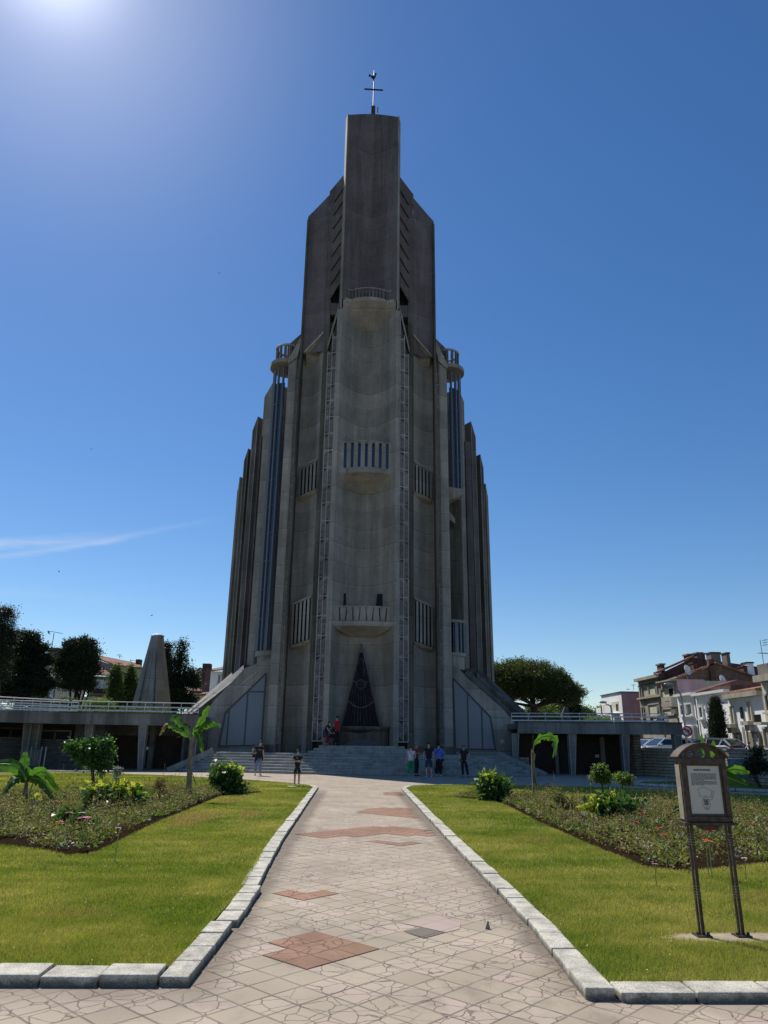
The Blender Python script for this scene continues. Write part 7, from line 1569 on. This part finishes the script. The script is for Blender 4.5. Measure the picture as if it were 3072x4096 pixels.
ln(m_, [(.485 + .035*math.cos(R(a)), .655 - .03*math.sin(R(a))) for a in range(0, 190, 20)]); [ln(m_, ((.43 + .022*i, .70), (.43 + .022*i, .82)), .003) for i in range(6)]; ln(m_, ((.455, .85), (.515, .85), (.505, .90), (.465, .90)), close=True)
m_.build('plan_drawing', M['ink'], pn)
# ================================================================== PEOPLE
SK = {k: plain(k + '_skin', v, .55, 0, .08) for k, v in (('light', (.52, .32, .23)), ('tan', (.40, .23, .15)))}
CL = {}
def cloth(name, c, var=.18): 
    if name not in CL: CL[name] = plain(name, c, .85, 0, var, 14)
    return CL[name]
def skin_mesh(name, V, E, RAD, mat, parent, root=0, sub=2):
    me = bpy.data.meshes.new(name); me.from_pydata(V, E, []); o = bpy.data.objects.new(name, me); col.objects.link(o)
    sm = o.modifiers.new('skin', 'SKIN'); sm.use_smooth_shade = True; sm.branch_smoothing = .4
    if not me.skin_vertices: return None
    for i, sv in enumerate(me.skin_vertices[0].data): sv.radius = RAD[i]; sv.use_root = (i == root)
    ss = o.modifiers.new('sub', 'SUBSURF'); ss.levels = sub; ss.render_levels = sub
    dg = bpy.context.evaluated_depsgraph_get(); dg.update(); nm = bpy.data.meshes.new_from_object(o.evaluated_get(dg)); bpy.data.objects.remove(o); bpy.data.meshes.remove(me)
    nm.name = name; nm.materials.clear(); nm.materials.append(mat); q = bpy.data.objects.new(name, nm); col.objects.link(q); q.parent = parent; return q
def person(label, X, Y, Z, face, H, skin, top, topm, bot, botm, shoes, hair, hairm, J=None, sleeve=.55, leg=1.0, stout=1.0, group=None):
    """face: direction looked at in degrees, 0 = towards -Y (the camera); leg: how far down the garment reaches"""
    p = thing('person', label, 'person', (X, Y, Z), R(face), group)
    D = dict(pel=(0,0,.535), bel=(0,0,.61), che=(0,.005,.72), nk=(0,.005,.825), hb=(0,-.008,.875), hm=(0,-.012,.915), ht=(0,-.008,.965), no=(0,-.058,.908),
             sl=(.098,.005,.80), el=(.125,.012,.64), wl=(.135,-.02,.50), hl=(.138,-.03,.455), sr=(-.098,.005,.80), er=(-.125,.012,.64), wr=(-.135,-.02,.50), hr=(-.138,-.03,.455),
             tl=(.052,0,.50), kl=(.058,-.012,.28), al=(.06,.01,.05), fl=(.065,-.07,.018), tr=(-.052,0,.50), kr=(-.058,-.012,.28), ar=(-.06,.01,.05), fr=(-.065,-.07,.018))
    D.update(J or {}); D = {k: tuple(c * H for c in v) for k, v in D.items()}
    RD = dict(pel=(.075,.06), bel=(.07,.055), che=(.082,.06), nk=(.03,.03), hb=(.036,.042), hm=(.044,.052), ht=(.034,.04), no=(.007,.007), sl=(.033,.033), el=(.022,.022), wl=(.015,.013), hl=(.021,.010), sr=(.033,.033), er=(.022,.022), wr=(.015,.013), hr=(.021,.010),
              tl=(.05,.052), kl=(.032,.034), al=(.019,.021), fl=(.022,.014), tr=(.05,.052), kr=(.032,.034), ar=(.019,.021), fr=(.022,.014))
    for k in ('pel', 'bel', 'che', 'tl', 'tr'): RD[k] = (RD[k][0] * stout, RD[k][1] * stout)
    BD = {k: ((.62, .62) if k in ('pel', 'bel', 'che') else (.7, .7) if k in ('tl', 'tr', 'sl', 'sr') else (1, 1)) for k in RD}
    RD = {k: (a * H, b * H) for k, (a, b) in RD.items()}
    names = list(D); idx = {k: i for i, k in enumerate(names)}
    ED = [('pel','bel'),('bel','che'),('che','nk'),('nk','hb'),('hb','hm'),('hm','ht'),('hm','no'),('che','sl'),('sl','el'),('el','wl'),('wl','hl'),('che','sr'),('sr','er'),('er','wr'),('wr','hr'),('pel','tl'),('tl','kl'),('kl','al'),('al','fl'),('pel','tr'),('tr','kr'),('kr','ar'),('ar','fr')]
    V = [D[k] for k in names]; E = [(idx[a], idx[b]) for a, b in ED]; RAD = [(RD[k][0] * BD[k][0], RD[k][1] * BD[k][1]) for k in names]
    for sd in ('l', 'r'):      # five separate, unequal, slightly curled fingers on each hand
        h = Vector(D['h' + sd]); w_ = Vector(D['w' + sd]); d = (h - w_).normalized(); sx = Vector((0, 1, 0)); sx = (sx - d * sx.dot(d)).normalized(); pn_ = d.cross(sx)
        if sd == 'r': pn_ = -pn_
        for f, (o_, ln_) in enumerate(((-.0135, .040), (-.0045, .045), (.0045, .042), (.0135, .034), (-.02, .026))):
            if f < 4: r0 = h + sx * o_ * H * -1 + d * .008 * H; r1 = r0 + d * ln_ * .5 * H; r2 = r1 + (d * .8 + pn_ * .45) * ln_ * .5 * H
            else: r0 = h + sx * .017 * H - d * .012 * H; r1 = r0 + (d * .6 + sx * .7) * ln_ * .6 * H; r2 = r1 + d * ln_ * .4 * H
            b = len(V); V += [tuple(r0), tuple(r1), tuple(r2)]; RAD += [(.0052*H, .0052*H), (.0048*H, .0048*H), (.004*H, .004*H)]; E += [(idx['h' + sd], b), (b, b+1), (b+1, b+2)]
    skin_mesh('body', V, E, RAD, skin, p, idx['pel'])
    def lerp(a, b, t): return tuple(D[a][i] + (D[b][i] - D[a][i]) * t for i in range(3))
    g = .011 * H
    def R2(k, e=1.0): return ((RD[k][0] + g) * e, (RD[k][1] + g) * e)
    v = [lerp('pel', 'bel', -.35), D['bel'], D['che'], lerp('che', 'nk', .78), D['sl'], lerp('sl', 'el', min(1, sleeve)), D['sr'], lerp('sr', 'er', min(1, sleeve))]; rr = [R2('pel', 1.12), R2('bel', 1.12), R2('che', 1.12), (.062*H, .052*H), R2('sl', 1.0), R2('el', 1.15), R2('sr', 1.0), R2('er', 1.15)]; e_ = [(0,1),(1,2),(2,3),(2,4),(4,5),(2,6),(6,7)]
    if sleeve > 1: 
        n_ = len(v); v += [lerp('el', 'wl', sleeve - 1), lerp('er', 'wr', sleeve - 1)]; rr += [R2('wl'), R2('wr')]; e_ += [(5, n_), (7, n_+1)]
    sh_ = skin_mesh(top, v, e_, rr, topm, p, 1)
    kl = min(1, leg * 2); v = [D['pel'], D['tl'], lerp('tl', 'kl', kl), D['tr'], lerp('tr', 'kr', kl), lerp('pel', 'bel', .35)]; rr = [R2('pel', 1.06), R2('tl', 1.04), R2('kl', 1.08), R2('tr', 1.04), R2('kr', 1.08), R2('bel', .92)]; e_ = [(5,0),(0,1),(1,2),(0,3),(3,4)]
    if leg > .5: n_ = len(v); q_ = (leg - .5) * 2; v += [lerp('kl', 'al', q_), lerp('kr', 'ar', q_)]; rr += [R2('al', 1.15), R2('ar', 1.15)]; e_ += [(2, n_), (4, n_+1)]
    skin_mesh(bot, v, e_, rr, botm, p, 0)
    for sd in ('l', 'r'):
        a, f = Vector(D['a' + sd]), Vector(D['f' + sd]); hl_ = a + Vector((0, .03*H, -.03*H)); hl_.z = max(.02*H, f.z) ; skin_mesh('shoe', [tuple(a + Vector((0,0,-.015*H))), tuple(hl_), tuple(f), tuple(f + (f - a).normalized() * .012 * H)], [(0,1),(0,2),(2,3)], [(.024*H,.026*H), (.02*H,.018*H), (.027*H,.017*H), (.02*H, .012*H)], shoes, p, 0, 1)
    hc = Vector(D['hm']); m_ = MB()
    if hair in ('short', 'bun', 'long', 'mid'):
        m_.ball((hc.x, hc.y + .008*H, hc.z + .022*H), .056*H, 14, 10, sx=.92, sy=1.1, sz=1.0, keep=lambda q: not (q.y < -.006*H and q.z < .012*H) and q.z > (-.035*H if hair != 'short' else -.02*H))
        if hair == 'long': m_.tube([(hc.x, hc.y + .04*H, hc.z + .02*H), (hc.x, hc.y + .06*H, hc.z - .06*H), (hc.x, hc.y + .065*H, hc.z - .15*H)], [.04*H, .05*H, .03*H], 8)
        if hair == 'bun': m_.ball((hc.x, hc.y + .055*H, hc.z + .04*H), .022*H, 8, 6)
        m_.build('hair', hairm, p, smooth=True)
    if hair == 'cap':
        m_.ball((hc.x, hc.y + .006*H, hc.z + .028*H), .057*H, 14, 8, sx=.95, sy=1.08, sz=.9, keep=lambda q: q.z > -.004*H); cp_ = m_.build('cap', hairm, p, smooth=True)
        m_ = MB(); m_.slab([(hc.x + .045*H*math.cos(R(a)), hc.y - .03*H - .05*H*math.sin(R(a)), hc.z + .028*H - .008*H*math.sin(R(a))) for a in range(0, 181, 20)], (0, 0, .005*H)); m_.build('peak', hairm, cp_)
        m_ = MB(); m_.ball((hc.x, hc.y + .01*H, hc.z), .05*H, 12, 8, sx=.92, keep=lambda q: q.y > .0 and q.z > -.03*H); m_.build('hair', cloth('dark_hair', (.02, .014, .01)), p, smooth=True)
    for sx_ in (-1, 1):
        m_ = MB(); m_.ball((hc.x + sx_*.018*H, hc.y - .047*H, hc.z + .004*H), .006*H, 6, 4); m_.build('eye', M['black'], p)
        m_ = MB(); m_.ball((hc.x + sx_*.046*H, hc.y + .002*H, hc.z - .002*H), .012*H, 6, 5, sx=.4, sz=1.3); m_.build('ear', skin, p)
    m_ = MB(); m_.bar((hc.x - .012*H, hc.y - .045*H, hc.z - .028*H), (hc.x + .012*H, hc.y - .045*H, hc.z - .028*H), .005*H, .004*H); m_.build('mouth', cloth('lips', (.3, .08, .07)), p)
    return p, D
HR = cloth('dark_brown_hair', (.025, .014, .009)); GREY = cloth('brown_grey_hair', (.12, .09, .07)); BLK = cloth('black_cotton', (.010, .010, .012)); WHT = cloth('white_cotton', (.62, .60, .66))
def bag(p, kind, pts, mat, loc, dims):
    m_ = MB(); m_.tube([tuple(q) for q in pts], .009, 5); b0 = m_.build('bag_strap', mat, p)
    m_ = MB(); m_.box(loc, dims); m_.build(kind, mat, p, bevel=.03)
def H_(pxf, pyf, pyt, Y=None):
    X, Y_ = gnd(pxf, pyf, 0) if Y is None else (at(pxf, pyf, Y)[0], Y); return X, Y_, at(pxf, pyt, Y_)[1]
# woman in black top and jeans, hand on hip, looking down
X, Y, h = H_(1032, 3103, 2957); h += .03
p, D = person('woman in black T-shirt and pale jeans bending slightly, hand on hip, cardigan round her waist', X, Y, 0, 0, h, SK['light'], 'tshirt', BLK, 'jeans', cloth('pale_blue_denim', (.17, .23, .33)), cloth('white_shoes', (.5, .5, .5)), 'bun', HR,
    J=dict(che=(.008,-.03,.715), nk=(.015,-.05,.805), hb=(.03,-.075,.845), hm=(.036,-.09,.88), ht=(.036,-.088,.93), no=(.042,-.14,.868), sl=(.105,-.035,.78), sr=(-.09,-.03,.785), er=(-.21,.0,.68), wr=(-.15,-.05,.59), hr=(-.11,-.07,.60), el=(.115,-.05,.62), wl=(.14,-.07,.46), hl=(.15,-.075,.415), kl=(.05,-.012,.28), kr=(-.075,-.012,.28), ar=(-.085,.01,.05), fr=(-.09,-.06,.018), al=(.05,.01,.05), fl=(.095,-.06,.018)), leg=.9)
m_ = MB(); hh = h
m_.add([(-.10*hh, -.065*hh, .60*hh), (.10*hh, -.065*hh, .60*hh), (.04*hh, -.085*hh, .42*hh), (.0, -.085*hh, .50*hh), (-.09*hh, -.08*hh, .36*hh), (-.13*hh, -.0, .33*hh), (-.10*hh, .07*hh, .60*hh), (.10*hh, .07*hh, .60*hh), (-.12*hh, .07*hh, .38*hh), (.11*hh, .07*hh, .40*hh), (.115*hh, -.02*hh, .40*hh)], [(0,3,1), (1,3,2), (0,4,3), (0,5,4), (0,6,5), (6,8,5), (6,7,9,8), (7,1,10,9)]); m_.build('cardigan', BLK, p)
m_ = MB(); m_.slab([(-.035*hh, -.105*hh, .715*hh), (.075*hh, -.11*hh, .715*hh), (.06*hh, -.108*hh, .675*hh), (-.02*hh, -.103*hh, .675*hh)], (0, .006, 0)); m_.build('shirt_print', cloth('grey_print', (.12, .13, .13)), p)
bag(p, 'handbag', [(-.07*hh, -.05*hh, .80*hh), (-.075*hh, -.09*hh, .70*hh), (-.14*hh, .02, .62*hh)], cloth('dark_red_brown_leather', (.05, .015, .012)), (-.16*hh, .05, .56*hh), (.14, .12, .26))
# boy with folded arms
X, Y, h = H_(1186, 3151, 2997); h -= LZ - .02
p, D = person('boy in black T-shirt and dark shorts standing on the lawn with folded arms', X, Y, LZ, 0, h, SK['light'], 'tshirt', BLK, 'shorts', cloth('dark_olive_shorts', (.022, .022, .015)), cloth('black_shoes', (.012, .012, .014)), 'short', HR,
    J=dict(hb=(.0,-.035,.868), hm=(.0,-.055,.905), ht=(.0,-.05,.955), no=(.0,-.105,.89), el=(.135,-.03,.655), wl=(.0,-.11,.655), hl=(-.05,-.105,.66), er=(-.135,-.03,.655), wr=(.02,-.095,.685), hr=(.07,-.085,.68)), leg=.42, stout=.95)
m_ = MB(); m_.slab([(-.05*h, -.085*h, .78*h), (.01*h, -.088*h, .79*h), (.02*h, -.088*h, .72*h), (-.05*h, -.085*h, .72*h)], (0, .006, 0)); m_.build('shirt_print', cloth('blue_print', (.08, .09, .2)), p)
m_ = MB(); m_.slab([(.075*h, -.02, .50*h), (.12*h, -.02, .49*h), (.115*h, -.01, .36*h), (.08*h, -.01, .37*h)], (0, .02, 0)); m_.build('white_cloth', WHT, p)
mt = MB(); q = gnd(1165, 3152, LZ); mt.slab([(q[0]-.16, q[1]-.1, LZ+.05), (q[0]+.12, q[1]-.12, LZ+.045), (q[0]+.18, q[1]+.08, LZ+.05), (q[0]-.1, q[1]+.1, LZ+.055)], (0, 0, .012)); tag(mt.build('cloth_bag', cloth('pale_green_plastic', (.35, .55, .42))), 'pale green bag lying flat on the grass at the boy\'s feet', 'bag')
# woman in white top and green trousers, from behind
X, Y, h = H_(1644, 3110, 2980)
p, D = person('woman seen from behind in white top and bright green trousers, hand behind her back', X, Y, 0, 180, h, SK['light'], 'top', WHT, 'trousers', cloth('emerald_trousers', (.0, .22, .10)), cloth('beige_shoes', (.42, .38, .32)), 'mid', cloth('red_brown_hair', (.06, .025, .015)),
    J=dict(er=(-.15,.03,.65), wr=(-.10,.09,.56), hr=(-.05,.10,.545), el=(.14,.0,.64)), leg=.9, stout=1.22, sleeve=.35)
bag(p, 'bag', [(.07*h, .075*h, .81*h), (-.03*h, .10*h, .70*h), (-.11*h, .05*h, .62*h)], BLK, (-.15*h, .0, .60*h), (.1, .12, .2))
# cap person behind her
X, Y = at(1659, 3090, 41.4)[0], 40.3; h = at(1660, 2968, Y)[1]
person('person in light blue cap and red shirt looking at a phone behind the white-top woman', X, Y, 0, 60, h, SK['tan'], 'tshirt', cloth('red_shirt', (.35, .03, .03)), 'trousers', cloth('navy_trousers', (.012, .014, .022)), BLK, 'cap', cloth('pale_blue_cap', (.10, .22, .30)),
    J=dict(er=(-.13,-.04,.66), wr=(-.06,-.16,.67), hr=(-.03,-.19,.68), el=(.13,-.04,.66), wl=(.06,-.16,.67), hl=(.03,-.19,.68)), leg=.97)
# man in black T-shirt and denim shorts, from behind
X, Y, h = H_(1716, 3110, 2966)
p, D = person('man seen from behind in black T-shirt and knee-length denim shorts', X, Y, 0, 180, h, SK['light'], 'tshirt', BLK, 'shorts', cloth('denim_shorts', (.022, .05, .10), .6), cloth('white_trainers', (.55, .55, .58)), 'short', HR, J=dict(kl=(.065,-.012,.28), kr=(-.065,-.012,.28), al=(.075,.01,.05), ar=(-.075,.01,.05), fl=(.09,-.07,.018), fr=(-.09,-.07,.018), el=(.15,.01,.65), wl=(.16,-.02,.51), hl=(.165,-.03,.465), er=(-.15,.01,.65), wr=(-.16,-.02,.51), hr=(-.165,-.03,.465)), leg=.52, stout=1.15)
# woman in blue sweatshirt, from behind, hand on hip
X, Y, h = H_(1756, 3107, 2970)
p, D = person('woman seen from behind in bright blue sweatshirt and wide black trousers', X, Y, 0, 160, h, SK['light'], 'sweatshirt', cloth('cornflower_sweatshirt', (.10, .20, .62)), 'trousers', BLK, cloth('white_trainers', (.55, .55, .58)), 'mid', cloth('black_hair', (.008, .006, .006)),
    J=dict(er=(-.05,.0,.62), er_=(0,0,0)) if False else dict(el=(-.0,0,0)) if False else dict(er=(-.16,.03,.66), wr=(-.09,-.06,.58), hr=(-.07,-.09,.57), el=(.20,.02,.67), wl=(.11,.02,.57), hl=(.08,.03,.56)), sleeve=1.9, leg=.98, stout=1.3)
text_mesh('STU', .11 * h / 1.6, cloth('navy_print', (.02, .02, .08)), p, (0, .105 * h, .765 * h), (R(90), 0, R(180)))
bag(p, 'bag', [(-.06*h, .085*h, .81*h), (.05*h, .11*h, .70*h), (.13*h, .06*h, .60*h)], BLK, (.14*h, -.02, .56*h), (.1, .14, .18))
# woman in dark floral top with sunglasses, facing the camera
X, Y, h = H_(1857, 3110, 2977)
p, D = person('woman with sunglasses in dark floral blouse and dark trousers, one hand on hip', X, Y, 0, -8, h, SK['light'], 'blouse', cloth('dark_floral_cloth', (.028, .014, .028), .9), 'trousers', cloth('dark_navy_trousers', (.010, .010, .018)), cloth('dark_shoes', (.015, .012, .012)), 'short', GREY,
    J=dict(el=(.185,.02,.66), wl=(.13,-.0,.57), hl=(.11,-.02,.56), kl=(.085,-.012,.28), al=(.12,.01,.05), fl=(.135,-.06,.018), kr=(-.045,-.012,.28), ar=(-.04,.01,.05), fr=(-.06,-.07,.018)), leg=.97, stout=1.08)
m_ = MB(); m_.b2(-.042*h, .042*h, -.068*h, -.058*h, .912*h, .93*h); m_.build('sunglasses', M['black'], p)
bag(p, 'bag', [(.05*h, -.075*h, .80*h), (-.02*h, -.09*h, .68*h), (-.11*h, -.04*h, .56*h)], cloth('brown_strap', (.08, .05, .03)), (-.12*h, .0, .50*h), (.14, .1, .16))
# person sitting on the steps behind the group
X = at(1762, 3085, 41.6)[0]
person('person in dark clothes sitting on the steps, half hidden behind the blue sweatshirt', X, 41.55, -.42, -30, 1.6, SK['tan'], 'tshirt', BLK, 'trousers', BLK, BLK, 'short', HR,
    J=dict(tl=(.06,-.03,.50), kl=(.08,-.26,.50), al=(.10,-.27,.30), fl=(.12,-.34,.275), tr=(-.06,-.03,.50), kr=(-.06,-.26,.50), ar=(-.07,-.27,.30), fr=(-.08,-.34,.275), el=(.13,-.05,.66), wl=(.08,-.18,.56), hl=(.07,-.22,.54), er=(-.13,-.05,.66), wr=(-.08,-.18,.56), hr=(-.07,-.22,.54)))
# couple by the altar, on the upper step
Yp_ = 44.45; X = at(1346, 2972, Yp_)[0]; h = at(1346, 2863, Yp_)[1] - 1.5
person('man in red T-shirt and dark trousers reaching towards a woman beside the altar', X, Yp_, 1.5, 235, h, SK['tan'], 'tshirt', cloth('bright_red_cotton', (.50, .008, .010)), 'trousers', cloth('near_black_trousers', (.010, .010, .02)), BLK, 'short', HR,
    J=dict(el=(.12,-.06,.66), wl=(.10,-.20,.62), hl=(.09,-.245,.60), hb=(0,-.015,.87)), leg=.98)
Yq_ = 44.2; X = at(1306, 2972, Yq_)[0]
p, D = person('long-haired woman in black top, blue wrap and red trousers stooping over a pushchair', X, Yq_, 1.5, 60, 1.48, SK['light'], 'top', BLK, 'trousers', cloth('dark_red_trousers', (.22, .015, .02)), BLK, 'long', cloth('black_hair', (.008, .006, .006)),
    J=dict(pel=(0,.08,.50), bel=(0,.03,.57), che=(0,-.03,.67), nk=(0,-.075,.755), hb=(0,-.105,.79), hm=(0,-.12,.825), ht=(0,-.115,.87), no=(0,-.17,.81), sl=(.098,-.05,.73), sr=(-.098,-.05,.73), el=(.11,-.12,.60), wl=(.10,-.22,.50), hl=(.10,-.26,.47), er=(-.11,-.12,.60), wr=(-.10,-.22,.50), hr=(-.10,-.26,.47), tl=(.055,.07,.47), tr=(-.055,.07,.47), kl=(.06,-.05,.28), kr=(-.06,-.05,.28)), leg=.95, stout=1.1)
m_ = MB(); n = 10; m_.grid(lambda a, t: (.15*math.cos(a)*(1 + .25*t), .10 + .13*math.sin(a)*(1 + .3*t), .86 - .42*t), [2*math.pi*i/n for i in range(n+1)], [0, .5, 1]); m_.build('wrap', cloth('dark_blue_wrap', (.012, .03, .10)), p, smooth=True)
pc = thing('pushchair', 'dark pushchair between the stooping woman and the man in red', 'pushchair', (at(1328, 2972, 44.3)[0], 44.35, 1.5), R(20))
for nm, a, b in (('frame', (0, 0, .0), (0, 0, 0)),):
    m_ = MB(); [m_.tube([(x_, .3, .08), (x_, -.1, .55), (x_, -.35, .95)], .015, 6) for x_ in (-.2, .2)]; [m_.tube([(x_, -.3, .08), (x_, 0, .45)], .015, 6) for x_ in (-.2, .2)]; m_.tube([(-.2, -.35, .95), (.2, -.35, .95)], .015, 6); m_.tube([(-.2, .0, .45), (.2, .0, .45)], .015, 6); m_.build('frame', M['black'], pc)
m_ = MB(); m_.slab([(-.19, -.15, .75), (.19, -.15, .75), (.19, -.02, .42), (-.19, -.02, .42)], (0, .04, 0)); m_.slab([(-.19, -.02, .42), (.19, -.02, .42), (.19, .3, .46), (-.19, .3, .46)], (0, 0, .05)); m_.build('seat', BLK, pc)
m_ = MB(); m_.ball((0, .02, .72), .24, 12, 8, sx=.85, keep=lambda q: q.z > .0 or q.y < -.1); m_.build('hood', BLK, pc, smooth=True)
for x_ in (-.22, .22):
    for y_ in (-.3, .3): m_ = MB(); m_.tube([(x_ - .015, y_, .085), (x_ + .015, y_, .085)], .085, 12); m_.build('wheel', M['tyre'], pc)
# birds far up in the sky
for i, (px, py, Y) in enumerate(((877, 1093, 120), (366, 1797, 110), (237, 2287, 90), (606, 2463, 100))):
    x, z = at(px, py, Y); lab = ('tiny dark bird high left of the spire', 'tiny dark bird above the thin cloud', 'tiny dark bird just below the thin cloud', 'tiny dark bird above the concrete monument')[i]
    t = thing('bird', lab, 'bird', (x, Y, z), R(40 * i), 'birds in the sky'); m_ = MB(); m_.tube([(0, .14, 0), (0, .0, .02), (0, -.16, 0)], [.02, .05, .012], 6); m_.build('body', M['black'], t)
    m_ = MB(); m_.slab([(.03, .07, .03), (.36, -.08, .12), (.2, -.08, .06), (.03, -.08, .02)], (0, 0, .012)); m_.slab([(-.03, .07, .03), (-.03, -.08, .02), (-.2, -.08, .06), (-.36, -.08, .12)], (0, 0, .012)); m_.build('wings', M['black'], t)
